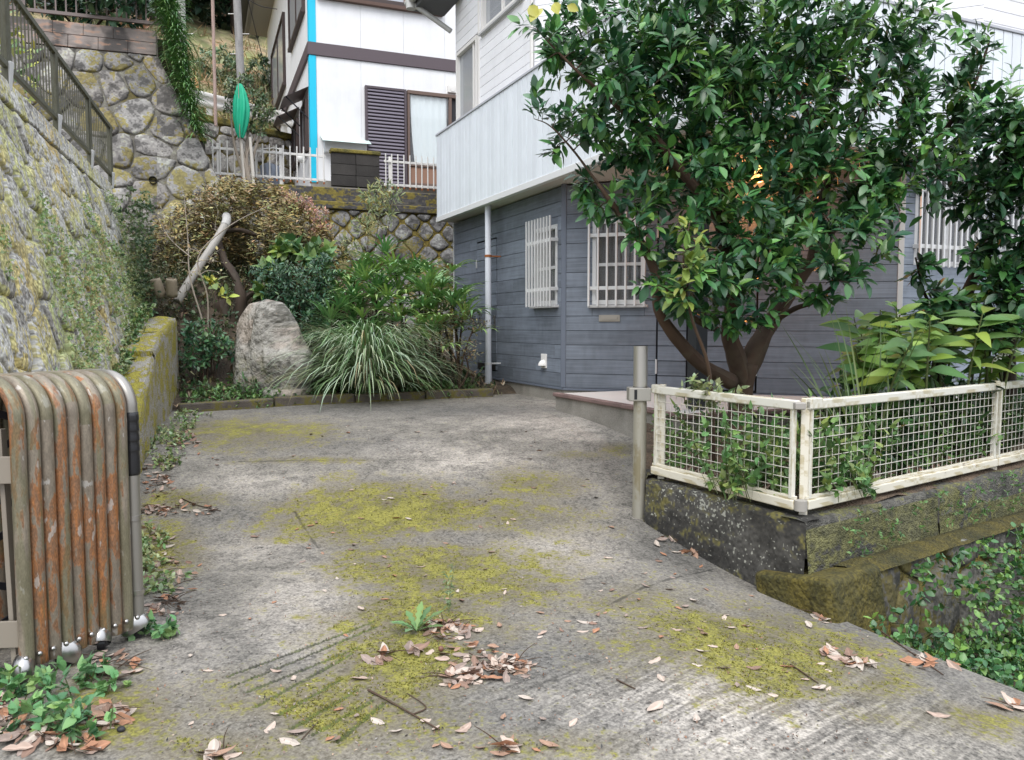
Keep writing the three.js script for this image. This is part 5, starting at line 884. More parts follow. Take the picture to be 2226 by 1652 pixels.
{ // the big glossy tree over the entrance
  const b = at(1610, 985, 5.65); b.y = EYE - 1.02;
  const trunk = [b, at(1608, 900, 5.66), at(1612, 840, 5.68), at(1622, 790, 5.68)];
  const limbs = [
    { pts: trunk, radii: [0.115, 0.086, 0.08, 0.088] },
    { pts: [at(1618, 840, 5.68), at(1598, 770, 5.64), at(1585, 725, 5.6), at(1592, 650, 5.5), at(1580, 560, 5.4), at(1560, 470, 5.35), at(1500, 395, 5.3), at(1440, 320, 5.2), at(1380, 230, 5.2)], radii: [0.075, 0.07, 0.06, 0.055, 0.05, 0.042, 0.034, 0.026, 0.015] },
    { pts: [at(1618, 810, 5.7), at(1645, 755, 5.72), at(1672, 705, 5.8), at(1715, 640, 5.85), at(1770, 560, 5.9), at(1830, 470, 5.95), at(1905, 440, 5.9), at(1980, 400, 5.8)], radii: [0.085, 0.075, 0.06, 0.052, 0.045, 0.04, 0.03, 0.018] },
    { pts: [at(1590, 830, 5.6), at(1555, 812, 5.5), at(1515, 785, 5.4), at(1470, 735, 5.3), at(1430, 670, 5.2), at(1425, 600, 5.15), at(1395, 530, 5.1), at(1350, 470, 5.1), at(1300, 400, 5.1)], radii: [0.06, 0.05, 0.047, 0.043, 0.035, 0.03, 0.027, 0.022, 0.012] },
    { pts: [at(1590, 640, 5.5), at(1630, 560, 5.6), at(1690, 470, 5.7), at(1765, 370, 5.75), at(1755, 260, 5.8), at(1720, 160, 5.8), at(1700, 40, 5.8)], radii: [0.045, 0.04, 0.035, 0.034, 0.028, 0.02, 0.012] },
    { pts: [at(1765, 560, 5.9), at(1790, 420, 6.0), at(1850, 300, 6.1), at(1900, 190, 6.1), at(1930, 60, 6.1)], radii: [0.035, 0.03, 0.024, 0.018, 0.01] },
    { pts: [at(1560, 470, 5.35), at(1570, 380, 5.6), at(1590, 260, 5.8), at(1560, 130, 5.9), at(1540, 0, 5.9)], radii: [0.03, 0.026, 0.022, 0.017, 0.01] },
    { pts: [at(1672, 705, 5.8), at(1725, 672, 5.6), at(1770, 655, 5.4), at(1810, 620, 5.3)], radii: [0.025, 0.02, 0.014, 0.008] },
    { pts: [at(1585, 725, 5.6), at(1520, 700, 5.3), at(1460, 650, 5.0), at(1430, 600, 4.95)], radii: [0.025, 0.02, 0.014, 0.008] },
    { pts: [at(1830, 470, 5.95), at(1930, 400, 6.1), at(2030, 310, 6.0), at(2110, 200, 6.0), at(2150, 90, 6.0)], radii: [0.03, 0.025, 0.02, 0.014, 0.008] },
    { pts: [at(1300, 400, 5.1), at(1240, 320, 5.05), at(1190, 270, 5.0), at(1160, 258, 5.0)], radii: [0.01, 0.007, 0.004, 0.002] }, { pts: [at(1440, 320, 5.2), at(1350, 240, 5.1), at(1260, 160, 5.0), at(1190, 90, 5.0)], radii: [0.018, 0.014, 0.01, 0.005] },
  ];
  const B = (x, y, d, r, k) => [at(x, y, d), r, k];
  const blobs = [B(1215, 95, 5.05, 0.16, 1.0), B(1300, 90, 5.2, 0.42), B(1300, 230, 5.1, 0.36), B(1240, 290, 5.1, 0.14, 0.5), B(1430, 60, 5.5, 0.55), B(1420, 220, 5.3, 0.5), B(1340, 380, 5.2, 0.32), B(1300, 440, 5.1, 0.16), B(1560, 80, 5.6, 0.6), B(1560, 260, 5.5, 0.55), B(1480, 380, 5.3, 0.42), B(1720, 60, 5.8, 0.6), B(1720, 230, 5.7, 0.58), B(1640, 380, 5.5, 0.48), B(1870, 70, 5.9, 0.52, 0.8), B(1880, 250, 5.9, 0.5, 0.85), B(1800, 380, 5.7, 0.5), B(2020, 120, 5.9, 0.4, 0.8), B(2040, 280, 5.8, 0.4, 0.9), B(2130, 230, 5.9, 0.32, 0.7), B(2160, 310, 5.9, 0.3, 0.8), B(2130, 110, 6, 0.18, 0.5), B(1960, 400, 5.7, 0.36), B(1560, 520, 5.1, 0.34), B(1660, 540, 5.2, 0.36), B(1520, 620, 5.0, 0.28), B(1620, 640, 5.1, 0.28), B(1420, 640, 4.95, 0.17), B(1740, 560, 5.3, 0.32), B(1840, 520, 5.4, 0.3), B(1800, 620, 5.25, 0.17), B(1880, 600, 5.3, 0.14, 0.6), B(1150, 60, 4.98, 0.1), B(1165, 255, 5.0, 0.08), B(1180, 330, 5.0, 0.07), B(1165, 175, 5.0, 0.09), B(1690, 660, 5.3, 0.14, 0.6), B(1500, 700, 5.1, 0.13, 0.6), B(1400, 500, 5.1, 0.2)];
  const tree = growPlant({ name: 'broadleaf_tree', label: 'large tree with glossy dark green leaves and several brown trunks beside the entrance', category: 'tree', base: b, limbs, blobs, tips: 1560, perTip: 12, L: 0.1, W: 0.045, cols: [[0.034, 0.105, 0.036], [0.05, 0.15, 0.04], [0.075, 0.205, 0.048], [0.026, 0.08, 0.036], [0.12, 0.25, 0.055]], bark: M.bark, mat: M.leaf, seed: 101, single: 280, twigLen: 0.3 });
  for (const [x, y, s, a] of [[1150, 12, 0.13, 0.5], [1178, 18, 0.16, -0.6], [1205, 5, 0.12, 0.2], [1232, 12, 0.1, 1]]) { const m = mesh('leaf', leafShapes[2], leafMat([0.42, 0.4, 0.05], M.softLeaf), tree); m.position.copy(at(x, y, 4.85).sub(b)); m.rotation.set(1.1, a, 0.4); m.scale.set(s * 1.1, s * 0.8, s * 0.8); m.userData.label = 'yellow leaf'; }
  const Ry = rng(107), yl = [at(1135, 20, 4.9), at(1160, 35, 4.9), at(1180, 8, 4.95), at(1460, 580, 4.9), at(1490, 560, 4.9), at(1500, 620, 4.9), at(1260, 440, 5), at(1255, 405, 5)];
}
{ // second tree at the right edge
  const b = at(2035, 900, 6.6); b.y = EYE - 0.95;
  const B = (x, y, d, r, k) => [at(x, y, d), r, k];
  growPlant({ name: 'broadleaf_tree', label: 'smaller leafy tree with dark leaning trunk in front of the right hand barred window', category: 'tree', base: b, limbs: [
    { pts: [b, at(2040, 800, 6.4), at(2062, 720, 6.3), at(2105, 630, 6.2), at(2130, 570, 6.1), at(2160, 500, 6.0), at(2200, 420, 6)], radii: [0.06, 0.055, 0.052, 0.045, 0.038, 0.028, 0.015] },
    { pts: [at(2085, 665, 6.2), at(2150, 640, 6.0), at(2220, 635, 5.8), at(2290, 620, 5.8)], radii: [0.03, 0.026, 0.02, 0.01] },
    { pts: [at(2195, 860, 5.9), at(2195, 720, 5.9), at(2205, 640, 5.9), at(2225, 520, 5.8)], radii: [0.045, 0.04, 0.034, 0.02] },
    { pts: [at(2062, 720, 6.3), at(2010, 640, 5.9), at(1990, 560, 5.7)], radii: [0.016, 0.012, 0.006] }],
    blobs: [B(2180, 350, 5.8, 0.36, 0.8), B(2240, 450, 5.8, 0.38, 0.8), B(2130, 440, 5.9, 0.2), B(2180, 560, 5.8, 0.26), B(2240, 620, 5.7, 0.3), B(2010, 600, 5.7, 0.12), B(2060, 660, 5.8, 0.15), B(2130, 660, 5.7, 0.16), B(2300, 350, 5.8, 0.4, 0.7), B(2000, 680, 5.7, 0.1), B(2200, 700, 5.6, 0.2)], tips: 360, perTip: 10, L: 0.105, W: 0.052, cols: [[0.025, 0.075, 0.03], [0.036, 0.115, 0.03], [0.07, 0.18, 0.04], [0.028, 0.08, 0.034]], bark: M.darkBark, mat: M.leaf, seed: 111, single: 120, twigLen: 0.26 });
}
{ // a few young yellow-green shoots of the big tree's lower front: kept as a separate sucker plant
  const b = at(1555, 900, 5.2); b.y = EYE - 1.0;
  growPlant({ name: 'sapling', label: 'slender sapling with pale yellow green leaves in front of the big tree', category: 'sapling', base: b, limbs: [{ pts: [b, at(1540, 800, 5.0), at(1500, 680, 4.9), at(1485, 560, 4.85), at(1500, 480, 4.85)], radii: [0.014, 0.012, 0.009, 0.006, 0.003] }], blobs: [[at(1495, 500, 4.85), 0.1], [at(1480, 570, 4.85), 0.12], [at(1520, 560, 4.85), 0.1], [at(1470, 640, 4.85), 0.1]], tips: 18, perTip: 6, L: 0.1, W: 0.04, cols: [[0.2, 0.3, 0.05], [0.12, 0.22, 0.04], [0.26, 0.32, 0.06]], bark: M.bark, mat: M.softLeaf, seed: 115, single: 40, twigLen: 0.12 });
}
// ---- tall broad-leaved plants with big yellow-green leaves behind the right fence run
function bigLeafPlant(label, base, h, lean, n, L, seed, cols, shape = LEAF) {
  const R = rng(seed), t = thing('broadleaf_plant', label, 'plant', base, 0, 'large leaved plants behind the mesh fence'), tip = V(lean.x, h, lean.z);
  const pts = [V(0, -0.02, 0), V(lean.x * 0.2, h * 0.4, lean.z * 0.2), V(lean.x * 0.55, h * 0.75, lean.z * 0.55), tip], c = new THREE.CatmullRomCurve3(pts);
  mesh('stem', limb(pts, [0.011, 0.009, 0.007, 0.004], 7, 4), std({ color: [0.08, 0.1, 0.03] }), t);
  for (let i = 0; i < n; i++) {
    const f = lerp(0.55, 1, (i + 0.5) / n), p = c.getPoint(f), a = i * 2.4 + R(), d = V(Math.cos(a), lerp(0.1, 0.75, f) * (0.4 + R()) - 0.15, Math.sin(a)).normalize(), nl = V(0.8 * (R() - 0.5), 0.5 + 0.3 * R(), 0.35 + 0.55 * R()), LL = L * (0.4 + 0.75 * R());
    const l = new Leaves(); l.add(V(0, 0, 0), d, nl.addScaledVector(d, -nl.dot(d)).normalize(), LL, LL * 0.36, vary(cols[Math.floor(R() * cols.length)], R, 0.25), 0.35 + 0.45 * R(), 0.25, [[0, 0.05], [0.08, 0.1], [0.2, 0.6], [0.4, 1], [0.6, 0.95], [0.8, 0.6], [0.92, 0.25], [1, 0]]);
    const m = l.build('leaf', M.softLeaf, t); m.position.copy(p);
  }
  return t;
}
{
  const R = rng(121), yg = [[0.26, 0.38, 0.055], [0.19, 0.32, 0.05], [0.1, 0.22, 0.045], [0.07, 0.16, 0.04], [0.14, 0.27, 0.045]];
  const spotsBL = [[1905, 5.0, 0.55, 'leftmost'], [1960, 5.4, 0.8], [2010, 5.1, 0.72], [2050, 5.6, 0.95], [2090, 5.2, 0.75], [2130, 5.7, 0.9], [2165, 5.35, 0.7], [2200, 5.8, 0.95], [2235, 5.4, 0.75], [2020, 5.9, 0.9], [2100, 6.1, 0.95], [2190, 5.1 + 0.6, 0.6], [1880, 5.5, 0.5], [1945, 5.9, 0.75], [2270, 5.9, 0.9]];
  for (let i = 0; i < 16; i++) spotsBL.push([1870 + 370 * R(), 5.3 + 0.9 * R(), 0.5 + 0.3 * R()]);
  spotsBL.forEach(([px, d, h], i) => { const b = at(px, 900, d + 0.35); b.y = EYE - 0.98; bigLeafPlant('yellow green plant with long drooping leaves rising behind the right fence run', b, h + 0.32, V((R() - 0.5) * 0.4, 0, 0.02 + 0.15 * R()), 15 + Math.floor(R() * 6), 0.24, 130 + i, yg); });
  // spotted laurel like branches low behind the mesh
  const fl = thing('flower_spike', 'white flower spike rising from the large leaves at the right edge', 'flower', at(2160, 780, 5.6));
  const fr = rng(131), fg = []; for (let i = 0; i < 46; i++) { const f = i / 46, s = new THREE.IcosahedronGeometry(0.004 + 0.003 * fr(), 0); s.translate(f * 0.2 + 0.02 * (fr() - 0.5), f * 0.09 + 0.04 * (fr() - 0.5) * (1 - f), 0.03 * (fr() - 0.5)); fg.push(s); }
  mesh('petals', fg, std({ color: [0.8, 0.8, 0.74] }), fl).userData.kind = 'stuff'; mesh('stem', limb([V(0, -0.1, -0.02), V(0, 0, 0), V(0.2, 0.09, 0)], [0.004, 0.003, 0.002], 5, 3), M.paleBark, fl);
}
// ---- loose weeds: many small plants as one mass, for places nobody could count
function scatter(name, label, n, place, { L, W, cols, seed, mat = M.softLeaf, hMax = 0.2, per = 6, shape = LEAF3, stem = true }) {
  const R = rng(seed), c = new Leaves(), o = place(R).p.clone();
  for (let i = 0; i < n; i++) {
    const { p, n: nn = V(0, 1, 0), k = 1 } = place(R), h = hMax * R() * k, q = p.clone().sub(o), tone = cols[Math.floor(R() * cols.length)];
    const axis = nn.clone().add(rdir(R).multiplyScalar(0.5)).normalize();
    if (stem && h > 0.05) c.add(q, axis, perp(axis, R), h, 0.006, [0.08, 0.1, 0.03], 0, 0.1, BLADE);
    for (let j = 0; j < per; j++) { const a = rdir(R), d = a.addScaledVector(nn, 0.25).normalize(), f = stem ? lerp(0.3, 1, R()) : R(); const b = q.clone().addScaledVector(axis, h * f), nr = nn.clone().add(rdir(R).multiplyScalar(0.6)); nr.addScaledVector(d, -nr.dot(d)).normalize(); c.add(b, d, nr, L * (0.5 + 0.8 * R()), W * (0.6 + 0.7 * R()), vary(tone, R, 0.35), 0.2 * R(), 0.2, shape); }
  }
  const m = c.build(name, mat, scene); m.position.copy(o); tag(m, label, null, null, 'stuff'); return m;
}
const GREEN = [[0.09, 0.2, 0.05], [0.13, 0.26, 0.07], [0.18, 0.31, 0.09], [0.07, 0.15, 0.04]], PALE = [[0.29, 0.38, 0.18], [0.24, 0.34, 0.13], [0.36, 0.42, 0.22], [0.31, 0.34, 0.14]];
{
  // ivy on the bank and over the rubble wall on the right
  scatter('ivy', 'small leaved ivy covering the low bank at the lower right', 6800, (R) => { const s = Math.pow(R(), 0.8), u = Math.pow(R(), 0.9), p = bankP(s, 0.005 + u * 0.9); return { p, k: 1 }; }, { L: 0.04, W: 0.027, cols: [[0.055, 0.15, 0.05], [0.08, 0.2, 0.055], [0.15, 0.28, 0.06], [0.035, 0.1, 0.035]], seed: 141, hMax: 0.16, per: 6, shape: LEAF, mat: M.leaf });
  const e = bedLine[3].clone().sub(bedLine[2]).normalize(), n = V(-e.z, 0, e.x);
  scatter('creeper', 'thin green creeper hanging on the dark rubble wall at the right', 1250, (R) => { const s = Math.pow(R(), 0.7) * 4.2, y = -2.2 + 0.9 * Math.pow(R(), 1.3) + 0.12 * (s / 4), p = bedLine[2].clone().addScaledVector(e, s).addScaledVector(n, 0.33 + 0.16 * (-1.3 - y)).setY(EYE + y); return { p, n: n.clone().add(V(0, 0.4, 0)).normalize() }; }, { L: 0.042, W: 0.03, cols: [[0.05, 0.14, 0.045], [0.09, 0.2, 0.055], [0.14, 0.27, 0.06]], seed: 142, hMax: 0.13, per: 5, shape: LEAF, mat: M.leaf });
  scatter('creeper', 'sprigs of fern and creeper on the mossy bed wall below the mesh fence', 150, (R) => { const s = 0.3 + R() * 3.8, y = -1.3 + 0.27 * R(), p = bedLine[2].clone().addScaledVector(e, s).addScaledVector(n, 0.03).setY(EYE + y); return { p, n }; }, { L: 0.03, W: 0.014, cols: GREEN, seed: 143, hMax: 0.06, per: 5 });
  // weeds in the bed behind the fence
  const inBed = (R) => { const f = R(), a = FA.clone().lerp(FB, clamp(f * 3)).lerp(FC, clamp(f * 1.5 - 0.5)); const b = V(lerp(1.2, 4.5, f), 0, lerp(-6.7, -7.4, f)); const p = a.lerp(b, 0.04 + 0.9 * Math.pow(R(), 1.2)); p.y = EYE - 0.96; return p; };
  scatter('undergrowth', 'tangle of fresh green weeds in the bed behind the mesh fence', 620, (R) => ({ p: inBed(R), k: 1 }), { L: 0.05, W: 0.028, cols: [...GREEN, [0.16, 0.26, 0.06]], seed: 144, hMax: 0.42, per: 8, shape: LEAF });
  scatter('undergrowth', 'broad weeds climbing near the bend of the mesh fence', 150, (R) => { const p = FB.clone().add(V(-0.1 + 0.9 * (R() - 0.3), 0, -0.12 - 0.5 * R())); p.y = EYE - 0.98; return { p }; }, { L: 0.06, W: 0.036, cols: [...GREEN, [0.2, 0.28, 0.07]], seed: 145, hMax: 0.6, per: 9, shape: HEART });
  scatter('dark_undergrowth', 'dark leafy undergrowth filling the bed behind the right fence run', 700, (R) => { const p = FB.clone().addScaledVector(FDir, 0.7 + 3.6 * R()).add(V(0.1, 0, -0.2 - 1.2 * R())); p.y = EYE - 0.98; return { p }; }, { L: 0.09, W: 0.045, cols: [[0.025, 0.07, 0.02], [0.035, 0.09, 0.022], [0.06, 0.13, 0.03]], seed: 146, hMax: 0.66, per: 8, shape: LEAF, mat: M.leaf });
  scatter('vine', 'light green vine tips trailing over the left top rail of the mesh fence', 44, (R) => { const p = FA.clone().lerp(FB, 0.25 + 0.5 * R()); p.y = EYE - 0.42 - 0.1 * R(); p.z -= 0.03 + 0.05 * R(); return { p }; }, { L: 0.05, W: 0.03, cols: PALE.map((c) => mul3(c, 0.9)), seed: 147, hMax: 0.14, per: 6, shape: HEART });
  scatter('leaf_litter', 'dead brown leaves and sticks littering the soil of the bed behind the fence', 900, (R) => { const p = inBed(R); p.y -= 0.03; return { p }; }, { L: 0.08, W: 0.03, cols: [[0.3, 0.2, 0.15], [0.22, 0.14, 0.1], [0.4, 0.3, 0.24], [0.15, 0.1, 0.08]], seed: 148, hMax: 0.05, per: 3, mat: M.dryLeaf, stem: false });
  // grass blades leaning out in front of the siding
  const R = rng(149), g = new Leaves(), gb = at(1880, 880, 5.3); gb.y = EYE - 0.98; for (let i = 0; i < 26; i++) { const d = V((R() - 0.62) * 1.1, 1.0 + R(), (R() - 0.4) * 0.7).normalize(); g.add(V((R() - 0.5) * 0.3, 0, (R() - 0.5) * 0.3), d, perp(d, R), 0.7 + 0.45 * R(), 0.014, vary([0.13, 0.2, 0.06], R), 0.25 + 0.3 * R(), 0.2, [[0, 0.8], [0.15, 1], [0.3, 1], [0.45, 1], [0.6, 0.9], [0.75, 0.7], [0.88, 0.4], [1, 0]]); }
  const gt = thing('wild_grass', 'tall thin wild grass stalks leaning in front of the grey siding', 'grass', gb); g.build('blades', M.softLeaf, gt).userData.kind = 'stuff';
}
// ------------------------------------------------------------------ garden at the back
const gpt = (px, py, d) => { const p = at(px, py, d); p.y = gardenY(p.x, p.z); return p; };
{ // the standing rock
  const b = gpt(592, 862, 9.25), t = thing('boulder', 'tall upright pale boulder standing in the garden bed', 'rock', b);
  const g = new THREE.IcosahedronGeometry(1, 24), p = g.attributes.position, q = V(0, 0, 0);
  const prof = [[-0.2, 0.47], [0, 0.475], [0.18, 0.46], [0.4, 0.42], [0.6, 0.36], [0.8, 0.31], [0.95, 0.26], [1.06, 0.19], [1.12, 0.02]];
  const cxs = [[-0.2, 0], [0.2, 0.01], [0.5, -0.01], [0.8, -0.03], [1.12, -0.05]];
  const curve = (a, y) => { for (let i = 1; i < a.length; i++) if (y <= a[i][0]) return lerp(a[i - 1][1], a[i][1], (y - a[i - 1][0]) / (a[i][0] - a[i - 1][0])); return a[a.length - 1][1]; };
  for (let i = 0; i < p.count; i++) {
    q.fromBufferAttribute(p, i); const y = lerp(-0.2, 1.12, (q.y + 1) / 2), r = Math.hypot(q.x, q.z) || 1e-6, a = Math.atan2(q.z, q.x);
    const rr = curve(prof, y) * Math.min(1, Math.sqrt(Math.max(0, 1 - q.y * q.y)) * 2.4), n3 = fbm(q.x * 1.7 + 5 + q.z, q.y * 2.1 + q.z * 1.3, 5, 501) - 0.5, face = 0.09 * Math.abs(Math.sin(a * 1.5 + y * 2.2 + 0.6)) - 0.06 * Math.abs(Math.sin(a * 2.5 + 1 + y * 1.1));
    const rr2 = rr * (1 + 0.36 * n3 + face) * (q.x > 0 ? 1 + 0.16 * sstep(0.3, 0.0, Math.abs(y - 0.35)) : 1);
    p.setXYZ(i, q.x / r * rr2 + curve(cxs, y), (y + 0.06 * n3) * 0.93, q.z / r * rr2 * 0.75);
  }
  const uv = new Float32Array(p.count * 2), col = []; for (let i = 0; i < p.count; i++) { uv[i * 2] = p.getX(i) + p.getZ(i) * 0.6; uv[i * 2 + 1] = p.getY(i); }
  g.setAttribute('uv', new THREE.BufferAttribute(uv, 2)); let gg = g;
  const rockC = colorTex(1024, 1024, (u, v) => {
    const n = fbm(u * 5, v * 5, 5, 511) - 0.5, f = fbm(u * 22, v * 22, 5, 513) - 0.5, sp = vnoise(u * 190, v * 190, 515) - 0.5, w = fbm(u * 5 + 3 * n, v * 5 + n * 4, 5, 517) - 0.5;
    let c = mix3([0.2, 0.19, 0.172], [0.4, 0.382, 0.345], clamp(0.45 + 1.5 * n + f + 0.5 * (v - 0.5)));
    c = mix3(c, [0.36, 0.25, 0.19], sstep(0.02, 0.2, fbm(u * 3 + 8, v * 3, 4, 519) - 0.5) * 0.35);
    c = mix3(c, [0.09, 0.085, 0.08], sstep(0.035, 0.0, Math.abs(w)) * 0.5); c = mix3(c, [0.1, 0.095, 0.08], sstep(0.03, 0.22, -f - 0.5 * n + 0.25 * sp) * 0.8);
    c = mix3(c, [0.16, 0.16, 0.05], sstep(0.5, 0.1, v) * sstep(0, 0.2, f) * 0.5);
    return mul3(c, 1 + 0.35 * sp);
  });
  const gm = mergeNormals(gg); mesh('rock', gm, std({ map: rockC, bumpMap: stoneB, bumpScale: 0.06 }), t);
}
function mergeNormals(g) { // smooth normals on a non-indexed sphere mesh
  const p = g.attributes.position, map = new Map(), n = new Float32Array(p.count * 3), key = (i) => p.getX(i).toFixed(4) + ',' + p.getY(i).toFixed(4) + ',' + p.getZ(i).toFixed(4);
  const a = V(0, 0, 0), b = V(0, 0, 0), c = V(0, 0, 0);
  for (let i = 0; i < p.count; i += 3) { a.fromBufferAttribute(p, i); b.fromBufferAttribute(p, i + 1); c.fromBufferAttribute(p, i + 2); b.sub(a); c.sub(a); b.cross(c); for (let k = 0; k < 3; k++) { const s = key(i + k), v = map.get(s) ?? V(0, 0, 0); v.add(b); map.set(s, v); } }
  for (let i = 0; i < p.count; i++) { const v = map.get(key(i)).clone().normalize(); n.set([v.x, v.y, v.z], i * 3); }
  g.setAttribute('normal', new THREE.BufferAttribute(n, 3)); return g;
}
{ // arching pale grass
  const b = gpt(800, 870, 9.42), t = thing('ornamental_grass', 'big arching clump of pale striped grass spilling over the kerb', 'grass', b), R = rng(151), rest = new Leaves();
  for (let i = 0; i < 1400; i++) {
    const az = R() * 6.283, o = V(Math.cos(az) * 0.24 * R(), 0.02, Math.sin(az) * 0.16 * R()), L = 0.62 + 0.86 * R(), low = R() < 0.4, e0 = low ? 0.45 + 0.6 * R() : 1.52 - 0.6 * R() * R(), e1 = -0.7 - 0.85 * R();
    const c = vary(R() < 0.55 ? [0.36, 0.44, 0.28] : R() < 0.8 ? [0.18, 0.31, 0.12] : [0.36, 0.31, 0.17], R, 0.25, 0.1);
    if (i < 290) { const l = new Leaves(); arcBlade(l, o, az + 0.3 * (R() - 0.5), e0, e1, L, 0.016, c); l.build('blade', M.softLeaf, t); }
    else arcBlade(rest, o, az + 0.3 * (R() - 0.5), e0, e1, L, 0.013, c, 7);
  }
  rest.build('blades', M.softLeaf, t).userData.kind = 'stuff';
}
{ // lady palms
  const R = rng(161);
  const list = [[770, 610, 10.6], [820, 620, 10.3], [870, 630, 10.5], [760, 670, 10.2], [930, 640, 10.0], [960, 610, 10.2], [880, 690, 9.9], [800, 700, 9.9], [745, 745, 9.7], [985, 660, 10.0], [830, 585, 10.8], [745, 630, 10.6], [1005, 690, 9.8], [905, 600, 10.6], [940, 720, 9.7], [850, 655, 10.1], [790, 640, 10.2], [910, 660, 9.9], [720, 700, 9.9], [860, 590, 10.6], [960, 680, 9.8]];
  list.forEach(([px, py, d], i) => {
    const top = at(px, py, d), b = V(top.x + (R() - 0.5) * 0.3, 0, top.z - 0.1); b.y = gardenY(b.x, b.z); const h = top.y - b.y;
    const t = thing('lady_palm', 'fan leaved palm stem with dark green strap leaves between the boulder and the grey house', 'palm', b, 0, 'lady palms in the back bed');
    const tip = top.clone().sub(b); mesh('stem', limb([V(0, 0, 0), V(tip.x * 0.3, h * 0.5, tip.z * 0.3), tip], [0.018, 0.015, 0.01], 7, 4), M.darkBark, t);
    for (let k = 0; k < 6; k++) {
      const az = k * 2.4 + R() * 1.2, el = 0.35 + 0.75 * R(), out = V(Math.cos(az) * Math.cos(el), Math.sin(el), Math.sin(az) * Math.cos(el)), l = new Leaves(), hub = out.clone().multiplyScalar(0.12 + 0.12 * R()), n = 8 + Math.floor(R() * 3), tone = R() < 0.35 ? [0.3, 0.45, 0.13] : R() < 0.6 ? [0.14, 0.3, 0.1] : [0.22, 0.38, 0.14];
      l.add(V(0, 0, 0), out, perp(out, R), hub.length(), 0.008, [0.07, 0.1, 0.03], 0, 0.1, BLADE);
      for (let j = 0; j < n; j++) { const f = lerp(-1.6, 1.6, j / (n - 1)); arcBlade(l, hub, az + f, el * Math.cos(f * 0.6) + 0.15 * (R() - 0.5), el * Math.cos(f * 0.6) - 0.9 - 0.5 * R(), 0.3 + 0.16 * R(), 0.034, vary(tone, R, 0.22, 0.1), 5); }
      const m = l.build('frond', M.softLeaf, t); m.position.copy(tip).add(V(0, -k * 0.055, 0));
    }
  });
}
const autoLimbs = (b, blobs, r, R) => blobs.map(([c]) => ({ pts: [b.clone().add(V((R() - 0.5) * 0.12, -0.03, (R() - 0.5) * 0.12)), b.clone().lerp(c, 0.45).add(V((R() - 0.5) * 0.2, 0.06, (R() - 0.5) * 0.1)), c.clone().add(V(0, -0.05, 0))], radii: [r, r * 0.75, r * 0.35] }));
function shrub(label, base, blobs, opt) { const R = rng(opt.seed + 7); return growPlant({ name: opt.name ?? 'shrub', category: opt.category ?? 'shrub', label, base, blobs, limbs: autoLimbs(base, blobs, opt.stem ?? 0.014, R), bark: opt.bark ?? M.bark, mat: opt.mat ?? M.leaf, twigLen: 0.16, ...opt }); }
const Bq = (x, y, d, r, k) => [at(x, y, d), r, k];
shrub('dense dark green shrub with small glossy leaves behind the boulder', gpt(640, 800, 10.3), [Bq(640, 620, 10.3, 0.36), Bq(590, 600, 10.4, 0.26), Bq(690, 640, 10.2, 0.3), Bq(650, 690, 10.1, 0.3), Bq(700, 590, 10.4, 0.26), Bq(600, 660, 10.3, 0.24), Bq(700, 710, 10.1, 0.22)], { tips: 420, perTip: 10, L: 0.06, W: 0.026, cols: [[0.035, 0.09, 0.045], [0.055, 0.13, 0.06], [0.09, 0.17, 0.09]], seed: 171 });
shrub('bright green shrub with large soft leaves above the dark shrub', gpt(640, 780, 10.8), [Bq(625, 545, 10.8, 0.22), Bq(690, 560, 10.8, 0.22), Bq(590, 590, 10.6, 0.14), Bq(575, 640, 10.4, 0.12)], { tips: 70, perTip: 5, L: 0.16, W: 0.12, cols: [[0.1, 0.2, 0.06], [0.16, 0.27, 0.1], [0.2, 0.3, 0.05]], seed: 173, mat: M.softLeaf, shape: HEART });
shrub('twiggy half dead shrub with brown stems beside the downpipe', gpt(990, 830, 9.75), [Bq(985, 680, 9.75, 0.26), Bq(1030, 700, 9.7, 0.2), Bq(960, 720, 9.7, 0.22), Bq(1010, 760, 9.6, 0.2)], { tips: 260, perTip: 3, L: 0.04, W: 0.016, cols: [[0.16, 0.12, 0.07], [0.1, 0.12, 0.05], [0.22, 0.2, 0.1]], seed: 175, bark: M.bark, mat: M.dryLeaf, stem: 0.016 });
shrub('reddish pink nandina shrub in front of the retaining wall', gpt(690, 700, 11.6), [Bq(690, 470, 11.6, 0.2), Bq(650, 440, 11.7, 0.2), Bq(700, 500, 11.5, 0.16), Bq(610, 430, 11.8, 0.16)], { tips: 190, perTip: 9, L: 0.05, W: 0.022, cols: [[0.5, 0.24, 0.2], [0.55, 0.34, 0.28], [0.4, 0.3, 0.14], [0.3, 0.3, 0.1]], seed: 177, mat: M.softLeaf, stem: 0.008 });
shrub('thin pale bamboo like plant in front of the mossy retaining wall', gpt(800, 720, 11.8), [Bq(790, 490, 11.8, 0.2), Bq(760, 540, 11.6, 0.22), Bq(830, 470, 11.9, 0.22), Bq(850, 430, 12, 0.2), Bq(800, 420, 12, 0.18), Bq(835, 400, 12.1, 0.14)], { tips: 150, perTip: 6, L: 0.1, W: 0.02, cols: [[0.24, 0.28, 0.1], [0.32, 0.33, 0.16], [0.16, 0.22, 0.08]], seed: 179, mat: M.softLeaf, stem: 0.008 });
shrub('small dark green shrub at the left end of the garden bed', gpt(445, 830, 9.1), [Bq(440, 730, 9.1, 0.24), Bq(480, 760, 9.1, 0.2), Bq(420, 780, 9.0, 0.18)], { tips: 110, perTip: 7, L: 0.07, W: 0.034, cols: [[0.03, 0.09, 0.04], [0.06, 0.15, 0.06], [0.09, 0.19, 0.08]], seed: 181 });
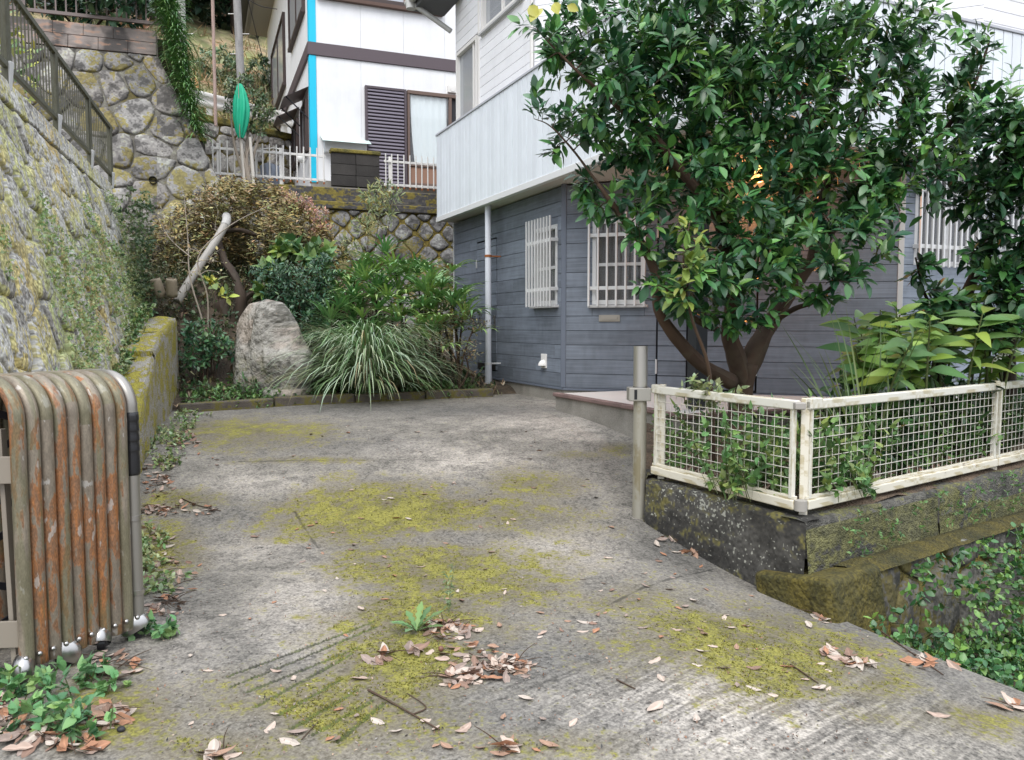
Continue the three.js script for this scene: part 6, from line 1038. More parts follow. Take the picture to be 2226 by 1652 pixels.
shrub('low spreading fern like plant at the foot of the boulder', gpt(560, 862, 8.95), [Bq(540, 850, 8.95, 0.14), Bq(600, 850, 9.0, 0.12)], { tips: 40, perTip: 7, L: 0.09, W: 0.02, cols: [[0.06, 0.15, 0.05], [0.1, 0.2, 0.08]], seed: 183, mat: M.softLeaf, stem: 0.005 });
{ // weeping maple with a wide brownish dome
  const b = gpt(480, 760, 10.4), dome = []; const R = rng(191);
  for (let i = 0; i < 26; i++) { const f = i / 25, x = lerp(345, 715, f), arc = Math.sin(Math.PI * clamp(f * 0.92 + 0.06)); for (let j = 0; j < 3; j++) dome.push(Bq(x + 20 * (R() - 0.5), lerp(600, 415, Math.pow(arc, 0.6)) + j * 55 + 16 * R() - 10, 11.4 + 0.9 * (R() - 0.5), 0.24 + 0.05 * R())); }
  growPlant({ name: 'weeping_tree', label: 'low weeping tree with a wide olive brown dome of fine twigs and a twisted trunk', category: 'tree', base: b, limbs: [
    { pts: [b, at(505, 720, 10.3), at(522, 660, 10.3), at(515, 610, 10.4), at(490, 570, 10.6), at(475, 530, 10.8), at(480, 505, 11), at(520, 480, 11.2)], radii: [0.12, 0.1, 0.085, 0.05, 0.05, 0.05, 0.045, 0.03] },
    { pts: [at(480, 505, 11), at(520, 500, 11), at(560, 510, 11.1), at(610, 500, 11.3)], radii: [0.035, 0.03, 0.022, 0.012] }, { pts: [at(480, 505, 11), at(440, 470, 11.3), at(390, 460, 11.5)], radii: [0.03, 0.02, 0.01] }, { pts: [at(522, 660, 10.3), at(545, 640, 10.4), at(575, 650, 10.5)], radii: [0.06, 0.035, 0.015] }],
    blobs: dome, tips: 2500, perTip: 11, L: 0.066, W: 0.022, cols: [[0.26, 0.2, 0.08], [0.3, 0.25, 0.1], [0.2, 0.17, 0.07], [0.36, 0.25, 0.15], [0.24, 0.25, 0.09]], bark: M.darkBark, mat: M.dryLeaf, seed: 193, twigLen: 0.2, droop: 0.5, lumps: 0.3, twigR: 0.003, seg: 3 });
}
{ // leaning pipe, clay jars, bare sapling
  const t = thing('drain_pipe', 'long grey pipe leaning from the bank behind the weeping tree', 'pipe', at(385, 655, 10.0));
  const o = t.position; mesh('pipe', limb([V(0, 0, 0), at(425, 590, 10.3).sub(o), at(468, 525, 10.6).sub(o), at(490, 487, 10.8).sub(o)], [0.052, 0.052, 0.052, 0.052], 18, 4), std({ color: [0.33, 0.31, 0.28], roughness: 0.6 }), t);
  mesh('pipe_elbow', limb([at(488, 492, 10.78).sub(o), at(492, 480, 10.85).sub(o), at(492, 470, 10.98).sub(o)], [0.058, 0.058, 0.058], 18, 4), std({ color: [0.42, 0.41, 0.39], roughness: 0.6 }), t);
  for (const [px, l] of [[350, 'left one of two short beige clay pipes lying by the stone wall'], [374, 'right one of two short beige clay pipes lying by the stone wall']]) { const q = at(px, 645, 9.75), j = thing('clay_pipe', l, 'pipe', q); mesh('pipe', new THREE.LatheGeometry([[0, 0], [0.06, 0], [0.066, 0.05], [0.066, 0.2], [0.058, 0.225], [0.045, 0.23], [0.04, 0.19]].map(([x, y]) => new THREE.Vector2(x, y)), 18).rotateX(0.3).rotateZ(px < 360 ? 0.2 : -0.1), std({ color: [0.5, 0.42, 0.32], map: concC, roughness: 0.7 }), j); }
  const b = gpt(462, 720, 9.3), R = rng(195);
  growPlant({ name: 'sapling', label: 'bare thin sapling with a few pale yellow leaves in front of the leaning pipe', category: 'sapling', base: b, limbs: [{ pts: [b, at(440, 700, 9.2), at(412, 600, 9.2), at(408, 520, 9.3), at(400, 430, 9.4)], radii: [0.012, 0.011, 0.009, 0.006, 0.003] }, { pts: [at(452, 720, 9.2), at(450, 640, 9.2), at(430, 560, 9.2), at(500, 490, 9.3), at(600, 440, 9.4)], radii: [0.011, 0.01, 0.008, 0.006, 0.003] }, { pts: [at(415, 560, 9.2), at(370, 520, 9.3), at(340, 470, 9.4)], radii: [0.008, 0.005, 0.003] }], blobs: [Bq(400, 470, 9.4, 0.4), Bq(440, 560, 9.3, 0.3), Bq(350, 500, 9.4, 0.2)], tips: 60, perTip: 2, L: 0.05, W: 0.025, cols: [[0.45, 0.38, 0.14], [0.4, 0.32, 0.2], [0.5, 0.45, 0.2]], bark: M.paleBark, mat: M.softLeaf, seed: 197, shape: LEAF });
  const yl = gpt(465, 640, 9.2); shrub('tuft of bright yellow green lobed leaves beside the leaning pipe', gpt(462, 690, 9.2), [Bq(470, 620, 9.2, 0.1), Bq(490, 640, 9.2, 0.08), Bq(450, 615, 9.2, 0.08)], { tips: 14, perTip: 4, L: 0.11, W: 0.06, cols: [[0.4, 0.42, 0.05], [0.2, 0.28, 0.08], [0.14, 0.24, 0.08]], seed: 199, mat: M.softLeaf, stem: 0.006 });
}
{ // ground cover in the garden
  const K = (s, t) => { const a = V(-0.245, 0, -9.83).addScaledVector(V(-0.895, 0, 0.446), s).addScaledVector(KN, t); a.y = gardenY(a.x, a.z); return a; };
  scatter('ground_cover', 'low green weeds along the back kerb of the drive', 1050, (R) => ({ p: K(0.1 + 3.45 * R(), -0.04 + 0.62 * Math.pow(R(), 1.2)), k: 0.8 }), { L: 0.05, W: 0.026, cols: [...GREEN, [0.16, 0.25, 0.09]], seed: 201, hMax: 0.18, per: 6, shape: LEAF });
  scatter('ground_cover', 'leafy undergrowth between the shrubs of the back garden', 1200, (R) => ({ p: K(-0.3 + 4.1 * R(), 0.5 + 2.6 * R()), k: 1 }), { L: 0.06, W: 0.03, cols: [[0.03, 0.08, 0.025], [0.05, 0.12, 0.04], [0.1, 0.15, 0.05], [0.16, 0.14, 0.06]], seed: 202, hMax: 0.3, per: 6, shape: LEAF });
  scatter('leaf_litter', 'dead leaves lying on the soil of the back garden', 900, (R) => ({ p: K(-1 + 5 * R(), 0.1 + 5 * R()).add(V(0, 0.01, 0)) }), { L: 0.07, W: 0.03, cols: [[0.3, 0.2, 0.13], [0.22, 0.15, 0.1], [0.36, 0.27, 0.18]], seed: 203, hMax: 0.03, per: 3, mat: M.dryLeaf, stem: false });
  scatter('grass', 'dry grass and small weeds at the right end of the kerb below the downpipe', 130, (R) => ({ p: K(-0.2 + 1.1 * R(), 0.08 + 0.3 * R()) }), { L: 0.1, W: 0.008, cols: [[0.25, 0.24, 0.1], [0.14, 0.2, 0.07], [0.32, 0.24, 0.14]], seed: 204, hMax: 0.05, per: 7, shape: BLADE });
  scatter('fern', 'dry brown creepers behind the weeping tree', 700, (R) => ({ p: K(1 + 3 * R(), 1.8 + 2.8 * R()), k: 1 }), { L: 0.06, W: 0.02, cols: [[0.12, 0.1, 0.04], [0.17, 0.14, 0.05], [0.09, 0.1, 0.04]], seed: 205, hMax: 0.7, per: 9 });
}
{ // green on the left stone wall and at its foot
  const Lp = (d, rel) => V(lwX(d, rel), EYE + rel, -d).addScaledVector(lwN, 0.05);
  const mask = (d, rel) => fbm(d * 1.6 + 3, rel * 1.9, 4, 601) - 0.5;
  scatter('wall_creeper', 'pale green creeper with tiny leaves growing over the left stone wall', 1900, (R) => { for (let i = 0; i < 12; i++) { const d = 3.6 + 6 * R(), rel = -0.7 + 2.1 * R() + 0.18 * (d - 7); if (rel < 1.5 && mask(d, rel) + 0.25 * (1 - Math.abs(rel - 0.2)) + 0.07 * (d - 6.5) > 0.1 * R() + 0.12) return { p: Lp(d, rel), n: lwN.clone().add(V(0, 0.3, 0)).normalize() }; } return { p: Lp(8.5 + R(), -0.1 + 0.8 * R()), n: lwN }; }, { L: 0.03, W: 0.019, cols: [...PALE.map((c) => mul3(c, 1.2)), [0.24, 0.36, 0.14]], seed: 211, hMax: 0.05, per: 5 });
  scatter('wall_plants', 'green weeds growing along the strip at the foot of the left stone wall', 420, (R) => { const d = 5 + 3.8 * R(), x = -1.25 - 0.323 * d - 0.18 * R(), h = d < 6.2 ? -0.72 : lerp(-0.65, 0.1, clamp((d - 6.2) / 2.4)); return { p: V(x + 0.1, EYE + h, -d), n: V(0.2, 1, 0) }; }, { L: 0.045, W: 0.026, cols: PALE.concat(GREEN), seed: 212, hMax: 0.18, per: 6, shape: LEAF });
  scatter('wall_plants', 'bushy weeds at the far end of the left stone wall', 260, (R) => { const d = 8.6 + 1.5 * R(); return { p: V(lwX(d, 0.8) + 0.25 * R(), EYE + 0.2 + 1.3 * R(), -d), n: lwN }; }, { L: 0.05, W: 0.03, cols: [[0.05, 0.1, 0.04], [0.1, 0.16, 0.06], [0.16, 0.2, 0.09]], seed: 213, hMax: 0.2, per: 7, shape: LEAF });
  scatter('climber', 'yellow and green climber leaves among the bars of the left railing', 60, (R) => { const d = 5.3 + 1.6 * R(); return { p: V(lwX(d, 1.72) - 0.1, EYE + 1.75 + 0.6 * R(), -d), n: V(0.6, 0.4, 0.6) }; }, { L: 0.07, W: 0.04, cols: [[0.42, 0.42, 0.06], [0.3, 0.34, 0.08], [0.12, 0.22, 0.06]], seed: 214, hMax: 0.1, per: 3, shape: LEAF });
  // weeds and vines on the drive's left side
  const px = (list, R) => { const [x, y, rx, ry] = list[Math.floor(R() * list.length)], a = R() * 6.28, q = Math.sqrt(R()); const p = onGround(x + rx * q * Math.cos(a), y + ry * q * Math.sin(a)); p.y += 0.008; return p; };
  scatter('weeds', 'patches of small green weeds along the foot of the low mossy wall', 240, (R) => ({ p: px([[370, 955, 45, 18], [365, 1015, 30, 14], [330, 1180, 40, 30], [345, 1275, 60, 22], [400, 925, 30, 14], [320, 1220, 40, 30], [420, 905, 40, 10], [345, 985, 60, 20], [370, 940, 60, 22]], R) }), { L: 0.035, W: 0.022, cols: [...PALE, [0.18, 0.3, 0.1]], seed: 221, hMax: 0.07, per: 6, shape: LEAF });
  scatter('vine', 'green vine with rounded leaves sprawling in front of the folding gate', 105, (R) => ({ p: px([[60, 1500, 70, 34], [120, 1560, 110, 45], [40, 1560, 60, 60], [220, 1490, 60, 22], [180, 1590, 60, 26], [330, 1385, 70, 10]], R) }), { L: 0.045, W: 0.032, cols: [[0.12, 0.27, 0.1], [0.16, 0.33, 0.12], [0.08, 0.2, 0.08], [0.22, 0.38, 0.12]], seed: 222, hMax: 0.1, per: 5, shape: HEART });
  scatter('weeds', 'small green weeds at the foot of the dark wall below the mesh fence', 30, (R) => ({ p: px([[1660, 1240, 40, 14], [1700, 1262, 30, 10], [1600, 1205, 8, 10]], R) }), { L: 0.05, W: 0.03, cols: GREEN, seed: 223, hMax: 0.16, per: 6, shape: LEAF });
  const dp = onGround(905, 1372), dt = thing('dandelion', 'dandelion with toothed leaves growing from the crack beside the leaf pile', 'plant', dp), R = rng(225);
  for (let i = 0; i < 11; i++) { const a = i * 2.4, d = V(Math.cos(a), 0.5 + 1.4 * R(), Math.sin(a)).normalize(), l = new Leaves(), LL = 0.1 + 0.06 * R(); l.add(V(0, 0, 0), d, V(0, 1, 0).addScaledVector(d, -d.y).normalize(), LL, 0.036, vary([0.13, 0.24, 0.07], R), 0.3, 0.25, [[0, 0.1], [0.2, 0.3], [0.3, 0.75], [0.4, 0.4], [0.52, 0.95], [0.6, 0.5], [0.72, 1], [0.85, 0.6], [1, 0]]); l.build('leaf', M.softLeaf, dt); }
  const wp = onGround(975, 1330), wt = thing('weed', 'wispy pale weed standing behind the leaf pile', 'plant', wp), wl = new Leaves(); for (let i = 0; i < 60; i++) { const y = 0.22 * R(), d = rdir(R); wl.add(V(0.03 * (R() - 0.5), y, 0.03 * (R() - 0.5)), d, perp(d, R), 0.03, 0.01, vary([0.2, 0.26, 0.12], R), 0.1, 0.2, LEAF3); } wl.build('foliage', M.softLeaf, wt).userData.kind = 'stuff'; mesh('stem', limb([V(0, 0, 0), V(0.01, 0.12, 0), V(0.03, 0.23, 0)], [0.0025, 0.002, 0.001], 5, 3), std({ color: [0.15, 0.2, 0.08] }), wt);
}

// ------------------------------------------------------------------ road, hillside and wood behind
const G0 = V(-7.14, 0, -17), GD = V(0.616, 0, -0.788), hillN = V(-0.62, 0, -0.785);
const hillRel = (x, z) => { const t = (x - G0.x) * hillN.x + (z - G0.z) * hillN.z; return 4.25 + 0.58 * Math.max(0, t - 1.6) * sstep(0, 6, t) + 0.5 * (fbm(x * 0.5, z * 0.5, 3, 701) - 0.5) * sstep(1, 5, t); };
{
  const hillC = colorTex(1024, 1024, (u, v) => { const n = fbm(u * 18, v * 18, 5, 711) - 0.5, f = fbm(u * 90, v * 90, 3, 713) - 0.5; let c = mix3([0.36, 0.29, 0.17], [0.19, 0.21, 0.08], sstep(-0.08, 0.15, n)); c = mix3(c, [0.34, 0.2, 0.12], sstep(0.1, 0.25, -n + f * 0.5)); return mul3(c, 1 + 1.2 * f); });
  structure('hillside', sheet(60, 50, (s, t) => { const p = G0.clone().addScaledVector(GD, lerp(-40, 60, s)).addScaledVector(hillN, 0.05 + 75 * t * t); p.y = EYE + hillRel(p.x, p.z); return p; }, (s, t, p) => [p.x / 24, p.z / 24]), std({ map: hillC }));
  const road = (k, y, n) => G0.clone().addScaledVector(GD, k).addScaledVector(hillN, n).setY(EYE + y);
  // retaining wall of the road with a mossy cap
  const t = thing('stone_wall', 'low stone wall with a mossy cap below the white guard rail', 'wall', road(-1.2, 2.2, 0)); wallAxes(t, GD, V(0, 1, 0));
  stoneWall(t, [[-0.5, 0], [9, 0], [9, 2.25], [-0.5, 2.25]], jitterSeeds(-0.5, 9, 0, 2.25, 0.44, 0.4, rng(721), 0.9), { gap: 0.015, bulge: 0.06, mat: M.rubble, uvk: [0.6, 0.6, 0.2, 0.4], seed: 722, mortar: M.mossMortar, tint: (R) => { const k = 0.75 + 0.45 * R(); return [k * 1.03, k, k * 0.98]; }, thick: 0.4 });
  mesh('cap', bx(-0.5, 9, 2.25, 2.4, -0.3, 0.06, 0.03), M.moss, t);
  // guard rail
  const g = thing('guard_rail', 'white steel guard rail along the road at the upper left', 'guard rail', road(-1.5, 4.3, 0.35)), o = g.position;
  const prof = [[0, -0.17], [0.05, -0.13], [0.05, -0.06], [0, -0.02], [0, 0.02], [0.05, 0.06], [0.05, 0.13], [0, 0.17]];
  mesh('beam', sheet(1, 7, (s, u) => { const [dx, dy] = prof[Math.round(u * 7)]; return road(lerp(-4, 9, s), 4.3 + 0.72 + dy, 0.35 - dx).sub(o); }), M.whitePaint, g);
  for (let k = -3; k < 9; k += 2) mesh('post', rod(road(k, 4.2, 0.42).sub(o), road(k, 5.1, 0.42).sub(o), 0.065, 0.065, 14), M.whitePaint, g);
  // poles
  const pole = (label, px, y0, d, r, h, color, bolts, lean = 0) => { const b = at(px, y0, d), p = thing('utility_pole', label, 'pole', b); mesh('pole', rod(V(0, -0.6, 0), V(lean, h, 0), r, r * 0.85, 18), std({ color, roughness: 0.7, map: concC }), p); if (bolts) for (let i = 0; i < 10; i++) { const y = 0.8 + i * 0.42; mesh('step_bolt', rod(V(lean * y / h, y, 0), V(lean * y / h + (i % 2 ? 1 : -1) * (r + 0.13), y, 0.0), 0.012, 0.012, 6), M.steel, p); } return p; };
  pole('tall smooth grey utility pole with step bolts behind the small tree', 526, 200, 17.5, 0.085, 9, [0.5, 0.49, 0.5], 1, -0.25);
  pole('thick pale concrete pole behind the hanging bamboo grass', 397, 215, 15.6, 0.12, 8, [0.6, 0.6, 0.58], 1, -0.1);
  pole('thin faded pink and white pole standing by the guard rail', 467, 210, 16.9, 0.035, 8, [0.62, 0.45, 0.4], 0, 0);
  const st = thing('marker_stake', 'short orange marker stake leaning on the dry hillside', 'stake', at(434, 195, 19)); mesh('stake', bar(V(0, -0.2, 0), V(-0.12, 0.42, 0), 0.05, 0.05, V(0, 0, 1)), std({ color: [0.6, 0.33, 0.15] }), st);
  // wires from the pole toward the house
  const wire = (label, a, b, sag) => { const w = thing('cable', label, 'cable', a); mesh('cable', limb([V(0, 0, 0), b.clone().sub(a).multiplyScalar(0.5).add(V(0, -sag, 0)), b.clone().sub(a)], [0.009, 0.009, 0.009], 5, 6), M.dark, w); };
  wire('thin cable running from the grey pole down the hillside', at(534, -20, 17.4), at(588, 190, 19), 0.05);
  wire('upper thin cable from the grey pole to the white house eave', at(530, -6, 17.4), at(602, 20, 17.5), 0.06);
  // dry grass and shrubs of the hillside
  scatter('dry_grass', 'dry tan grass and weeds covering the hillside', 3400, (R) => { const p = G0.clone().addScaledVector(GD, lerp(-4, 8, R())).addScaledVector(hillN, 0.6 + 12 * R() * R() + 1.5 * R()); p.y = EYE + hillRel(p.x, p.z); return { p }; }, { L: 0.42, W: 0.03, cols: [[0.42, 0.34, 0.2], [0.5, 0.42, 0.26], [0.24, 0.25, 0.1], [0.36, 0.25, 0.16], [0.16, 0.21, 0.08]], seed: 731, hMax: 0.3, per: 5, shape: BLADE });
  const hp = (k, n) => { const p = G0.clone().addScaledVector(GD, k).addScaledVector(hillN, n); p.y = EYE + hillRel(p.x, p.z); return p; };
  [[-1, 6.5, 'left'], [3.2, 6, 'middle'], [4.6, 5.4, 'right'], [1.2, 8.5, 'upper']].forEach(([k, n, w], i) => { const b = hp(k, n); shrub(['grey green bush at the left on the dry hillside behind the thin pole', 'pale green bush on the dry hillside between the poles', 'bush on the dry hillside next to the white house eave', 'reddish brown bush high on the hillside below the wood'][i], b, [[b.clone().add(V(0, 0.5, 0)), 0.65], [b.clone().add(V(0.6, 0.35, 0.2)), 0.5]], { tips: 90, perTip: 8, L: 0.14, W: 0.08, cols: [[[0.12, 0.19, 0.1], [0.18, 0.24, 0.14]], [[0.16, 0.24, 0.12], [0.22, 0.28, 0.16]], [[0.1, 0.17, 0.08], [0.16, 0.2, 0.1]], [[0.3, 0.17, 0.11], [0.22, 0.15, 0.08]]][i], seed: 741 + i, mat: M.softLeaf, twigR: 0.008 }); });
  // the dark wood: one tree, then copies
  const fb = hp(0, 11.5); const big = (o, s) => [[o.clone().add(V(0, 5.5 * s, 0)), 2.0 * s], [o.clone().add(V(1.2 * s, 4.2 * s, 0.3)), 1.7 * s], [o.clone().add(V(-1.3 * s, 4.4 * s, 0.2)), 1.8 * s], [o.clone().add(V(0.2, 2.4 * s, 0.9 * s)), 1.7 * s], [o.clone().add(V(-0.8, 0.9 * s, 0.8 * s)), 1.2 * s], [o.clone().add(V(0.9, 0.8 * s, 0.6 * s)), 1.2 * s], [o.clone().add(V(-0.4, 7.2 * s, 0)), 1.5 * s]];
  const ft = growPlant({ name: 'forest_tree', label: 'dark evergreen tree in the wood above the dry hillside', category: 'tree', base: fb, blobs: big(fb, 1), limbs: [{ pts: [fb.clone().add(V(0, -0.4, 0)), fb.clone().add(V(0.1, 3, 0)), fb.clone().add(V(-0.2, 7, 0))], radii: [0.22, 0.16, 0.06] }], tips: 420, perTip: 11, L: 0.34, W: 0.17, cols: [[0.018, 0.04, 0.022], [0.028, 0.06, 0.03], [0.04, 0.08, 0.035]], bark: M.darkBark, mat: M.leaf, seed: 751, twigLen: 0.9, twigR: 0.02, group: 'trees of the dark wood', shell: 0.3 });
  [[-4.5, 12], [3.0, 12.5], [6.5, 12.2], [-9, 13], [-2, 15], [1.6, 15.5], [5, 15.5], [11, 15], [-6.5, 18], [15, 14], [8.5, 17], [-0.5, 18.5], [3.5, 19]].forEach(([k, n], i) => { const c = ft.clone(); c.name = numbered('forest_tree'); c.position.copy(hp(k, n)); c.rotation.y = i * 1.7; c.scale.setScalar(0.9 + 0.12 * (i % 4)); scene.add(c); });
}
{ // things at the upper left and by the white fence
  const corner = at(340, 120, BW.d), R = rng(761), nrm = V(0.309, 0, 0.951);
  const up = (x, y, n) => corner.clone().addScaledVector(BW.ex, x).addScaledVector(nrm, n).add(V(0, y, 0));
  shrub('dark broad leaved shrub overhanging the block wall and brown railing', up(-1.1, 0.4, -0.8), [[up(-1.0, 0.95, -0.35), 0.5], [up(-0.5, 0.75, -0.1), 0.4], [up(-1.7, 1.0, -0.5), 0.5], [up(-0.2, 1.1, -0.3), 0.45]], { tips: 150, perTip: 7, L: 0.2, W: 0.095, cols: [[0.025, 0.075, 0.04], [0.04, 0.11, 0.05], [0.08, 0.16, 0.07]], seed: 763, stem: 0.02 });
  shrub('dense dark hedge bush behind the brown railing at the top left', up(-3.4, 0.4, -1.2), [[up(-2.6, 1.1, -1), 0.6], [up(-3.4, 1.2, -1.2), 0.7], [up(-4.4, 1.2, -1.2), 0.7], [up(-5.5, 1.3, -1.3), 0.8]], { tips: 240, perTip: 9, L: 0.1, W: 0.05, cols: [[0.015, 0.035, 0.02], [0.03, 0.06, 0.03]], seed: 765, stem: 0.02 });
  shrub('yellow and pale green bush behind the olive railing at the upper left', V(lwX(6.4, 1.72) - 1.0, EYE + 1.75, -6.4), [[V(lwX(6.4, 1.72) - 0.9, EYE + 2.1, -6.4), 0.35], [V(lwX(7.2, 1.72) - 0.9, EYE + 2.0, -7.2), 0.3], [V(lwX(5.4, 1.72) - 0.8, EYE + 2.2, -5.4), 0.35]], { tips: 60, perTip: 7, L: 0.09, W: 0.05, cols: [[0.35, 0.36, 0.08], [0.2, 0.27, 0.1], [0.1, 0.18, 0.07]], seed: 767, mat: M.softLeaf });
  const bb = up(0.1, 0.4, -0.1), bg = thing('bamboo_grass', 'bright green bamboo grass cascading over the corner of the tall stone wall', 'plant', bb), l = new Leaves();
  for (let i = 0; i < 2200; i++) { const f = Math.pow(R(), 1.25), y = lerp(0.7, -1.6, f), x = lerp(0.0, 0.46, f) + 0.3 * (R() - 0.5) * (1 - 0.5 * f); arcBlade(l, V(0, 0, 0).addScaledVector(BW.ex, x).addScaledVector(nrm, 0.1 + 0.35 * R()).add(V(0, y, 0)), R() * 6.28, 0.9 - 1.3 * R(), -1.2 - 0.3 * R(), 0.16 + 0.18 * R(), 0.016, vary(R() < 0.55 ? [0.08, 0.22, 0.05] : [0.16, 0.3, 0.07], R, 0.35), 4); }
  l.build('blades', M.softLeaf, bg).userData.kind = 'stuff';
  for (let i = 0; i < 7; i++) mesh('stem', limb([V(0, 0.3, -0.1), V(0, -0.4, 0.25).addScaledVector(BW.ex, 0.1 + 0.08 * i), V(0, -0.8 - 0.1 * i, 0.25).addScaledVector(BW.ex, 0.2 + 0.05 * i)], [0.012, 0.01, 0.005], 5, 4), std({ color: [0.14, 0.17, 0.06] }), bg);
  // green wrapped bundle, its tree, drying rack
  const n0 = at(523, 300, 13.1), nt = thing('green_net', 'bright green folded net hanging in a long spindle beside the small tree', 'net', n0), folds = new Leaves();
  mesh('net', sheet(40, 26, (s, t) => { const a = s * 6.2832, r = 0.115 * Math.pow(Math.sin(Math.PI * clamp(t * 0.9 + 0.06)), 0.7) * (1 + 0.2 * Math.sin(a * 7 + 3 * t) + 0.12 * (fbm(s * 20, t * 12, 3, 771) - 0.5)); return V(Math.cos(a) * r + 0.02 * Math.sin(t * 3), t * 0.86, Math.sin(a) * r); }), std({ color: [0.01, 0.42, 0.24], roughness: 0.6 }), nt);
  mesh('cord', rod(V(0, -0.55, 0.03), V(0.02, 0.86, 0.12), 0.006), M.paleBark, nt);
  const sb = at(540, 400, 13.2); shrub('small clipped tree with thin trunk behind the white fence', sb, [Bq(505, 195, 13.2, 0.2), Bq(560, 215, 13.3, 0.2), Bq(530, 180, 13.4, 0.16), Bq(575, 245, 13.2, 0.2), Bq(500, 230, 13.2, 0.12), Bq(560, 280, 13.2, 0.14)], { name: 'small_tree', category: 'tree', tips: 190, perTip: 8, L: 0.07, W: 0.035, cols: [[0.07, 0.12, 0.05], [0.12, 0.17, 0.07], [0.17, 0.22, 0.1]], seed: 773, stem: 0.03, bark: M.paleBark });
  for (const [px, l] of [[532, 'left pale prop stake of the small tree behind the white fence'], [552, 'right pale prop stake of the small tree behind the white fence']]) { const a = at(px, 400, 13.15), s = thing('stake', l, 'stake', a); mesh('stake', rod(V(0, -0.1, 0), V(-0.05, 0.75, 0), 0.03, 0.025, 9), std({ color: [0.62, 0.58, 0.52] }), s); }
  const rk = at(585, 402, 13.9), rt = thing('drying_rack', 'tubular metal rack holding a grey blue cloth behind the white fence', 'rack', rk);
  mesh('frame', limb([V(-0.2, -0.1, 0), V(-0.2, 0.45, 0), V(-0.14, 0.58, 0), V(0, 0.62, 0), V(0.2, 0.6, 0), V(0.24, 0.5, 0), V(0.24, -0.1, 0)], Array(7).fill(0.012), 8, 5), M.steel, rt);
  mesh('cloth', sheet(24, 16, (s, t) => V(lerp(-0.15, 0.2, s) + 0.02 * Math.sin(t * 6), lerp(0.36 - 0.1 * Math.abs(s - 0.5), -0.15, t), 0.05 + 0.03 * Math.sin(s * 22) * (0.3 + t) + 0.08 * Math.sin(s * 3.1))), std({ color: [0.28, 0.31, 0.38], roughness: 0.9 }), rt);
}
// ------------------------------------------------------------------ litter on the drive
const DRY = [[0.42, 0.31, 0.25], [0.5, 0.4, 0.33], [0.34, 0.21, 0.145], [0.24, 0.15, 0.11], [0.48, 0.41, 0.35], [0.38, 0.19, 0.11], [0.3, 0.23, 0.195]];
function dryLeafGeo(seed, c, k = 1) { // a curled dead leaf, one metre long along z
  const R = rng(seed), curl = 0.1 + 0.35 * R(), fold = (R() - 0.3) * 0.9, tw = (R() - 0.5) * 0.8, W = 0.34 + 0.14 * R(), ser = R() < 0.4 ? 0.08 : 0.02;
  return sheet(6, 10, (s, t) => { const sd = s < 0.5 ? 1 : 2, w = W * (1 + 0.7 * (vnoise(t * 5, sd * 7, seed) - 0.5)) * Math.pow(Math.sin(Math.PI * Math.pow(t, 0.85) * 0.97 + 0.03), 0.8) * (1 + ser * Math.sin(t * 60)), x = (s - 0.5) * w, a = tw * (t - 0.5), up = Math.abs(s - 0.5) * 2 * w * 0.5 * fold + curl * (t - 0.5) * (t - 0.5) + 0.04 * (fbm(s * 3 + seed, t * 5, 2, 5) - 0.5); return V(x * Math.cos(a) + 0.03 * Math.sin(t * 4), up + 0.02 + x * Math.sin(a), t - 0.5); }, null, (s, t) => { const m = (Math.abs(s - 0.5) < 0.1 ? 1.15 : 0.9) * (0.8 + 0.4 * fbm(s * 4 + seed, t * 6, 3, seed)); return [c[0] * m, c[1] * m, c[2] * m]; });
}
const dryGeos = DRY.flatMap((c, i) => [dryLeafGeo(900 + i * 7, c), dryLeafGeo(903 + i * 7, c)]);
let firstLeaf = null;
function fallen(p, L, yaw, gi, label, R, tilt = 0.25) {
  const o = mesh('fallen_leaf', dryGeos[gi % dryGeos.length], M.dryLeaf); o.position.copy(p); o.position.y += 0.002; o.scale.setScalar(L); o.rotation.set((R() - 0.5) * tilt, yaw, (R() - 0.5) * tilt);
  return label ? tag(o, label, 'leaf') : tag(o, 'dry pinkish brown fallen leaf lying singly on the concrete drive', 'leaf', 'fallen leaves scattered on the drive');
}
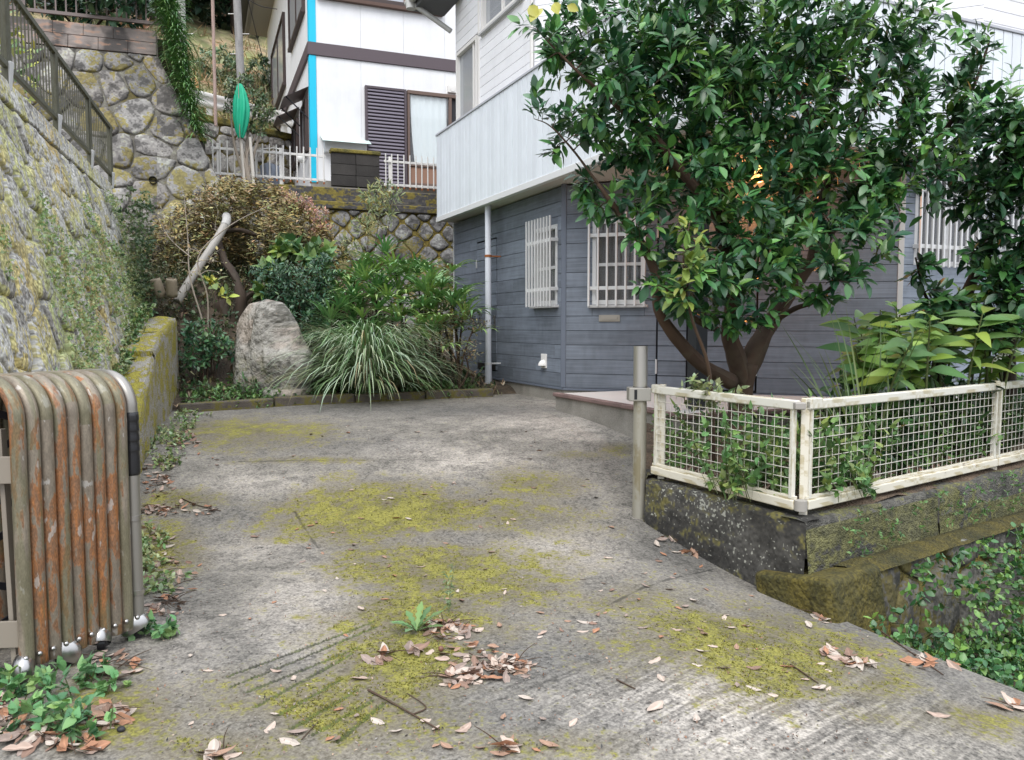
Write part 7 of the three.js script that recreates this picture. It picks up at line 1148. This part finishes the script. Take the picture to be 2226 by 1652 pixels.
{
  const R = rng(801);
  // leaves one can name
  [[630, 1615, 0.085, 9, 1.2, 'large whitish serrated leaf lying nearest the bottom left edge of the drive'], [1276, 1353, 0.1, 9, 1.5, 'large pale round leaf lying in the middle right of the drive'], [1143, 1522, 0.07, 8, 1.0, 'pale grey leaf below the leaf pile'], [1006, 1587, 0.085, 0, -0.6, 'tan leaf below and left of the pale grey leaf'], [1424, 1540, 0.1, 2, -0.7, 'long narrow tan leaf on the pale ribbed concrete'], [1512, 1563, 0.06, 9, -0.2, 'small white curved leaf on the pale ribbed concrete'], [1780, 1498, 0.07, 8, -1.2, 'pale oval leaf on the bright moss patch at the right'], [2038, 1556, 0.085, 0, 1.2, 'long pale leaf near the right edge of the drive'], [1437, 1477, 0.07, 2, 0.2, 'upright curled tan leaf right of the leaf pile'], [1422, 1437, 0.075, 3, -0.8, 'slim tan leaf above the upright curled one'], [413, 1428, 0.04, 8, 0.5, 'small pale leaf right of the gate casters'], [452, 1460, 0.045, 2, 1.5, 'small tan leaf at the left beside the grooves'], [637, 1475, 0.055, 3, 0.2, 'rounded leaf lying across the upper grooves'], [600, 1460, 0.06, 0, 1.2, 'tan leaf lying on the uppermost grooves'], [780, 1478, 0.075, 1, 1.5, 'tan leaf at the right end of the grooves'], [1194, 1622, 0.08, 4, 1.0, 'reddish leaf at the bottom of the drive'], [835, 1212, 0.05, 5, 0.7, 'curled reddish leaf on the big moss patch'], [785, 1128, 0.055, 4, 1.3, 'leaf on the dark spot of the upper moss patch'], [888, 1130, 0.06, 8, 1.0, 'pale curled leaf on the upper moss patch'], [850, 1085, 0.065, 8, 1.2, 'pale leaf at the top of the upper moss patch'], [552, 1168, 0.06, 6, 1.4, 'greenish grey leaf left of the big moss patch'], [1328, 1147, 0.07, 5, 0.5, 'curled red brown leaf near the foot of the gate post']].forEach(([x, y, L, g, yaw, label]) => fallen(onGround(x, y), L, yaw, g, label, R));
  // the rest, strewn
  const zones = [[1450, 1300, 260, 110, 38], [900, 1150, 260, 110, 28], [1150, 1330, 240, 60, 15], [700, 1250, 330, 140, 16], [1750, 1420, 250, 110, 22], [1100, 1600, 420, 45, 12], [560, 1570, 220, 70, 7], [900, 960, 420, 45, 22], [1150, 1050, 200, 60, 8], [420, 1000, 60, 50, 8]];
  for (const [x, y, rx, ry, n] of zones) for (let i = 0; i < n; i++) { const a = R() * 6.283, q = Math.sqrt(R()), X = x + rx * q * Math.cos(a), Y = y + ry * q * Math.sin(a), p = onGround(X, Y); if (p.x > rightEdge(-p.z) - 0.08 || (p.x < leftEdge(-p.z) + 0.3)) continue; fallen(p, 0.028 + 0.05 * R() * R() + 0.012 * R(), R() * 6.28, Math.floor(R() * 14), null, R, 0.5); }
  // piles: every leaf a part
  const pile = (label, spotsP, n, L, h, seed, tones = DRY) => { const R = rng(seed), c = onGround(spotsP[0][0], spotsP[0][1]), t = thing('leaf_pile', label, 'leaf pile', c); for (let i = 0; i < n; i++) { const [x, y, rx, ry] = spotsP[Math.floor(R() * spotsP.length)], a = R() * 6.283, q = Math.sqrt(R()), p = onGround(x + rx * q * Math.cos(a), y + ry * q * Math.sin(a)).sub(c), m = mesh('leaf', dryGeos[Math.floor(R() * 14)], M.dryLeaf, t); m.position.copy(p); m.position.y += 0.004 + h * (1 - q) * R(); m.scale.setScalar(L * (0.6 + 0.8 * R())); m.rotation.set((R() - 0.5) * 1.3, R() * 6.28, (R() - 0.5) * 1.3); } for (let i = 0; i < n / 9; i++) { const [x, y, rx, ry] = spotsP[Math.floor(R() * spotsP.length)], p = onGround(x + rx * (R() - 0.5), y + ry * (R() - 0.5)).sub(c), d = V(R() - 0.5, 0.1 * R(), R() - 0.5).normalize(); mesh('twig', limb([p.clone().add(V(0, 0.012, 0)), p.clone().addScaledVector(d, 0.06).add(V(0, 0.02, 0)), p.clone().addScaledVector(d, 0.13).add(V(0.01, 0.012, 0))], [0.0025, 0.002, 0.0012], 5, 3), M.bark, t); } return t; };
  pile('heap of dry curled leaves and twigs in the middle of the drive', [[985, 1378, 60, 24], [1030, 1425, 80, 30], [1080, 1460, 75, 22], [1000, 1475, 45, 22], [960, 1365, 50, 14], [1105, 1450, 50, 14]], 210, 0.055, 0.03, 811);
  pile('small heap of curled leaves left of the middle heap', [[845, 1425, 40, 10], [820, 1440, 26, 10], [900, 1420, 36, 8]], 14, 0.085, 0.015, 812);
  pile('little heap of reddish dry leaves at the foot of the dark bed wall', [[1475, 1180, 55, 12], [1520, 1200, 40, 10]], 34, 0.08, 0.03, 813);
  pile('clump of dark dry leaves on the moss near the right edge of the drive', [[1835, 1432, 40, 14], [1800, 1420, 20, 8], [1870, 1445, 30, 6]], 26, 0.07, 0.03, 814);
  pile('leaves caught along the foot of the rubble wall at the right edge', [[1690, 1282, 40, 14], [1640, 1250, 20, 10], [1790, 1345, 14, 6], [2030, 1450, 60, 14], [2000, 1440, 30, 12], [2210, 1540, 40, 10]], 44, 0.075, 0.015, 815);
  pile('leaf litter in front of the folding gate at the lower left', [[60, 1600, 90, 40], [230, 1560, 50, 24], [150, 1620, 90, 28], [20, 1560, 40, 50], [250, 1450, 60, 30]], 170, 0.07, 0.03, 816);
  pile('leaf litter along the weeds right of the folding gate', [[350, 1020, 40, 34], [400, 1108, 80, 16], [345, 1110, 40, 14], [370, 1260, 70, 44], [345, 1060, 34, 24], [360, 1320, 44, 24], [335, 1200, 44, 64], [395, 960, 40, 24]], 270, 0.055, 0.022, 817);
  pile('crumpled brown leaves at the bottom edge of the drive', [[1092, 1632, 28, 14], [475, 1640, 40, 10]], 16, 0.075, 0.03, 818);
  scatter('leaf_crumbs', 'crumbs of dead leaves, moss and grit strewn over the drive', 2600, (R) => { const p = onGround(330 + 1560 * R(), 930 + 715 * Math.pow(R(), 0.8)); if (p.x > rightEdge(-p.z) - 0.05) p.x = 0.2; p.y += 0.003; return { p }; }, { L: 0.013, W: 0.007, cols: [...DRY.map((c) => mul3(c, 0.6)), [0.05, 0.045, 0.04], [0.04, 0.035, 0.03]], seed: 821, per: 1, stem: false, hMax: 0.003, mat: M.dryLeaf });
  { // little cushions of moss standing on the mossy patches
    const Rm = rng(823), c = new Leaves(), o = V(0, groundY(0, -4), -4);
    for (let i = 0; i < 26000; i++) { const p = onGround(330 + 1700 * Rm(), 1040 + 600 * Rm()); if (p.x > rightEdge(-p.z) - 0.05) continue; const n1 = fbm(p.x * 2.2 + 40, p.z * 2.2 + 40, 5, 101) - 0.5, n2 = fbm(p.x * 9, p.z * 9, 4, 103) - 0.5; if (field(MOSS, p.x, p.z, n1 * 1.5 + n2 * 1.3) < 0.55 + 0.4 * Rm()) continue; const q = p.sub(o); for (let j = 0; j < 3; j++) { const d = rdir(Rm); d.y = Math.abs(d.y) * 0.6 + 0.25; d.normalize(); c.add(q.clone().add(V((Rm() - 0.5) * 0.012, -0.001, (Rm() - 0.5) * 0.012)), d, perp(d, Rm), 0.006 + 0.006 * Rm(), 0.006, vary([0.2, 0.19, 0.03], Rm, 0.45), 0.2, 0.2, LEAF3); } }
    const m = c.build('moss', M.softLeaf, scene); m.position.copy(o); tag(m, 'low yellow green moss growing in patches on the drive', null, null, 'stuff');
  }
  // twigs and small stones
  const tw = (label, pts, r) => { const P0 = onGround(...pts[0]), t = thing('twig', label, 'twig', P0); mesh('twig', limb(pts.map((q) => onGround(...q).sub(P0).add(V(0, r + 0.002, 0))), pts.map((_, i) => r * (1 - 0.15 * i)), 6, 4, 0.3, 5), M.bark, t); return t; };
  const big = tw('long forked brown twig lying below the leaf heap', [[800, 1503], [850, 1530], [895, 1556], [955, 1590]], 0.0045), o2 = big.position; mesh('fork', limb([onGround(895, 1556), onGround(925, 1543), onGround(920, 1533), onGround(885, 1510)].map((q) => q.sub(o2).add(V(0, 0.005, 0))), [0.003, 0.0028, 0.0026, 0.002], 5, 3), M.bark, big);
  tw('straight pale twig on the bright moss at the right', [[1718, 1447], [1745, 1465], [1778, 1488]], 0.0035);
  tw('short dark twig lying on the pale ribbed concrete', [[1340, 1480], [1380, 1500]], 0.003);
  tw('thin twig along the right edge of the drive by the ivy', [[1915, 1375], [1965, 1410], [2050, 1470]], 0.004);
  tw('dark twig among the leaf litter near the low mossy wall', [[395, 1085], [430, 1100], [480, 1112]], 0.004);
  tw('thin straw lying beside the large whitish leaf', [[655, 1610], [690, 1572]], 0.002);
  const acorn = thing('acorn', 'small round brown seed lying on the leaf heap', 'seed', onGround(958, 1416)); mesh('nut', new THREE.SphereGeometry(0.012, 12, 10).translate(0, 0.012, 0), std({ color: [0.16, 0.07, 0.045], roughness: 0.4 }), acorn);
  const peb = thing('pebble', 'small dark pebble at the lower left of the drive', 'pebble', onGround(263, 1590)); mesh('stone', new THREE.IcosahedronGeometry(0.012, 2).scale(1.2, 0.8, 1).translate(0, 0.008, 0), M.dark, peb);
}

renderer.render(scene, camera);
